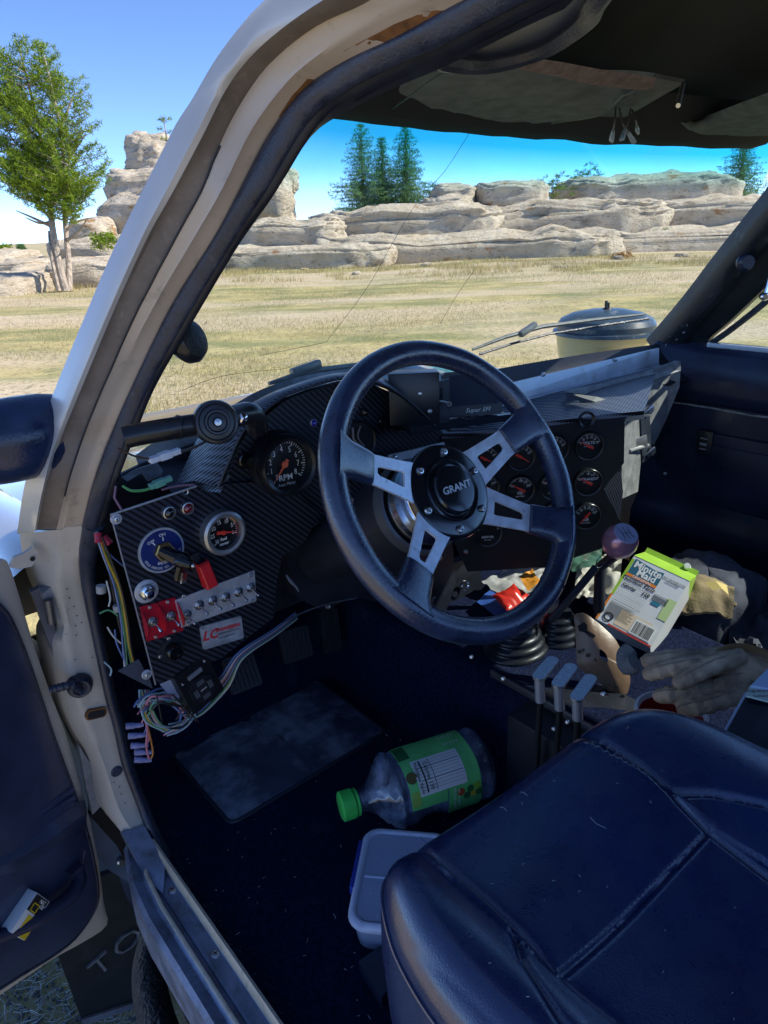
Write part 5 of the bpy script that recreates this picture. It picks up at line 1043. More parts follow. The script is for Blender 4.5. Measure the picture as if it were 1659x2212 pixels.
P(B().slab([at(x, y, y=.262) for x, y in ((255, 1450), (300, 1425), (325, 1470), (330, 1488))], (0, .002, 0)), 'wiring_flap', pbr('blue_grey_flap', (.05, .06, .09), .5), None, hl_, smooth=False)
P(B().slab([at(x, y, y=.258) for x, y in ((345, 1478), (375, 1466), (420, 1500), (395, 1530), (372, 1510))], (0, .001, 0)), 'paper_tag', pbr('paper_tag', (.28, .31, .42), .7, var=.1, vs=80), 'pale tag in the loose wiring', hl_, smooth=False)
# tangle under the panel
for i in range(26):
    random.seed(100 + i); c = random.choice('cgwbpwckkkbc'); r0 = random.uniform(.7, 1.25); cx, cy = 355 + random.uniform(-10, 12), 1540 + random.uniform(-10, 10); yy = .26 + random.uniform(-.012, .03); pts = []
    a0 = random.uniform(2.2, 3.3); a1 = a0 + random.uniform(2.0, 3.6)
    for k in range(8):
        a = a0 - (a0 - (-.4 if i % 2 else -1.5)) * k / 7; pts.append(at(cx + 52 * r0 * math.cos(a), cy + 36 * r0 * math.sin(-a) + 4 * math.sin(k * 2.1 + i), y=yy + .006 * math.sin(k + i)))
    wire(pts, c, random.uniform(.0010, .0016), 'wire', None, hl_)
for i in range(9):
    random.seed(200 + i); c = 'bkcpkbkgw'[i]; o = i - 4; wire([at(x + o * sx_, y + o * 1.6, y=yy) for x, y, sx_, yy in ((640, 1330, .5, .31), (590, 1368, .5, .28), (540, 1400, .9, .262), (512, 1425, 1.4, .26), (490, 1465, 2.6, .262), (470, 1490, 3.4, .27), (430, 1535, 2, .268), (398, 1548, 1.5, .265))], c, .0013, 'wire', None, hl_)
for i in range(8):
    random.seed(300 + i); wire([at(300 + i * 3 + random.uniform(-4, 4), 1490, y=.28), at(304 + i * 3.5, 1530, y=.272 + random.uniform(-.01, .01)), at(316 + i * 5, 1560 + i, y=.27), at(350 + i * 6, 1578 - i, y=.268)], 'cgyckwpg'[i], .0012, 'wire', None, hl_)
for x0, y0, x1, y1 in ((415, 1500, 380, 1555), (372, 1500, 430, 1560), (338, 1500, 350, 1560)): wire([at(x0, y0, y=.25), at((x0 + x1) / 2, (y0 + y1) / 2, y=.247), at(x1, y1, y=.25)], 'k', .0010, 'cable_tie', None, hl_)
# five crimp terminals hanging by the jamb
for i, (x, y) in enumerate(((272, 1569), (277, 1590), (283, 1611), (291, 1625), (291, 1641))):
    a, c = at(x, y, y=.30), at(x + 32, y - 3 + i, y=.295); d = (c - a).normalized(); m = frame(a, d)
    P(B().lathe(m, [(0, 0), (.0042, 0), (.0042, .010), (.0034, .012), (.0034, .018), (.0028, .0185), (.0026, .0225), (0, .0225)], 12), 'crimp_terminal', pbr('lilac_terminal', (.24, .25, .46), .4, var=.2, vs=80), 'lilac crimp terminal', hl_, ang=30)
    wire([c, c + V((.006, -.002, .012)), at(306 + i * 3, 1540 + i * 6, y=.285)], 'pbpko'[i], .0012, 'wire', None, hl_)
wire([at(305, 1520, y=.286), at(318, 1570, y=.284), at(316, 1610, y=.284), at(322, 1640, y=.284)], 'p', .0015, 'wire', None, hl_)
# mirror control unit hanging under the panel
q = at(432, 1478, y=.244); m = frame(q, (.10, -.98, .15)) @ RZ(13)
mc = P(B().prism(m, rrect(.052, .063, .003), -.03, 0), 'mirror_control', pbr('control_black', (.010, .010, .012), .35), 'black mirror control unit hanging below the switch panel', ang=30)
P(B().prism(m @ T(0, -.007, 0), [(.0190 * math.cos(R(22.5 + 45 * i)), .0190 * math.sin(R(22.5 + 45 * i))) for i in range(8)], 0, .0035).lathe(m, [(0, .005), (.012, .005), (.013, .003)], 8) if False else B().prism(m @ T(0, -.007, 0), [(.0195 * math.cos(R(22.5 + 45 * i)), .0195 * math.sin(R(22.5 + 45 * i))) for i in range(8)], 0, .0030), 'control_pad', pbr('control_pad', (.016, .016, .02), .3), None, mc, ang=20)
P(B().prism(m @ T(0, -.007, 0), [(.0140 * math.cos(R(22.5 + 45 * i)), .0140 * math.sin(R(22.5 + 45 * i))) for i in range(8)], .003, .0042), 'pad_centre', MATTE, None, mc, ang=20)
b = B()
for a in range(4):
    for k in range(3): b.box(m @ T(0, -.007, .0045) @ RZ(90 * a) @ T(0, .0090 + k * .0022, 0), .011, .0007, .0006)
b.box(m @ T(0, .018, .0008), .022, .006, .002); P(b, 'pad_line', pbr('grey_print', (.16, .17, .19), .5), None, mc, smooth=False)
b = B(); tx(b, 'L', m @ T(-.020, .017, .0006), .0055); tx(b, 'R', m @ T(.019, .024, .0006), .0055); tx(b, 'MIRROR', m @ T(0, -.007, .0045), .0026); P(b, 'lettering', WHITE, None, mc, smooth=False)
P(B().lathe(frame(at(395, 1497, y=.26), fn), [(0, .006), (.005, .006), (.008, .003), (.008, 0)], 6), 'hanging_bolt', STEEL, 'bolt among the loose wires')
# ================================================================== seat
def mat_seat():
    m = pbr('seat_leather', (.014, .027, .095), .3, var=.3, vs=7, bump=0, spec=.9, coat=.5); N, L, b = nodes_of(m)
    tc = N.new('ShaderNodeTexCoord'); sp = N.new('ShaderNodeSeparateXYZ'); L.new(tc.outputs['Object'], sp.inputs[0])
    def ma(op, a, c=None):
        n = N.new('ShaderNodeMath'); n.operation = op
        for i, q in ((0, a), (1, c)):
            if q is None: continue
            if isinstance(q, (int, float)): n.inputs[i].default_value = q
            else: L.new(q, n.inputs[i])
        return n.outputs[0]
    F_ = 1 / .0052
    fx = ma('SUBTRACT', ma('FRACT', ma('MULTIPLY', ma('ADD', sp.outputs[0], sp.outputs[1]), F_)), .5); fy = ma('SUBTRACT', ma('FRACT', ma('MULTIPLY', ma('SUBTRACT', sp.outputs[0], sp.outputs[1]), F_)), .5)
    d = ma('ADD', ma('MULTIPLY', fx, fx), ma('MULTIPLY', fy, fy)); dot = ma('LESS_THAN', d, .028)
    reg = ma('MULTIPLY', ma('MULTIPLY', ma('LESS_THAN', sp.outputs[1], -.338), ma('GREATER_THAN', sp.outputs[0], .095)), ma('LESS_THAN', sp.outputs[0], .275))
    hole = ma('MULTIPLY', dot, reg)
    nz = N.new('ShaderNodeTexVoronoi'); nz.inputs['Scale'].default_value = 620; L.new(tc.outputs['Object'], nz.inputs['Vector'])
    n2 = N.new('ShaderNodeTexNoise'); n2.inputs['Scale'].default_value = 45; n2.inputs['Detail'].default_value = 5; L.new(tc.outputs['Object'], n2.inputs['Vector'])
    h = ma('SUBTRACT', ma('ADD', ma('MULTIPLY', nz.outputs['Distance'], .5), ma('MULTIPLY', n2.outputs['Fac'], .6)), ma('MULTIPLY', hole, 1.2))
    bp = N.new('ShaderNodeBump'); bp.inputs['Strength'].default_value = .26; bp.inputs['Distance'].default_value = .0012; L.new(h, bp.inputs['Height']); L.new(bp.outputs[0], b.inputs['Normal'])
    r = N.new('ShaderNodeMapRange'); r.inputs[1].default_value = .3; r.inputs[2].default_value = .7; r.inputs[3].default_value = .22; r.inputs[4].default_value = .36; L.new(n2.outputs['Fac'], r.inputs[0]); L.new(r.outputs[0], b.inputs['Roughness'])
    return m
SEAT = mat_seat()
out = smooth_pts([V((x, y, 0)) for x, y in ((.002, -.40), (.002, -.30), (.010, -.245), (.026, -.203), (.049, -.174), (.085, -.162), (.14, -.160), (.22, -.164), (.30, -.174), (.365, -.192), (.402, -.215), (.422, -.25), (.428, -.31), (.430, -.40), (.430, -.60), (.425, -.78), (.40, -.83), (.22, -.85), (.04, -.83), (.005, -.78), (.002, -.60))], 20, closed=True)
seams = [[(.092, -.168), (.087, -.197), (.086, -.25), (.085, -.29), (.080, -.327), (.084, -.38), (.086, -.60)], [(.313, -.180), (.309, -.206), (.306, -.254), (.297, -.292), (.285, -.337), (.280, -.39), (.28, -.6)], [(.080, -.327), (.16, -.330), (.227, -.332), (.287, -.336)], [(.084, -.283), (.066, -.305), (.048, -.352), (.042, -.42), (.04, -.6)], [(.297, -.292), (.318, -.322), (.334, -.36), (.342, -.45), (.342, -.6)]]
segs = [(V((a[0], a[1], 0)), V((b_[0], b_[1], 0))) for s_ in seams for a, b_ in zip(s_[:-1], s_[1:])]
def segd(p, a, c):
    d = c - a; t = max(0, min(1, (p - a).dot(d) / d.length_squared)); return (p - (a + d * t)).length
def seat_z(x, y):
    p = V((x, y, 0)); z = .335
    bl = max(0, (.086 - x) / .086); brr = max(0, (x - .29) / .14)
    z += .020 * math.sin(min(1, bl * 1.25) * math.pi * .72) + .020 * math.sin(min(1, brr * 1.25) * math.pi * .72)
    if .08 < x < .29: z -= .010 * math.sin(math.pi * (x - .08) / .21)
    if y < -.33 and .08 < x < .29: z -= .007 * min(1, (-.33 - y) / .1)
    elif .08 < x < .30: z += .006 * math.sin(math.pi * max(0, min(1, (-.165 - y) / .165)))
    m = min(segd(p, a, c) for a, c in segs)
    return z - .0042 * math.exp(-(m / .0024) ** 2) - .0012 * math.exp(-(m / .006) ** 2)
cen = V((.21, -.45, 0)); rows = []; rings = [1.0 - .004 * i for i in range(0, 10)] + [.96 - .0066 * i for i in range(1, 142)]
for k, s_ in enumerate(rings):
    row = []
    for o in out:
        p = cen + (o - cen) * s_; d = (o - p).length; r0 = .038; drop = (r0 - math.sqrt(max(0, r0 * r0 - (r0 - min(d, r0)) ** 2))) * .95 if d < r0 else 0
        row.append(V((p.x, p.y, seat_z(p.x, p.y) - drop)))
    rows.append(row)
side = [[V((cen.x + (o.x - cen.x) * q, cen.y + (o.y - cen.y) * q, rows[0][i].z - dz)) for i, o in enumerate(out)] for q, dz in ((.90, .235), (.95, .20), (1.0, .12), (1.012, .06), (1.010, .018), (1.004, .006))]
allr = side + rows; b = B().loft(allr, closed=True); seat = P(b, 'driver_seat', SEAT, 'dark blue-black leather driver seat cushion with perforated centre', ang=85)
b = B()
for s_ in seams:                                   # run of small stitches beside each seam
    sp_ = smooth_pts([V((x, y, 0)) for x, y in s_], 24)
    for i in range(0, len(sp_) - 1, 2): p, q = sp_[i], sp_[i + 1]; nrm_ = V((-(q - p).y, (q - p).x, 0)).normalized() * .0036; b.tube([V((p.x + nrm_.x, p.y + nrm_.y, seat_z(p.x + nrm_.x, p.y + nrm_.y) + .0003)), V((q.x + nrm_.x, q.y + nrm_.y, seat_z(q.x + nrm_.x, q.y + nrm_.y) + .0003))], .0004, 4)
P(b, 'seat_stitching', pbr('navy_thread', (.03, .045, .10), .6), None, seat, kind='stuff')
P(B().tube([V((cen.x + (o.x - cen.x) * 1.004, cen.y + (o.y - cen.y) * 1.004, rows[0][i].z - .001)) for i, o in enumerate(out)], .0016, 6, closed=True), 'seat_piping', SEAT, None, seat)
b = B()
random.seed(17)
for i in range(70):                                # crumbs and lint lying on the seat
    x, y = random.uniform(.02, .41), random.uniform(-.62, -.19); z = seat_z(x, y) + .0006; l = random.uniform(.0006, .0016) if i > 8 else random.uniform(.004, .009); a = random.uniform(0, 6.28); d = V((math.cos(a), math.sin(a), 0)) * l
    b.tube([V((x, y, z)), V((x, y, z)) + d + V((0, 0, .0003)), V((x, y, z)) + d * 1.8 + V((d.y, -d.x, 0)) * .5], .00028, 4)
b.build('seat_lint', pbr('pale_lint', (.45, .46, .48), .9), None, 'pale lint and crumbs on the seat cushion', cat='crumbs', kind='stuff')
P(B().box(T(.21, -.45, .06), .36, .5, .05, .01).box(T(.06, -.45, .02), .04, .62, .03, .004).box(T(.36, -.45, .02), .04, .62, .03, .004), 'seat_base', BLACK, None, seat)
P(B().slab([at(775, 2076, z=.022), at(826, 2040, z=.022), at(860, 2100, z=.022), at(824, 2157, z=.022)], (0, 0, -.018)), 'seat_rail_cover', pbr('navy_plate', (.018, .024, .05), .5, var=.2, vs=40), 'flat dark rail cover under the seat', smooth=False)
# heel mat
x0, x1, y0, y1 = .110, .415, .272, .475; n = 46 * 6; rows = []
for j in range(n + 1):
    t = j / n; y = y0 + (y1 - y0) * t; rows.append([V((x0 + (x1 - x0) * i / 30, y, .0040 + .0013 * math.sin(t * 46 * 2 * math.pi) - (.004 * math.exp(-((x0 + (x1 - x0) * i / 30 - .262 - .012 * math.sin(t * 4)) / .0032) ** 2)) + .003 * noise.noise(V((i * .2, t * 4, 1))))) for i in range(31)])
RIB = pbr('ribbed_rubber', (.05, .064, .11), .40, var=.35, vs=16, rvar=.10, dirt=(.36, .40, .50), dscale=11, damt=.5)
N, L, pb_ = nodes_of(RIB); wv_ = N.new('ShaderNodeTexWave'); wv_.bands_direction = 'Y'; wv_.inputs['Scale'].default_value = 71.2; tc_ = N.new('ShaderNodeTexCoord'); L.new(tc_.outputs['Object'], wv_.inputs['Vector'])
src_ = pb_.inputs['Base Color'].links[0].from_socket; mx_ = N.new('ShaderNodeMix'); mx_.data_type = 'RGBA'; mx_.blend_type = 'MULTIPLY'; mx_.inputs[0].default_value = .55; L.new(src_, mx_.inputs[6]); L.new(wv_.outputs[0], mx_.inputs[7]); L.new(mx_.outputs[2], pb_.inputs['Base Color'])  # dark stripes paint groove shade between dusty rib tops into the colour
hmat = P(B().loft(rows), 'heel_mat', pbr('ribbed_rubber', (.05, .064, .11), .40, var=.35, vs=16, rvar=.10, dirt=(.24, .27, .34), dscale=11, damt=.42), 'ribbed rubber heel mat with a crease', ang=80)
P(B().tube([V((x0 - .004 + (x1 - x0 + .008) / 2 + px_ , (y0 + y1) / 2 + py_, .003)) for px_, py_ in rrect(x1 - x0 + .006, y1 - y0 + .006, .014, 6)], .0032, 6, closed=True), 'mat_border', pbr('mat_border_rubber', (.022, .027, .045), .5), None, hmat)
# litter on the carpet
b = B(); random.seed(4)
for i in range(150):
    x, y = random.uniform(.02, .45), random.uniform(-.30, .28); l = random.choice((.0010, .0014, .0018, .003, .006 if i % 6 == 0 else .002)); a = random.uniform(0, 6.28); d = V((math.cos(a), math.sin(a), 0)) * l; p = V((x, y, floor_z(x, y) + .0012)); b.tube([p, p + d + V((0, 0, .0004)), p + d * 1.9 + V((d.y, -d.x, 0)) * random.uniform(-.6, .6)], .0003 + .0002 * random.random(), 4)
b.build('floor_litter', pbr('pale_lint', (0, 0, 0)), None, 'pale straw bits and crumbs scattered on the carpet', cat='litter', kind='stuff')

# ================================================================== tunnel: boots, levers, shifter
BEL = pbr('boot_rubber', (.014, .016, .022), .28, var=.3, vs=40)
def boot(label, c, rx, ry, h, n=5, top=.35):
    rows = []
    for i in range(n * 6 + 1):
        t = i / (n * 6); s_ = 1 - (1 - top) * t + .032 * math.sin(t * n * 2 * math.pi); rows.append([V(c) + V((rx * s_ * math.cos(a), ry * s_ * math.sin(a), h * t)) for a in [2 * math.pi * k / 28 for k in range(28)]])
    return P(B().loft(rows, closed=True).add(rows[-1], [tuple(range(28))]), 'lever_boot', BEL, label, ang=60)
boot('ribbed black rubber boot on the tunnel beside the wheel', at(1115, 1400, z=.165) , .060, .050, .065, 5, .4)
boot('second ribbed boot behind the levers', at(1205, 1375, z=.165), .045, .04, .05, 4, .5)
P(B().box(T(.535, -.085, .085), .17, .22, .16, .008), 'lever_console', BLACK, 'black lever console beside the seat', ang=30)
P(B().box(T(.50, .00, .175), .004, .20, .012, .001), 'console_rail', pbr('dark_steel', (0, 0, 0)), None)
LV = pbr('worn_lever_grip', (.42, .46, .50), .35, metal=.8, var=.3, vs=160, rvar=.1)
for k, (a, c, s0, s1) in enumerate((((1163, 1462), (1194, 1425), (1161, 1467), (1167, 1514)), ((1205, 1478), (1234, 1440), (1207, 1483), (1209, 1531)), ((1245, 1507), (1276, 1464), (1248, 1511), (1248, 1553)))):
    A0, A1 = at(*a, z=.275), at(*c, z=.278); d = (A1 - A0).normalized(); sd = V((-d.y, d.x, 0)); L_ = (A1 - A0).length
    m = M((d, sd, V((0, 0, 1)))).transposed().to_4x4(); m.translation = (A0 + A1) / 2
    lv = P(B().prism(m, rrect(L_ + .012, .017, .0075, 5), -.003, .001), 'hand_lever', LV, ['left', 'middle', 'right'][k] + ' metal hand lever on the console', ang=30)
    p0 = A0 + V((.002, 0, -.002)); p1 = at(*s1, x=p0.x + .002); P(B().tube([p0, p1], .0068, 14), 'lever_stem', pbr('lever_steel', (.50, .52, .55), .35, metal=.5), None, lv)
    P(B().tube([p1, V((p1.x, p1.y, .12))], .0045, 10), 'lever_sleeve', MATTE, None, lv)
for x, y in ((1018, 1419), (1086, 1466), (1225, 1560), (1196, 1575), (1303, 1500)): screw(frame(at(x, y, x=.47), (-1, -.2, .3)), .0035)
kp = at(1340, 1168, x=.70); KN = pbr('aubergine_metallic', (.42, .20, .28), .25, metal=.4, coat=.6, var=.15, vs=60)
kdir = (CAM - kp).normalized() * .55 + V((.25, -.35, .75)); kdir.normalize(); km_ = frame(kp, kdir)
kk = P(B().lathe(km_, [(0, -.031), (.012, -.029), (.021, -.022), (.0265, -.010), (.0275, .0), (.0255, .010), (.0205, .0185), (.0195, .0200)], 36), 'shift_knob', KN, 'round purple-silver shift knob', ang=40)
P(B().lathe(km_, [(0, .0206), (.0190, .0206), (.0198, .0196)], 36), 'knob_cap', pbr('lilac_cap', (.32, .30, .42), .4), None, kk)
b = B(); 
for x in (-.007, 0, .007): b.box(km_ @ T(x, 0, .0209), .0009, .014, .0003)
b.box(km_ @ T(0, 0, .0209), .0145, .0009, .0003)
for s_, x, y in (('1', -.0085, .0095), ('3', 0, .0095), ('5', .0085, .0095), ('2', -.0085, -.0095), ('4', 0, -.0095), ('R', .0085, -.0095)): tx(b, s_, km_ @ T(x, y, .0209), .006)
P(b, 'shift_pattern', BLACK, None, kk, smooth=False)
P(B().tube([kp + V((-.004, .0, -.02)), at(1296, 1225, x=.715), at(1294, 1310, x=.72), at(1296, 1360, x=.72)], [.009, .009, .010, .011], 10), 'shift_stick', BLACK, 'black shift stick')
P(B().tube([at(1288, 1225, x=.70), at(1240, 1282, x=.66), at(1190, 1340, x=.63)], .0065, 8), 'transfer_lever', BLACK, 'slanting black transfer lever')
P(B().tube([at(1297, 1213, x=.69) + V((.012 * math.cos(a), 0, .010 * math.sin(a))) for a in [2 * math.pi * i / 16 for i in range(16)]], .0008, 5, closed=True), 'stick_ring', CHROME)

# ================================================================== open driver door at the left
DVIN = pbr('navy_door_vinyl', (.028, .038, .085), .32, var=.3, vs=14, bump=.3, bs=300, spec=.7, coat=.2)
TH = R(65); DH = V((-.07, .40, 0)); DN = V((math.cos(TH), -math.sin(TH), 0))
def do(px, py, off=0): return atpl(px, py, DH, DN) + DN * off
rim = [(-70, 1150), (-10, 1212), (15, 1212), (45, 1300), (75, 1400), (110, 1500), (140, 1580), (170, 1680), (196, 1780), (214, 1870), (224, 1950), (231, 1998), (180, 2035), (120, 2068), (40, 2122), (-80, 2205)]
inn = [(-70, 1262), (-10, 1312), (12, 1345), (40, 1410), (68, 1490), (98, 1580), (122, 1645), (150, 1720), (176, 1800), (192, 1870), (199, 1930), (188, 1968), (150, 2020), (100, 2058), (30, 2100), (-80, 2170)]
b = B(); R0 = smooth_pts([do(*p) for p in rim], 3); R1 = smooth_pts([do(*p, .004) for p in inn], 3)
door = P(b.loft([[p + DN * -.05, p + DN * -.006, p, p.lerp(q, .4) + DN * .003, q] for p, q in zip(R0, R1)]), 'driver_door', PAINTLT, 'open driver door with black vinyl lining', ang=40)
R1b = smooth_pts([do(*p, .010) for p in inn], 3); cpt = do(-60, 1750, .016)
P(B().loft([[p, p + DN * .008, p.lerp(cpt, .05) + DN * .011, p.lerp(cpt, .3) + DN * .012, p.lerp(cpt, .65) + DN * .012, p.lerp(cpt, .98) + DN * .012] for p in R1]), 'door_lining', DVIN, 'black vinyl door lining', door, ang=50)
P(B().tube([p + DN * .004 for p in R1], .0055, 8), 'door_weather_strip', RUBBER, None, door)
for k, (ya, yb) in enumerate(((1775, 1699), (1797, 1716), (1812, 1728))): P(B().tube(smooth_pts([do(-80, ya + 44, .017), do(0, ya, .018), do(70, (ya + yb) / 2 - 1, .018), do(138, yb, .016)], 4), .0050 if k != 1 else .0065, 8), 'stitched_roll', DVIN, None, door)
P(B().loft([[do(-80, 1850, .016), do(-80, 1875, .030), do(-80, 1930, .016)], [do(0, 1812, .016), do(0, 1838, .034), do(0, 1895, .016)], [do(80, 1765, .016), do(80, 1790, .034), do(80, 1850, .016)], [do(150, 1725, .015), do(152, 1745, .028), do(155, 1790, .014)], [do(168, 1722, .014), do(170, 1742, .016), do(172, 1780, .014)]]), 'arm_rest', DVIN, 'padded black arm rest on the driver door', door, ang=60)
hd_ = smooth_pts([do(-80, 2030, .020), do(0, 1988, .032), do(50, 1955, .040), do(100, 1920, .042), do(130, 1890, .036), do(142, 1862, .022)], 5)
P(B().tube(hd_, [.009 + .003 * math.sin(math.pi * i / len(hd_)) for i in range(len(hd_))], 12, flat=.8), 'pull_handle', pbr('handle_vinyl', (.018, .022, .05), .36, bump=.25, bs=300), 'curved black pull handle on the driver door', door)
P(B().slab([do(118, 1872, .014), do(142, 1852, .014), do(146, 1872, .014), do(130, 1900, .014)], DN * .02), 'handle_foot', VINYL, None, door)
P(B().tube(smooth_pts([do(-60, 2040, .016), do(20, 2000, .016), do(100, 1945, .016), do(150, 1890, .015), do(165, 1830, .014)], 5), .003, 6), 'pocket_rim', DVIN, None, door)
P(B().lathe(frame(do(190, 1970, .004), DN), [(0, .0005), (.004, .0005)], 12), 'drain_hole', MATTE, None, door)
# hinge
HIN = pbr('hinge_paint', (.20, .20, .21), .5, var=.25, vs=40, dirt=(.05, .05, .05), dscale=60, damt=.2)
hq = at(118, 1305, y=.385); hg_ = P(B().slab([at(x, y, y=.385) for x, y in ((92, 1282), (118, 1262), (134, 1275), (146, 1300), (150, 1332), (132, 1345), (112, 1330), (112, 1300), (95, 1298))], (0, .02, 0)), 'door_hinge', HIN, 'painted upper door hinge', ang=30)
P(B().tube([at(104, 1295, y=.38), at(112, 1345, y=.38)], .006, 10), 'hinge_pin', pbr('dark_steel', (0, 0, 0)), None, hg_)
P(B().slab([at(x, y, y=.40) for x, y in ((88, 1268), (66, 1280), (75, 1300), (110, 1400), (150, 1560), (168, 1590), (140, 1480), (120, 1360))], (0, .01, 0)), 'door_edge_seal', pbr('grey_edge', (.11, .11, .13), .55, var=.3, vs=30), 'creased grey edge behind the hinge', smooth=False)
P(B().slab([at(x, y, y=.395) for x, y in ((170, 1610), (196, 1650), (212, 1700), (220, 1740), (200, 1760), (186, 1700))], (0, .01, 0)), 'check_strap_cover', HIN, 'grey lower hinge cover', smooth=False)
ear = P(B().slab([at(x, y, y=.37) for x, y in ((20, 1225), (30, 1205), (52, 1196), (72, 1182), (82, 1192), (80, 1210), (68, 1224), (40, 1230))], (0, .006, 0)), 'fender_ear', PAINTLT, 'pale fender mounting ear by the jamb', ang=30)
P(B().lathe(frame(at(70, 1207, y=.369), fn), [(0, .0008), (.0032, .0008)], 12), 'ear_hole', MATTE, None, ear)
# rocker behind, dark gap and lower body
P(B().slab([at(x, y, y=.46) for x, y in ((200, 1750), (262, 1800), (292, 1885), (285, 1910), (235, 1880), (195, 1830))], (0, .02, 0)), 'inner_fender', pbr('blue_grey_panel', (.10, .14, .22), .45, var=.25, vs=20), 'blue-grey inner fender behind the sill', smooth=False)
P(B().slab([at(x, y, y=.44) for x, y in ((192, 1760), (225, 1745), (262, 1800), (298, 1890), (290, 1900), (255, 1830))], (0, .01, 0)), 'jamb_gap_lining', MATTE, None, smooth=False)
P(B().lathe(frame(at(262, 1860, y=.455), fn), [(0, .006), (.006, .006), (.008, .002)], 12), 'fender_bolt', STEEL)
# fender, cowl and bonnet ahead of the door
def fz(y): return .45 - .10 * max(0, (y - .45)) - .05 * max(0, y - 1.0)
rows = []
for y in (.42, .46, .55, .7, .9, 1.1, 1.3, 1.5):
    z = fz(y); rows.append([V((-.085, y, z - .50)), V((-.10, y, z - .25)), V((-.095, y, z - .08)), V((-.075, y, z - .02)), V((-.04, y, z)), V((.0, y, z + .002)), V((.03, y, z - .004))])
FEN = pbr('pale_fender_paint', (.30, .25, .185), .14, metal=.0, coat=1, var=.04, vs=10)
P(B().loft(rows), 'front_fender', FEN, 'glossy pale front fender beyond the mirror', ang=60)
P(B().loft([[V((x, y, fz(y) - .004 - .08 * max(0, x - .5))) for x in [.03 + 1.26 * i / 12 for i in range(13)]] for y in (.45, .6, .8, 1.0, 1.25, 1.5)]), 'bonnet', FEN, 'pale bonnet', ang=60)
P(B().loft([[V((2 * XC - p.x, p.y, p.z - .10)) for p in r_] for r_ in rows]), 'far_fender', FEN, None, ang=60)
P(B().box(T(XC, 1.5, .10), 1.36, .05, .5, .02), 'front_panel', FEN)
# black door mirror
mc_ = at(38, 942, y=.30); rows = []
for i in range(15):
    ph = -math.pi / 2 + math.pi * i / 14; rows.append([mc_ + V((.072 * math.copysign(abs(math.cos(ph)) ** .6, math.cos(ph)) * math.cos(a), .045 * math.cos(ph) * math.sin(a), .042 * math.copysign(abs(math.sin(ph)) ** .9, math.sin(ph)) - (.006 if math.sin(ph) < 0 else 0))) for a in [2 * math.pi * k / 30 for k in range(30)]])
MIR = pbr('mirror_black', (.012, .022, .06), .2, var=.3, vs=40, bump=.2, bs=300)
mir = P(B().loft(rows, closed=True), 'door_mirror', MIR, 'black door mirror outside the pillar', ang=70)
P(B().tube(smooth_pts([at(-40, 985, y=.28), at(40, 972, y=.275), at(100, 958, y=.27), at(122, 940, y=.275)], 4), .009, 10).box(frame(at(112, 968, y=.285), fn) @ RZ(20), .022, .04, .03, .004), 'mirror_arm', pbr('arm_black', (.02, .028, .06), .35, var=.3, vs=30), 'black mirror bracket', mir)
P(B().slab([at(x, y, y=.30) for x, y in ((70, 975), (118, 955), (115, 985), (104, 1015), (88, 1010))], (0, .02, 0)), 'mirror_gaiter', MATTE, None, mir)
# snorkel pre-cleaner outside the far pillar
sq = at(1309, 705, x=1.50); kpx = (sq - CAM).dot(FW) / FPX * S; r_ = 107 * kpx; m = T(*sq)
LID = pbr('dusty_blue_lid', (.035, .06, .085), .32, var=.4, vs=14, dirt=(.35, .36, .35), dscale=22, damt=.18)
sn = P(B().lathe(m, [(0, .34 * r_), (r_ * .35, .33 * r_), (r_ * .7, .26 * r_), (r_ * .9, .16 * r_), (r_ * .96, .06 * r_), (r_ * .96, -.04 * r_), (r_ * 1.04, -.06 * r_), (r_ * 1.05, -.12 * r_), (r_ * .98, -.13 * r_)], 48), 'snorkel_lid', LID, 'dusty blue-black lid of the snorkel bowl outside', ang=30)
P(B().lathe(m, [(r_ * .97, -.12 * r_), (r_ * .95, -.3 * r_), (r_ * .88, -.72 * r_), (r_ * .80, -.78 * r_), (0, -.78 * r_)], 48), 'snorkel_bowl', pbr('cream_bowl', (.62, .52, .22), .3, coat=.4, var=.1, vs=14, dirt=(.5, .46, .36), dscale=20, damt=.2), 'cream yellow dust bowl', sn, ang=30)
P(B().lathe(m, [(r_ * .78, -.77 * r_), (r_ * .7, -.95 * r_), (r_ * .45, -1.0 * r_), (r_ * .4, -3.0 * r_)], 32), 'snorkel_stack', MATTE, None, sn)
P(B().tube([m @ V((-.05 * r_, 0, .33 * r_)), m @ V((-.06 * r_, 0, .50 * r_))], .004, 8).tube([m @ V((.02 * r_, 0, .33 * r_)), m @ V((.02 * r_, 0, .46 * r_))], .004, 8).lathe(m, [(0, .37 * r_), (r_ * .08, .36 * r_), (r_ * .1, .33 * r_)], 12), 'wing_bolt', BLACK, None, sn)
# wipers on the outside of the glass
WIP = pbr('wiper_grey', (.22, .24, .24), .4, metal=.4, var=.2, vs=60)
def wo(px, py, o=.012): return on_ws(px, py) + V((0, o, o * .4))
wp = P(B().tube([wo(1030, 762), wo(1100, 735), wo(1180, 712), wo(1290, 697), wo(1405, 684)], [.0025, .004, .0045, .004, .0022], 8), 'wiper', WIP, 'right wiper arm lying across the glass')
P(B().tube([wo(1040, 768, .005), wo(1110, 745, .005), wo(1190, 724, .005), wo(1300, 706, .005), wo(1405, 690, .005)], .0025, 6), 'wiper_blade', RUBBER, None, wp)
P(B().box(frame(wo(1150, 718), fn) @ RZ(18), .05, .012, .012, .003), 'wiper_joint', WIP, None, wp)
wp2 = P(B().tube([wo(590, 838), wo(640, 822), wo(700, 808), wo(780, 797), wo(870, 790)], [.003, .0045, .005, .0045, .003], 8), 'wiper', WIP, 'left wiper arm at the foot of the glass')
P(B().box(frame(wo(672, 806, .014), fn) @ RZ(8), .055, .014, .012, .003), 'wiper_joint', WIP, None, wp2)
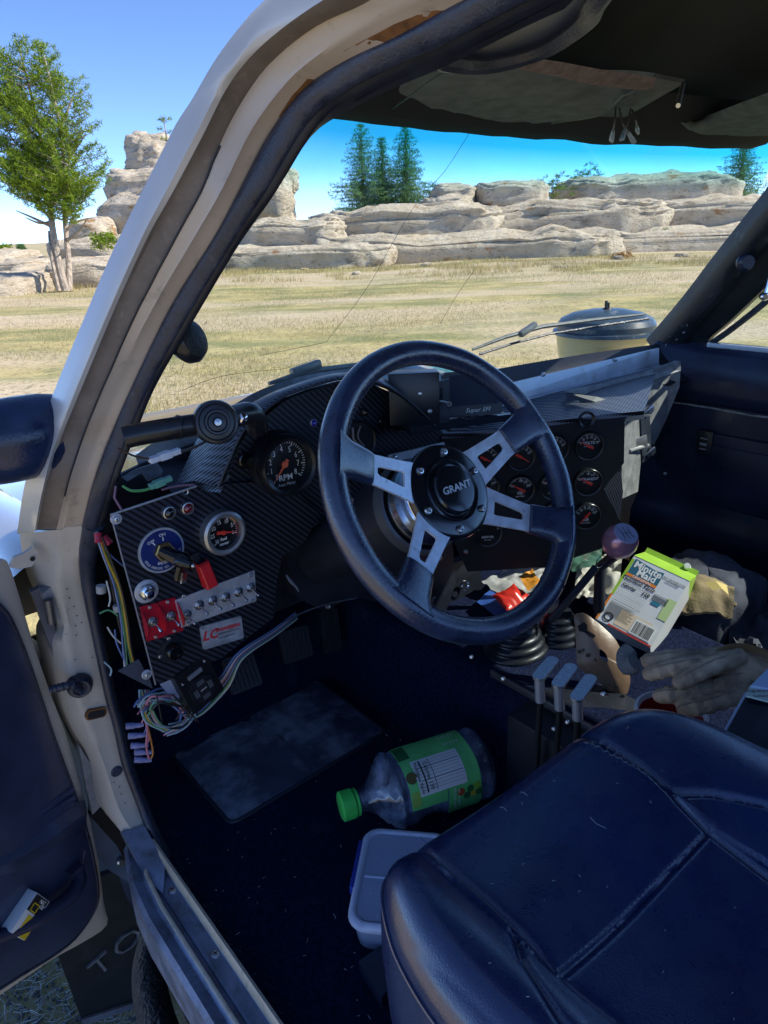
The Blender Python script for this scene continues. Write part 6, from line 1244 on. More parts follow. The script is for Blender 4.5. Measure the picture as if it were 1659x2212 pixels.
# mud flap, side steps
fl = P(B().slab([at(x, y, y=.62) for x, y in ((120, 2050), (200, 1900), (330, 1850), (360, 2150), (300, 2168), (178, 2206))], (0, .012, 0)), 'mud_flap', pbr('flap_rubber', (.008, .010, .013), .55, var=.4, vs=30, dirt=(.035, .04, .05), dscale=16, damt=.2), 'black mud flap with raised letters', smooth=False)
m = frame(at(268, 2052, y=.617), (0, -1, 0)) @ RZ(14) ; b = B(); tx(b, 'TOYOTA', m @ T(.10, .012, .001), .068, 1.15, ext=.003, spacing=1.08, bold=-.001); P(b, 'lettering', pbr('raised_letter_rubber', (.12, .13, .14), .5, var=.4, vs=60), 'raised letters on the mud flap', fl, smooth=False)
P(B().slab([at(x, y, y=.612) for x, y in ((176, 2204), (300, 2164), (304, 2174), (180, 2216))], (0, .006, 0)), 'flap_edge', pbr('grey_edge', (0, 0, 0)), None, fl, smooth=False)
BED = pbr('bedliner_black', (.014, .014, .017), .5, var=.4, vs=90, bump=1.0, bs=160, bdist=.006, rvar=.15, dirt=(.06, .055, .05), dscale=40, damt=.25)
P(B().tube(smooth_pts([at(390, 1990, z=-.20), at(350, 2012, z=-.215), at(328, 2060, z=-.23), at(322, 2120, z=-.235), at(335, 2190, z=-.24), at(370, 2290, z=-.24), at(460, 2500, z=-.24)], 6), .026, 18), 'side_step', BED, 'bent textured black side step tube')
P(B().tube(smooth_pts([at(375, 2075, z=-.26), at(395, 2105, z=-.26), at(430, 2180, z=-.26), at(500, 2320, z=-.26)], 6), .022, 16), 'side_step_inner', pbr('tan_lit_bedliner', (.05, .045, .04), .6, var=.4, vs=60, bump=.8, bs=160, bdist=.005), 'inner tube of the side step, tan light put into its colour')  # lighter bedliner copy, the tan light on this tube painted into it
P(B().box(T(.03, -.15, -.14), .03, 1.0, .20, .01), 'rocker_panel', MATTE, 'rocker panel under the sill')
P(B().box(T(.62, .30, -.30), 1.0, 1.9, .30, .03), 'chassis', MATTE, 'dark underside of the truck')
for x, y in ((.12, .95), (1.20, .95)): 
    P(B().lathe(T(x, y, GZ + .36) @ RY(90), [(.18, -.11), (.33, -.11), (.36, -.08), (.36, .08), (.33, .11), (.18, .11), (.15, .06), (0, .05)], 36), 'front_wheel', RUBBER, 'front wheel', ang=40)
# ================================================================== loose things
# ---- ground litter beside the truck
def straw_spot():
    return V((random.uniform(-.42, .02), random.uniform(.42, 1.25), GZ + .004)), 1
b = B(); random.seed(9)
for i in range(2600):
    p, _ = straw_spot(); a = random.uniform(0, 6.28); l = random.uniform(.012, .045); d = V((math.cos(a), math.sin(a), random.uniform(-.1, .35))) * l; c = V((-d.y, d.x, 0)) * random.uniform(-.35, .35); p.z += random.uniform(0, .012)
    b.tube([p, p + d * .5 + c * .5, p + d], [.0009, .0008, .0004], 3, caps=False)
b.build('straw_litter', leafmat('straw_litter_mat', (.30, .31, .28), (.62, .62, .56), trans=0, sc=20), None, 'pale dry straw matted on the gravel beside the truck', cat='straw', kind='stuff')
b = B()
for i in range(1400):
    p, _ = straw_spot(); s_ = random.uniform(.003, .009); b.box(T(p.x, p.y, GZ + s_ * .3) @ RZ(random.uniform(0, 360)) @ RX(random.uniform(-30, 30)), s_, s_ * random.uniform(.6, 1), s_ * .6)
b.build('gravel', pbr('gravel_mat', (.13, .135, .14), .9, var=.5, vs=60), None, 'fine grey gravel beside the truck', cat='gravel', kind='stuff', smooth=False)

# ---- juice bottle lying on the carpet
PET = None
def mat_pet():
    m = clear('clear_bottle_plastic', (.80, .86, .97), .10, .10); N = m.node_tree.nodes; L = m.node_tree.links
    [n for n in N if n.type == 'MATH' and n.operation == 'MULTIPLY_ADD'][0].inputs[1].default_value = .9
    d = N.new('ShaderNodeBsdfDiffuse'); d.inputs[0].default_value = (.50, .58, .80, 1); tl = N.new('ShaderNodeMixShader'); out_ = N['Material Output']; prev = out_.inputs[0].links[0].from_socket
    tc = N.new('ShaderNodeTexCoord'); nz = N.new('ShaderNodeTexNoise'); nz.inputs['Scale'].default_value = 22; nz.inputs['Detail'].default_value = 4; L.new(tc.outputs['Object'], nz.inputs['Vector']); mr = N.new('ShaderNodeMapRange'); mr.inputs[1].default_value = .42; mr.inputs[2].default_value = .68; mr.inputs[3].default_value = .05; mr.inputs[4].default_value = .45; L.new(nz.outputs['Fac'], mr.inputs[0]); L.new(mr.outputs[0], tl.inputs[0]); L.new(prev, tl.inputs[1]); L.new(d.outputs[0], tl.inputs[2]); L.new(tl.outputs[0], out_.inputs[0]); return m
PET = mat_pet()
A0 = at(752, 1738, z=.058); A1 = at(1043, 1642, z=.058); ax = (A1 - A0).normalized(); BL = (A1 - A0).length
upb = V((0, 0, 1)); sdb = upb.cross(ax).normalized(); bmq = M((sdb, upb, ax)).transposed().to_4x4(); bmq.translation = A0
bot = thing('juice_bottle', A0 * .5 + A1 * .5 - V((0, 0, .058)), 'clear plastic juice bottle with a green label lying on the carpet', 'bottle')
RB = .056
def brad(t):                                       # radius along the bottle, 0 = cap side
    pts = [(0, .016), (.09, .016), (.105, .0175), (.12, .0165), (.17, .026), (.24, .044), (.29, .0545), (.31, .0565), (.335, .0520), (.36, .0545), (.42, .0555), (.86, .0555), (.90, .0535), (.925, .0555), (.965, .0540), (.99, .046), (1.0, .032)]
    for (a, ra), (c, rc) in zip(pts[:-1], pts[1:]):
        if a <= t <= c: return ra + (rc - ra) * (t - a) / (c - a)
    return pts[-1][1]
def bsec(t, a, k=0):
    r = brad(t); sq_ = 1 + .07 * (abs(math.cos(2 * a)) ** 2) * (1 if t > .3 else 0)
    dent = 0
    if .40 < t < .62: dent = .012 * math.exp(-((a - 3.9) / .35) ** 2) * math.sin(math.pi * (t - .40) / .22)   # grip hollow
    if .18 < t < .34: dent += .004 * noise.noise(V((math.cos(a) * 5, math.sin(a) * 5, t * 60)))
    return V(((r - dent + k) / sq_ * math.cos(a) * 1.03, (r - dent + k) / sq_ * math.sin(a) * .97, t * BL))
ts = [i / 70 for i in range(71)]; b = B().loft([[bsec(t, 2 * math.pi * j / 48) for j in range(48)] for t in ts], bmq, closed=True); b.add([bsec(1, 2 * math.pi * j / 48) + V((0, 0, -.004)) for j in range(48)], [tuple(range(48))], bmq)
P(b, 'bottle_body', PET, None, bot, ang=60)
GCAP = pbr('green_cap', (.08, .66, .12), .4, var=.1, vs=60)
capv = []
b = B()
for z0, z1, rr in ((-.012, .008, .0205), (.010, .014, .0200)):
    b.lathe(bmq, [(0, z0), (rr * .9, z0), (rr, z0 + .0015), (rr, z1), (rr * .8, z1)], 60)
for i in range(40): a = 2 * math.pi * i / 40; b.box(bmq @ RZ(math.degrees(a)) @ T(.0206, 0, -.002), .0012, .0013, .017)
P(b, 'bottle_cap', GCAP, 'bright green screw cap', bot, ang=40)
# label wraps the upper side
def lab(t, a, k=.0006): return bmq @ bsec(t, a, k)
LBL = pbr('green_label', (.17, .66, .20), .4, var=.12, vs=40)
def label_z0(t): return 3.55 if .62 < t else 3.05   # lower edge angle toward the viewer, steps down at the right
rows = []
for i in range(33):
    t = .355 + .50 * i / 32; a1 = 3.72 if t > .62 else 3.10; rows.append([lab(t, .9 + (a1 - .9) * j / 26) for j in range(27)])
lbo = P(B().loft(rows), 'bottle_label', LBL, 'green printed label', bot, ang=80)
def patch(t0, t1, a0, a1, mat, name, k=.0010, n=8): return P(B().loft([[lab(t0 + (t1 - t0) * i / n, a0 + (a1 - a0) * j / n, k) for j in range(n + 1)] for i in range(n + 1)]), name, mat, None, bot, ang=80)
patch(.42, .755, 1.75, 2.72, WHITE, 'nutrition_panel', .0011)
DG = pbr('dark_green_print', (.02, .16, .05), .5); INK = pbr('black_print', (.012, .012, .014), .6)
patch(.36, .44, 1.02, 1.62, DG, 'dark_green_block'); patch(.36, .42, 2.55, 3.0, pbr('lime_print', (.30, .52, .10), .5), 'lime_block', .0008)
b = B()
for k in range(10):
    a = 1.84 + .082 * k; th = .006 if k not in (2, 6) else .016; b.loft([[lab(.445 + .30 * i / 8, a, .0014), lab(.445 + .30 * i / 8, a + th, .0014)] for i in range(9)])
b2 = B()
def ltext(b, s, t, a, size, rot=0, sx=1.0, bold=0):       # text laid on the bottle surface, reading along the axis or around
    p = lab(t, a, .0016); n = (p - (bmq @ V((0, 0, t * BL)))).normalized(); m = frame(p, n, -ax if False else ax) @ RZ(rot); tx(b, s, m, size, sx, bold=bold)
for t in (.47, .54): b.loft([[lab(t, 1.80 + .85 * j / 8, .0014), lab(t + (.010 if t < .5 else .004), 1.80 + .85 * j / 8, .0014)] for j in range(9)])
ltext(b, 'Nutrition Facts', .437, 2.25, .0072, 180 * 0, 1.0, .0001); ltext(b, 'Calories 130', .505, 2.25, .0085, 0, .9, .0001)
P(b, 'nutrition_print', INK, None, bot, smooth=False)
b = B(); ltext(b, "FEEL GOOD ABOUT", .655, 3.10, .0042); ltext(b, "WHAT'S INSIDE", .685, 3.10, .0042)
for k in range(5): b.loft([[lab(.70 + .024 * k, 1.10, .0013), lab(.70 + .024 * k + .007, 1.10, .0013)], [lab(.70 + .024 * k, 1.55, .0013), lab(.70 + .024 * k + .007, 1.55, .0013)]])
P(b, 'white_lettering', WHITE, None, bot, smooth=False)
def dot(t, a, r, mat, name, k=.0014):
    p = lab(t, a, k); n = (p - (bmq @ V((0, 0, t * BL)))).normalized(); P(B().lathe(frame(p, n, ax), [(0, .0004), (r, .0002)], 16), name, mat, None, bot)
dot(.70, 2.95, .0062, pbr('mango_red', (.50, .10, .03), .5), 'fruit_picture'); dot(.745, 3.12, .0062, DG, 'print_disc'); dot(.77, 2.93, .0055, DG, 'print_disc'); dot(.79, 3.12, .0050, pbr('lemon_yellow', (.62, .48, .04), .5), 'fruit_picture'); dot(.82, 2.90, .0062, pbr('apple_green', (.28, .50, .06), .5), 'fruit_picture'); dot(.835, 3.12, .0060, DG, 'print_disc'); dot(.39, 2.20, .0085, pbr('kiwi_brown', (.12, .10, .03), .5), 'fruit_picture')
P(B().loft([[bmq @ V((brad(t) * .94 * math.cos(a), -brad(t) * .94 + .006 + .002 * math.sin(t * 20), t * BL)) for a in [math.pi * j / 10 for j in range(11)]] for t in [.3 + .6 * i / 14 for i in range(15)]]), 'bottle_foot_print', pbr('frosted_side', (.30, .36, .50), .5), None, bot) if False else None

# ---- food container under the seat edge
FC = pbr('clear_tub_plastic', (.55, .60, .78), .25, spec=.6); N, L, bb0 = nodes_of(FC)
t = N.new('ShaderNodeBsdfTransparent'); t.inputs[0].default_value = (.72, .78, .92, 1); ms = N.new('ShaderNodeMixShader'); ms.inputs[0].default_value = .55; L.new(t.outputs[0], ms.inputs[1]); L.new(bb0.outputs[0], ms.inputs[2]); L.new(ms.outputs[0], N['Material Output'].inputs[0])
LIDP = FC.copy(); LIDP.name = 'frosted_lid_plastic'; [n for n in LIDP.node_tree.nodes if n.type == 'MIX_SHADER'][0].inputs[0].default_value = .8; LIDP.node_tree.nodes['Principled BSDF'].inputs['Base Color'].default_value = (.50, .56, .74, 1)
TL_, TR_, BL_ = at(790, 1788, z=.056), at(938, 1800, z=.056), at(742, 1985, z=.056); ux = (TR_ - TL_).normalized(); vy = (BL_ - TL_); vy = (vy - ux * vy.dot(ux)).normalized(); cw_, chh = .118, .150
fm = M((ux, -vy, V((0, 0, 1)))).transposed().to_4x4(); fm.translation = TL_ + ux * (cw_ / 2) + vy * (chh / 2)
tub = thing('food_container', fm.translation - V((0, 0, .07)), 'clear plastic lidded food container half under the seat', 'container')
def rr3(w, h, r, z): return [V((x, y, z)) for x, y in rrect(w, h, r, 6)]
b = B().loft([rr3(cw_ - .022, chh - .022, .014, -.05), rr3(cw_ - .016, chh - .016, .018, -.047), rr3(cw_ - .008, chh - .008, .02, -.014), rr3(cw_ - .002, chh - .002, .022, -.012), rr3(cw_ - .002, chh - .002, .022, -.008)], fm, closed=True); b.add(rr3(cw_ - .022, chh - .022, .014, -.05), [tuple(range(28))], fm); P(b, 'tub', FC, None, tub, ang=40)
b = B().loft([rr3(cw_, chh, .024, -.010), rr3(cw_ + .004, chh + .004, .025, -.006), rr3(cw_ + .002, chh + .002, .024, .0), rr3(cw_ - .008, chh - .008, .020, .003), rr3(cw_ - .014, chh - .014, .018, .002), rr3(cw_ - .020, chh - .020, .016, -.003)], fm, closed=True)
P(b, 'lid_rim', pbr('frosted_rim', (.60, .64, .80), .35, var=.1, vs=50, spec=.6), 'frosted lid rim', tub, ang=50)
P(B().add(rr3(cw_ - .018, chh - .018, .016, .0005), [tuple(range(28))], fm), 'lid_panel', LIDP, None, tub, smooth=False)
P(B().box(fm @ T(0, -.004, -.026), cw_ - .016, .002, .040).box(fm @ T(0, -.004, .0), cw_ - .022, .003, .004, .001), 'divider', pbr('frosted_rim', (0, 0, 0)), None, tub)
P(B().box(fm @ T(-cw_ / 2 - .003, .015, -.006), .006, .075, .014, .002), 'latch', pbr('blue_latch', (.03, .05, .35), .4), 'blue side latch', tub)
P(B().lathe(fm @ T(.010, -.045, -.030), [(0, .018), (.015, .014), (.022, .004), (.020, -.008), (0, -.016)], 18), 'leftover', pbr('pink_food', (.45, .20, .18), .6, var=.2, vs=60), 'pinkish leftover in the container', tub)
P(B().box(fm @ T(.022, .030, -.03), .05, .05, .01, .004), 'napkin', pbr('white_napkin', (.6, .62, .68), .8), None, tub)
b = B(); random.seed(8)
for i in range(22): b.lathe(fm @ T(random.uniform(-.045, .045), random.uniform(-.06, .065), .0008), [(0, .0012), (random.uniform(.0008, .0022), .0006)], 8)
P(b, 'water_drop', pbr('drop_white', (.5, .55, .65), .2), None, tub, kind='stuff')

# ---- juice carton leaning on the tunnel
cc0 = at(1387, 1296, dep=1.17); nn = (CAM - cc0).normalized(); nn = (nn * math.cos(.38) + UPV * math.sin(.38) - RT * .03).normalized()
cm = frame(cc0, nn, UPV) @ RZ(-27); cwid, chei = .098, .132
CB = pbr('carton_board', (.72, .73, .74), .45, var=.04, vs=30)
car = thing('juice_carton', cm @ V((0, -chei / 2, -.045)), 'white and green gable-top orange juice carton leaning on the tunnel', 'carton')
W2, H2, DP = cwid / 2, chei / 2, -.085
P(B().add([(-W2, -H2, 0), (W2, -H2, 0), (W2, H2, 0), (-W2, H2, 0), (-W2, -H2, DP), (W2, -H2, DP), (W2, H2, DP), (-W2, H2, DP)], [(0, 1, 2, 3), (5, 4, 7, 6), (1, 5, 6, 2), (4, 0, 3, 7), (4, 5, 1, 0)], cm), 'carton_body', CB, None, car, smooth=False)
LIME = pbr('lime_board', (.34, .56, .06), .4, var=.1, vs=40)
P(B().add([(-W2, H2, .0005), (W2, H2, .0005), (W2, H2, DP), (-W2, H2, DP), (-W2 * .96, H2 + .030, DP / 2), (W2 * .96, H2 + .030, DP / 2), (-W2 * .96, H2 + .040, DP / 2), (W2 * .96, H2 + .040, DP / 2), (-W2 * .96, H2 + .040, DP / 2 - .002), (W2 * .96, H2 + .040, DP / 2 - .002), (-W2 * .96, H2 + .030, DP / 2 - .002), (W2 * .96, H2 + .030, DP / 2 - .002)], [(0, 1, 5, 4), (2, 3, 10, 11), (1, 2, 11, 5), (3, 0, 4, 10), (4, 5, 7, 6), (6, 7, 9, 8), (8, 9, 11, 10)], cm), 'carton_gable', LIME, 'lime green gable top', car, smooth=False)
P(B().lathe(cm @ T(W2 * .55, H2 + .038, DP / 2), [(0, .006), (.005, .006), (.006, 0)], 12), 'carton_fin', WHITE, None, car)
def cpz(name, x0, y0, x1, y1, mat, z=.0006): return P(B().add([(x0 * W2, y0 * H2, z), (x1 * W2, y0 * H2, z), (x1 * W2, y1 * H2, z), (x0 * W2, y1 * H2, z)], [(0, 1, 2, 3)], cm), name, mat, None, car, smooth=False)
TEAL = pbr('teal_print', (.02, .13, .20), .5); ORG = pbr('orange_print', (.75, .22, .02), .5)
P(B().add([(x * W2, y * H2, .0006) for x, y in ((-.88, .94), (-.5, .90), (-.1, .86), (.18, .90), (.18, .50), (-.88, .50))], [(0, 1, 2, 3, 4, 5)], cm), 'logo_field', TEAL, None, car, smooth=False)
cpz('orange_band', -.92, .42, .18, .50, ORG); cpz('lime_edge', -1, -.2, -.90, .9, LIME); cpz('orange_edge', -1, -1, -.93, -.2, ORG); cpz('green_patch', .70, -.25, 1, .35, pbr('pale_lime', (.52, .66, .30), .5)); cpz('red_foot', -.55, -1, 1, -.955, pbr('red_foot_print', (.55, .05, .03), .5)); cpz('orange_glow', -.4, -.9, .7, -.45, pbr('cream_print', (.78, .62, .45), .5), .0004)
b = B(); tx(b, 'Minute', cm @ T(-.34 * W2, .79 * H2, .0009), .0175, .98, bold=.0004); tx(b, 'Maid', cm @ T(-.28 * W2, .61 * H2, .0009), .0175, .98, bold=.0004); tx(b, 'ORIGINAL', cm @ T(-.34 * W2, .46 * H2, .0009), .0062, 1.2)
P(b, 'logo_lettering', WHITE, None, car, smooth=False)
b = B(); tx(b, 'Nutrition Facts', cm @ T(-.36 * W2, .355 * H2, .0009), .0092, 1.0, bold=.0002); tx(b, 'Calories', cm @ T(-.58 * W2, .16 * H2, .0009), .0072, 1.0, bold=.0002); tx(b, '110', cm @ T(.02 * W2, .155 * H2, .0009), .0088, 1, bold=.0003); tx(b, '100% ORANGE JUICE', cm @ T(.58 * W2, .80 * H2, .0009), .0048, .9); tx(b, 'PASTEURIZED', cm @ T(.58 * W2, .72 * H2, .0009), .0042, .9)
for k, (y, t_) in enumerate(((.29, .006), (.21, .010), (.10, .006), (.04, .003), (-.02, .003), (-.08, .003), (-.14, .006), (-.20, .003), (-.26, .003), (-.32, .010))): b.add([(-.86 * W2, y * H2, .0009), (.14 * W2, y * H2, .0009), (.14 * W2, (y + t_) * H2 , .0009), (-.86 * W2, (y + t_) * H2, .0009)], [(0, 1, 2, 3)], cm)
P(b, 'nutrition_table', INK, None, car, smooth=False, kind='stuff'); b = B()
for k in range(13):                                   # small print as fine bars
    y = -.40 - .03 * k; b.add([(-.86 * W2, y * H2, .0009), ((-.05 + .12 * math.sin(k * 2.3)) * W2, y * H2, .0009), ((-.05 + .12 * math.sin(k * 2.3)) * W2, (y + .012) * H2, .0009), (-.86 * W2, (y + .012) * H2, .0009)], [(0, 1, 2, 3)], cm)
for k in range(6): y = .28 - .035 * k; b.add([(.24 * W2, y * H2, .0009), (.75 * W2, y * H2, .0009), (.75 * W2, (y + .014) * H2, .0009), (.24 * W2, (y + .014) * H2, .0009)], [(0, 1, 2, 3)], cm)
P(b, 'small_print', INK, None, car, smooth=False, kind='stuff'); b = B()
x = .22
random.seed(2)
while x < .84:
    w = random.choice((.012, .02, .03)); b.add([(x * W2, -.88 * H2, .0012), ((x + w) * W2, -.88 * H2, .0012), ((x + w) * W2, -.56 * H2, .0012), (x * W2, -.56 * H2, .0012)], [(0, 1, 2, 3)], cm); x += w + random.choice((.012, .02, .028))
P(b, 'barcode', INK, None, car, smooth=False, kind='stuff'); cpz('barcode_field', .15, -.92, .9, -.5, WHITE, .0009); cpz('certificate_mark', .30, .02, .58, .12, pbr('blue_green_mark', (.02, .20, .30), .5), .0009)
b = B(); b.lathe(cm @ T(-.66 * W2, -.80 * H2, .0008), [(.0052, .0002), (.0082, .0002)], 20); P(b, 'recycling_mark', INK, None, car, smooth=False)

# ---- crumpled bags, papers, backpack
def crumple(name, label, cat, pts, z, mat, amp=.012, n=26, seed=1, freq=26, extra=None, thick=.0):
    c = [at(x, y, z=zz_) for (x, y), zz_ in zip(pts, z if isinstance(z, (list, tuple)) else [z] * 4)]; rows = []
    for i in range(n + 1):
        r_ = []
        for j in range(n + 1):
            u, v = i / n, j / n; p = c[0].lerp(c[1], u).lerp(c[3].lerp(c[2], u), v); e = math.sin(math.pi * u) ** .4 * math.sin(math.pi * v) ** .4
            r_.append(p + V((0, 0, amp * (noise.noise(p * freq + V((seed, 0, 0))) * 1.2 + abs(noise.noise(p * freq * 2.2 + V((0, seed, 0)))) * .8) + thick * e)))
        rows.append(r_)
    o = B().loft(rows).build(name, mat, None, label, ang=50, cat=cat); return o, c
FOIL = pbr('grey_paper', (.34, .33, .32), .55, var=.35, vs=30)
crumple('paper_wrapper', 'crumpled grey wrappers on the tunnel behind the wheel rim', 'wrapper', [(1040, 1262), (1130, 1215), (1210, 1222), (1130, 1310)], [.19, .20, .19, .18], FOIL, .012, 26, 3)
crumple('snack_bag', 'red and yellow snack bag inside the wheel opening', 'bag', [(1062, 1288), (1110, 1262), (1160, 1296), (1095, 1322)], [.205, .215, .20, .195], pbr('red_snack_foil', (.60, .03, .02), .3, var=.2, vs=12, dirt=(.70, .45, .02), dscale=28, damt=.12), .008, 22, 5, thick=.01)
crumple('magazine', 'blue edged magazine under the snack bag', 'magazine', [(1030, 1300), (1062, 1272), (1125, 1325), (1085, 1345)], [.185, .185, .19, .18], pbr('blue_cover', (.03, .08, .30), .35, var=.3, vs=22, dirt=(.25, .55, .65), dscale=24, damt=.15), .003, 14, 7)
crumple('orange_packet', 'orange striped packet beside the wheel rim', 'packet', [(1120, 1245), (1150, 1230), (1172, 1262), (1140, 1282)], [.225, .23, .22, .215], pbr('orange_foil', (.60, .24, .03), .35, var=.4, vs=30), .008, 18, 8)
crumple('paper_bag', 'pale crumpled paper behind the shift stick', 'paper', [(1245, 1225), (1345, 1190), (1335, 1300), (1240, 1300)], [.20, .22, .20, .18], pbr('cream_paper', (.50, .47, .40), .7, var=.3, vs=24), .016, 30, 9)
crumple('leaflet', 'dark leaflet with a pinkish picture left of the shift knob', 'leaflet', [(1230, 1188), (1300, 1178), (1300, 1225), (1235, 1232)], [.235, .24, .235, .23], pbr('leaflet_print', (.06, .14, .10), .4, var=.6, vs=40, dirt=(.55, .35, .33), dscale=30, damt=.3), .008, 20, 10)
CAN = pbr('dark_canvas', (.055, .06, .085), .85, var=.5, vs=16, bump=.5, bs=300, dirt=(.10, .10, .12), dscale=10, damt=.3)
def blob(name, label, cat, c, r, mat, seed, amp=.2, n=40, parent=None, sq=.7):
    rows = []; cs = lambda q, e: math.copysign(abs(q) ** e, q)
    for i in range(n // 2 + 1):
        ph = -math.pi / 2 + math.pi * i / (n // 2); row = []
        for j in range(n):
            a = 2 * math.pi * j / n; d = V((cs(math.cos(ph), sq) * cs(math.cos(a), sq), cs(math.cos(ph), sq) * cs(math.sin(a), sq), cs(math.sin(ph), sq))); k = 1 + amp * (noise.noise(d * 1.6 + V((seed, 0, 0))) + .5 * noise.noise(d * 4 + V((0, seed, 0))) - .55 * (1 - abs(noise.noise(d * 3.2 + V((0, 0, seed))))) ** 6)
            row.append(V(c) + V((d.x * r[0] * k, d.y * r[1] * k, d.z * r[2] * k)))
        rows.append(row)
    b = B().loft(rows, closed=True)
    return b.build(name, mat, parent, label, ang=80, cat=cat) if parent is None else P(b, name, mat, label, parent, ang=80)
bc_ = at(1522, 1325, z=.13); bp_ = thing('backpack', bc_ - V((0, 0, .12)), 'dark canvas backpack with tan top behind the juice carton', 'bag')
blob('bag_body', None, None, bc_ + V((.03, .02, -.02)), (.105, .095, .105), CAN, 3, .09, 72, bp_, .55)
TANC = pbr('tan_canvas', (.30, .22, .12), .8, var=.3, vs=22, bump=.4, bs=250)
rows = []
for i in range(25):
    r_ = []
    for j in range(17):
        u, v = i / 24, j / 16; p = at(1445 + 140 * u, 1228 + 30 * u, z=.225).lerp(at(1448 + 136 * u, 1322 + 4 * u, z=.185), v); r_.append(p + V((0, 0, .016 * math.sin(math.pi * v) + .010 * noise.noise(p * 28) + .006 * noise.noise(p * 70) - .02 * abs(u - .5) ** 2)))
    rows.append(r_)
P(B().loft(rows).loft([[p + V((0, 0, -.004)) for p in r_] for r_ in rows]), 'bag_flap', TANC, 'tan canvas flap', bp_, ang=80)
P(B().loft([[at(1522, 1258, z=.238), at(1540, 1275, z=.236)], [at(1545, 1254, z=.243), at(1560, 1272, z=.241)], [at(1570, 1264, z=.236), at(1574, 1285, z=.232)]]), 'bag_strap', pbr('yellow_strap', (.60, .45, .16), .7, bump=.3, bs=500), 'yellow webbing strap', bp_)
P(B().tube(smooth_pts([at(1470, 1292, z=.20), at(1510, 1300, z=.20), at(1560, 1292, z=.20), at(1590, 1308, z=.19)], 4), .004, 6), 'bag_piping', TANC, None, bp_)
crumple('dark_cloth', 'dark cloth on the passenger floor right of the backpack', 'cloth', [(1560, 1300), (1720, 1300), (1740, 1420), (1580, 1410)], .12, CAN, .03, 26, 12)
# ---- holster
HO = at(1312, 1420, x=.62); hn_ = V((-.72, -.55, .42)).normalized(); HOL = pbr('brown_moulded_leather', (.20, .125, .08), .38, var=.15, vs=24, bump=.15, bs=200, dirt=(.34, .26, .2), dscale=30, damt=.08)
hp = [(1241, 1329), (1262, 1325), (1282, 1338), (1300, 1352), (1330, 1382), (1347, 1420), (1352, 1440), (1359, 1449), (1361, 1478), (1348, 1511), (1328, 1503), (1290, 1470), (1251, 1443), (1245, 1410), (1243, 1360)]
pts = [atpl(x, y, HO, hn_) for x, y in hp]; cc = sum(pts, V()) / len(pts); b = B(); rr_ = [[cc.lerp(p, s_) + hn_ * (.014 * (1 - s_ * s_)) for p in smooth_pts(pts, 3, True)] for s_ in (1, .85, .65, .4, .15)]; b.loft(rr_, closed=True).loft([rr_[0], [p - hn_ * .004 for p in rr_[0]], [cc.lerp(p, .8) - hn_ * .006 for p in rr_[0]]], closed=True)
hol = b.build('holster', HOL, thing('leather_sheath', cc - V((0, 0, .09)), 'brown moulded leather sheath standing beside the hand levers', 'sheath'), None, ang=60)
hol.name = 'sheath_body'; hs_root = hol.parent
b = B(); b.slab([atpl(x, y, HO + hn_ * .0115, hn_) for x, y in ((1248, 1352), (1262, 1343), (1268, 1350), (1268, 1362), (1280, 1368), (1286, 1372), (1283, 1378), (1272, 1374), (1262, 1366), (1250, 1362))], hn_ * .003); P(b, 'sheath_slot', MATTE, None, hs_root, smooth=False)
for x, y in ((1252, 1408), (1270, 1416), (1288, 1424), (1331, 1484), (1345, 1505)): P(B().lathe(frame(atpl(x, y, HO + hn_ * .012, hn_), hn_), [(0, .0004), (.003, .0004), (.0032, -.002)], 10), 'rivet_hole', MATTE, None, hs_root)
# ---- work gloves
GLV = pbr('worn_buckskin', (.46, .33, .21), .8, var=.5, vs=30, bump=1, bs=55, bdist=.006, dirt=(.13, .11, .09), dscale=16, damt=.25)
TANL = pbr('tan_suede', (.42, .25, .11), .85, var=.2, vs=30, bump=.4, bs=200)
def glove(label, fingers, palm, cuff, z):
    root = thing('work_glove', at(*palm[len(palm) // 2][:2], z=z) - V((0, 0, .03)), label, 'glove', 'pair of leather work gloves')
    b = B()
    for f_ in fingers: pts_ = smooth_pts([at(x, y, z=zz_) for x, y, zz_ in f_[0]], 6); n = len(pts_); b.tube(pts_, [f_[1] * (.60 + .40 * min(1, i / 3.0)) * (1 + .10 * i / n) * (1 + .10 * math.sin(i * 1.9 + f_[1] * 999)) for i in range(n)], 12)
    pp_ = smooth_pts([at(x, y, z=zz_) for x, y, zz_ in palm], 5); b.tube(pp_, [cuff[1] * (.8 + .25 * math.sin(math.pi * i / len(pp_))) for i in range(len(pp_))], 14, flat=.55)
    o = P(b, 'glove_hand', GLV, None, root, ang=80)
    md = o.modifiers.new('r', 'REMESH'); md.mode = 'VOXEL'; md.voxel_size = .0026; md.use_smooth_shade = True; s_ = o.modifiers.new('s', 'SMOOTH'); s_.iterations = 2; s_.factor = .5
    for f_ in fingers:                                # welted seam along each finger
        pts_ = smooth_pts([at(x, y, z=zz_) for x, y, zz_ in f_[0]], 6); up_ = (CAM - pts_[0]).normalized(); P(B().tube([p + (up_ * .80 + UPV * .60) * f_[1] * (.62 if i == 0 else .98) for i, p in enumerate(pts_)], .0010, 5), 'finger_seam', pbr('seam_leather', (.30, .24, .17), .8), None, root)
    return root
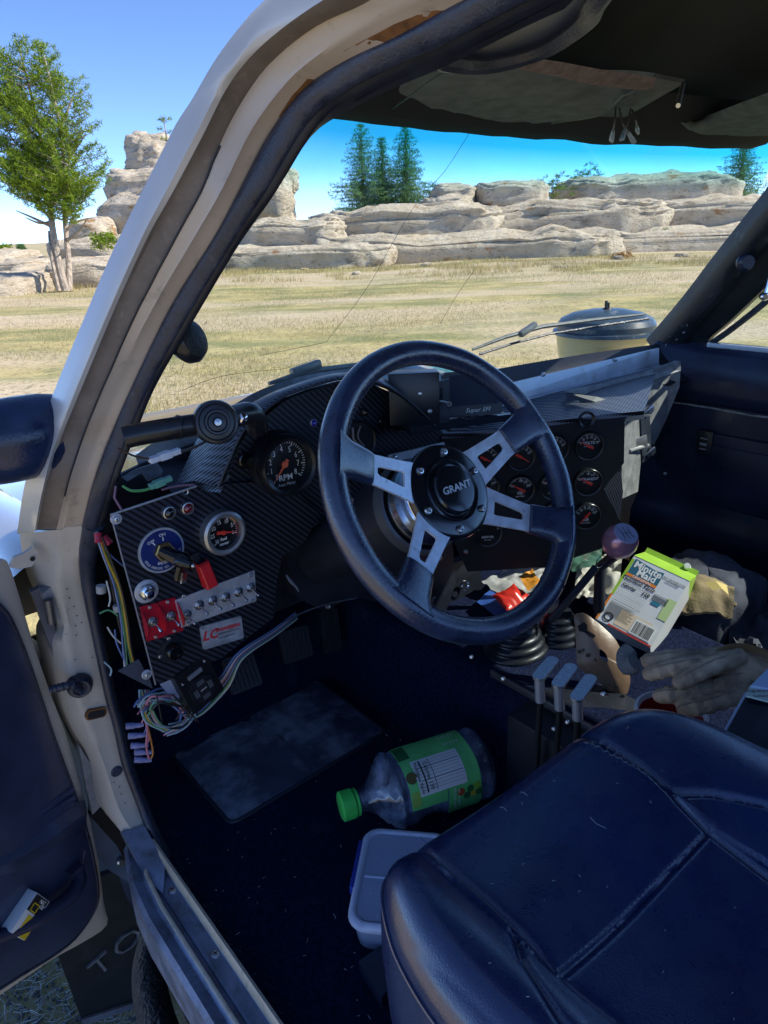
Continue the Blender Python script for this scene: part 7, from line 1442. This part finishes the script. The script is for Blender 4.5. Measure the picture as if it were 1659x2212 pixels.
g1 = glove('upper leather work glove lying across the console, its fingers pointing left', [([(1385, 1430, .315), (1420, 1424, .322), (1470, 1418, .325), (1520, 1422, .32)], .0098), ([(1390, 1460, .305), (1430, 1448, .318), (1480, 1438, .325), (1540, 1432, .322)], .0104), ([(1455, 1480, .312), (1490, 1462, .325), (1540, 1438, .333), (1600, 1418, .332)], .0104), ([(1400, 1447, .300), (1440, 1440, .31), (1500, 1432, .315), (1550, 1430, .315)], .0095)], [(1520, 1430, .315), (1570, 1432, .315), (1620, 1440, .31), (1690, 1450, .30)], (None, .030), .31)
g2 = glove('lower leather work glove under the first one, fingers near the seat', [([(1412, 1505, .285), (1450, 1500, .295), (1500, 1490, .30), (1550, 1480, .30)], .0104), ([(1462, 1535, .28), (1510, 1526, .29), (1560, 1512, .295), (1610, 1495, .295)], .0108), ([(1540, 1480, .305), (1580, 1470, .31), (1620, 1460, .31), (1660, 1450, .31)], .0098)], [(1540, 1495, .285), (1590, 1490, .285), (1640, 1480, .285), (1700, 1470, .28)], (None, .028), .28)
cf = smooth_pts([at(x, y, z=.338) for x, y in ((1552, 1402), (1570, 1392), (1610, 1390), (1659, 1404), (1700, 1420))], 4); cf2 = smooth_pts([at(x, y, z=.32) for x, y in ((1560, 1418), (1585, 1412), (1620, 1414), (1659, 1424), (1700, 1440))], 4)
P(B().loft([[a, a.lerp(c, .5) + V((0, 0, .006)), c, c + V((0, 0, -.004)), a + V((.004, .004, -.006))] for a, c in zip(cf, cf2)]), 'glove_cuff', TANL, 'tan suede cuff', g1, ang=70)
P(B().tube(smooth_pts([at(1362, 1405, z=.29), at(1350, 1418, z=.285), at(1356, 1440, z=.28), at(1372, 1432, z=.29)], 4), .012, 10), 'knit_wrist', pbr('grey_knit', (.30, .29, .28), .9, bump=1, bs=500, bdist=.004), 'grey knit wrist', g2)
# ---- cup under the gloves
cq = at(1450, 1540, z=.25); cup = thing('drinking_cup', cq - V((0, 0, .10)), 'red cup with a white rim under the gloves', 'cup')
P(B().lathe(T(*cq), [(.030, -.10), (.036, -.04), (.041, -.004), (.040, -.004), (.034, -.05), (0, -.09)], 32), 'cup_body', pbr('red_cup', (.45, .02, .02), .35), None, cup); P(B().lathe(T(*cq), [(.041, -.006), (.0445, -.004), (.0445, .002), (.041, .003), (.039, -.004)], 36), 'cup_rim', WHITE, 'white rim', cup)
# ---- papers and box at the right edge
pk = thing('paper_packet', at(1640, 1560, z=.27), 'dark folder with pale printed papers at the right edge by the gloves', 'folder')
fa = [at(1563, 1590, z=.345), at(1613, 1500, z=.35), at(1659, 1510, z=.352), at(1720, 1520, z=.352), at(1720, 1660, z=.345), at(1600, 1640, z=.345)]
P(B().slab(fa, (0, 0, -.004)), 'folder_face', pbr('navy_folder', (.006, .008, .020), .3, var=.3, vs=30), None, pk, smooth=False)
P(B().slab([at(1558, 1586, z=.342), at(1610, 1494, z=.349), at(1615, 1500, z=.349), at(1566, 1592, z=.342)], (0, 0, -.03)), 'folder_edge', pbr('blue_white_paper', (.50, .55, .72), .6), None, pk, smooth=False)
P(B().slab([at(1620, 1480, z=.357), at(1720, 1500, z=.357), at(1720, 1530, z=.356), at(1611, 1502, z=.356)], (0, 0, -.002)), 'paper_slip', pbr('pale_green_paper', (.50, .58, .50), .7), None, pk, smooth=False)
P(B().slab([at(1622, 1480, z=.360), at(1659, 1444, z=.362), at(1720, 1400, z=.364), at(1720, 1496, z=.360)], (0, 0, -.003)), 'paper_top', pbr('pale_blue_paper', (.40, .50, .68), .6), None, pk, smooth=False)
b = B(); q = at(1642, 1497, z=.3585); m = frame(q, (0, 0, 1), V((RT.y * -1, RT.x, 0))); tx(b, 'Signature', m @ T(0, .004, 0), .0062); tx(b, 'Subject to our terms', m @ T(.014, -.005, 0), .0055); P(b, 'paper_print', INK, None, pk, smooth=False)
# ---- small magazine box in the door pocket
q = do(22, 1958, .030); m = frame(q, DN) @ RZ(22); nb = thing('magazine_box', q - V((0, 0, .03)), 'small yellow and white magazine box in the driver door pocket', 'box')
P(B().box(m, .050, .034, .018, .0008), 'box_body', pbr('white_card', (.55, .57, .58), .5), None, nb); P(B().box(m @ T(-.012, -.005, .0095), .025, .023, .0006), 'yellow_panel', pbr('yellow_card', (.62, .45, .02), .45), None, nb, smooth=False); P(B().box(m @ T(.014, .001, .0093), .020, .030, .0005), 'black_panel', MATTE, None, nb, smooth=False)
b = B(); fr4 = [(-.0045, -.006), (.0045, -.006), (.0045, .006), (-.0045, .006)]
for (xa, ya), (xb, yb) in zip(fr4, fr4[1:] + fr4[:1]): b.box(m @ T(.010 + (xa + xb) / 2, .004 + (ya + yb) / 2, .0099), abs(xb - xa) + .0012, abs(yb - ya) + .0012, .0005)
P(b, 'yellow_frame', pbr('yellow_card', (0, 0, 0)), None, nb, smooth=False); b = B(); tx(b, 'NAT', m @ T(.0195, -.004, .0099) @ RZ(-90), .0068, .9); tx(b, 'GEO', m @ T(.0145, -.0095, .0099) @ RZ(-90), .0068, .9) ; P(b, 'lettering', WHITE, None, nb, smooth=False)
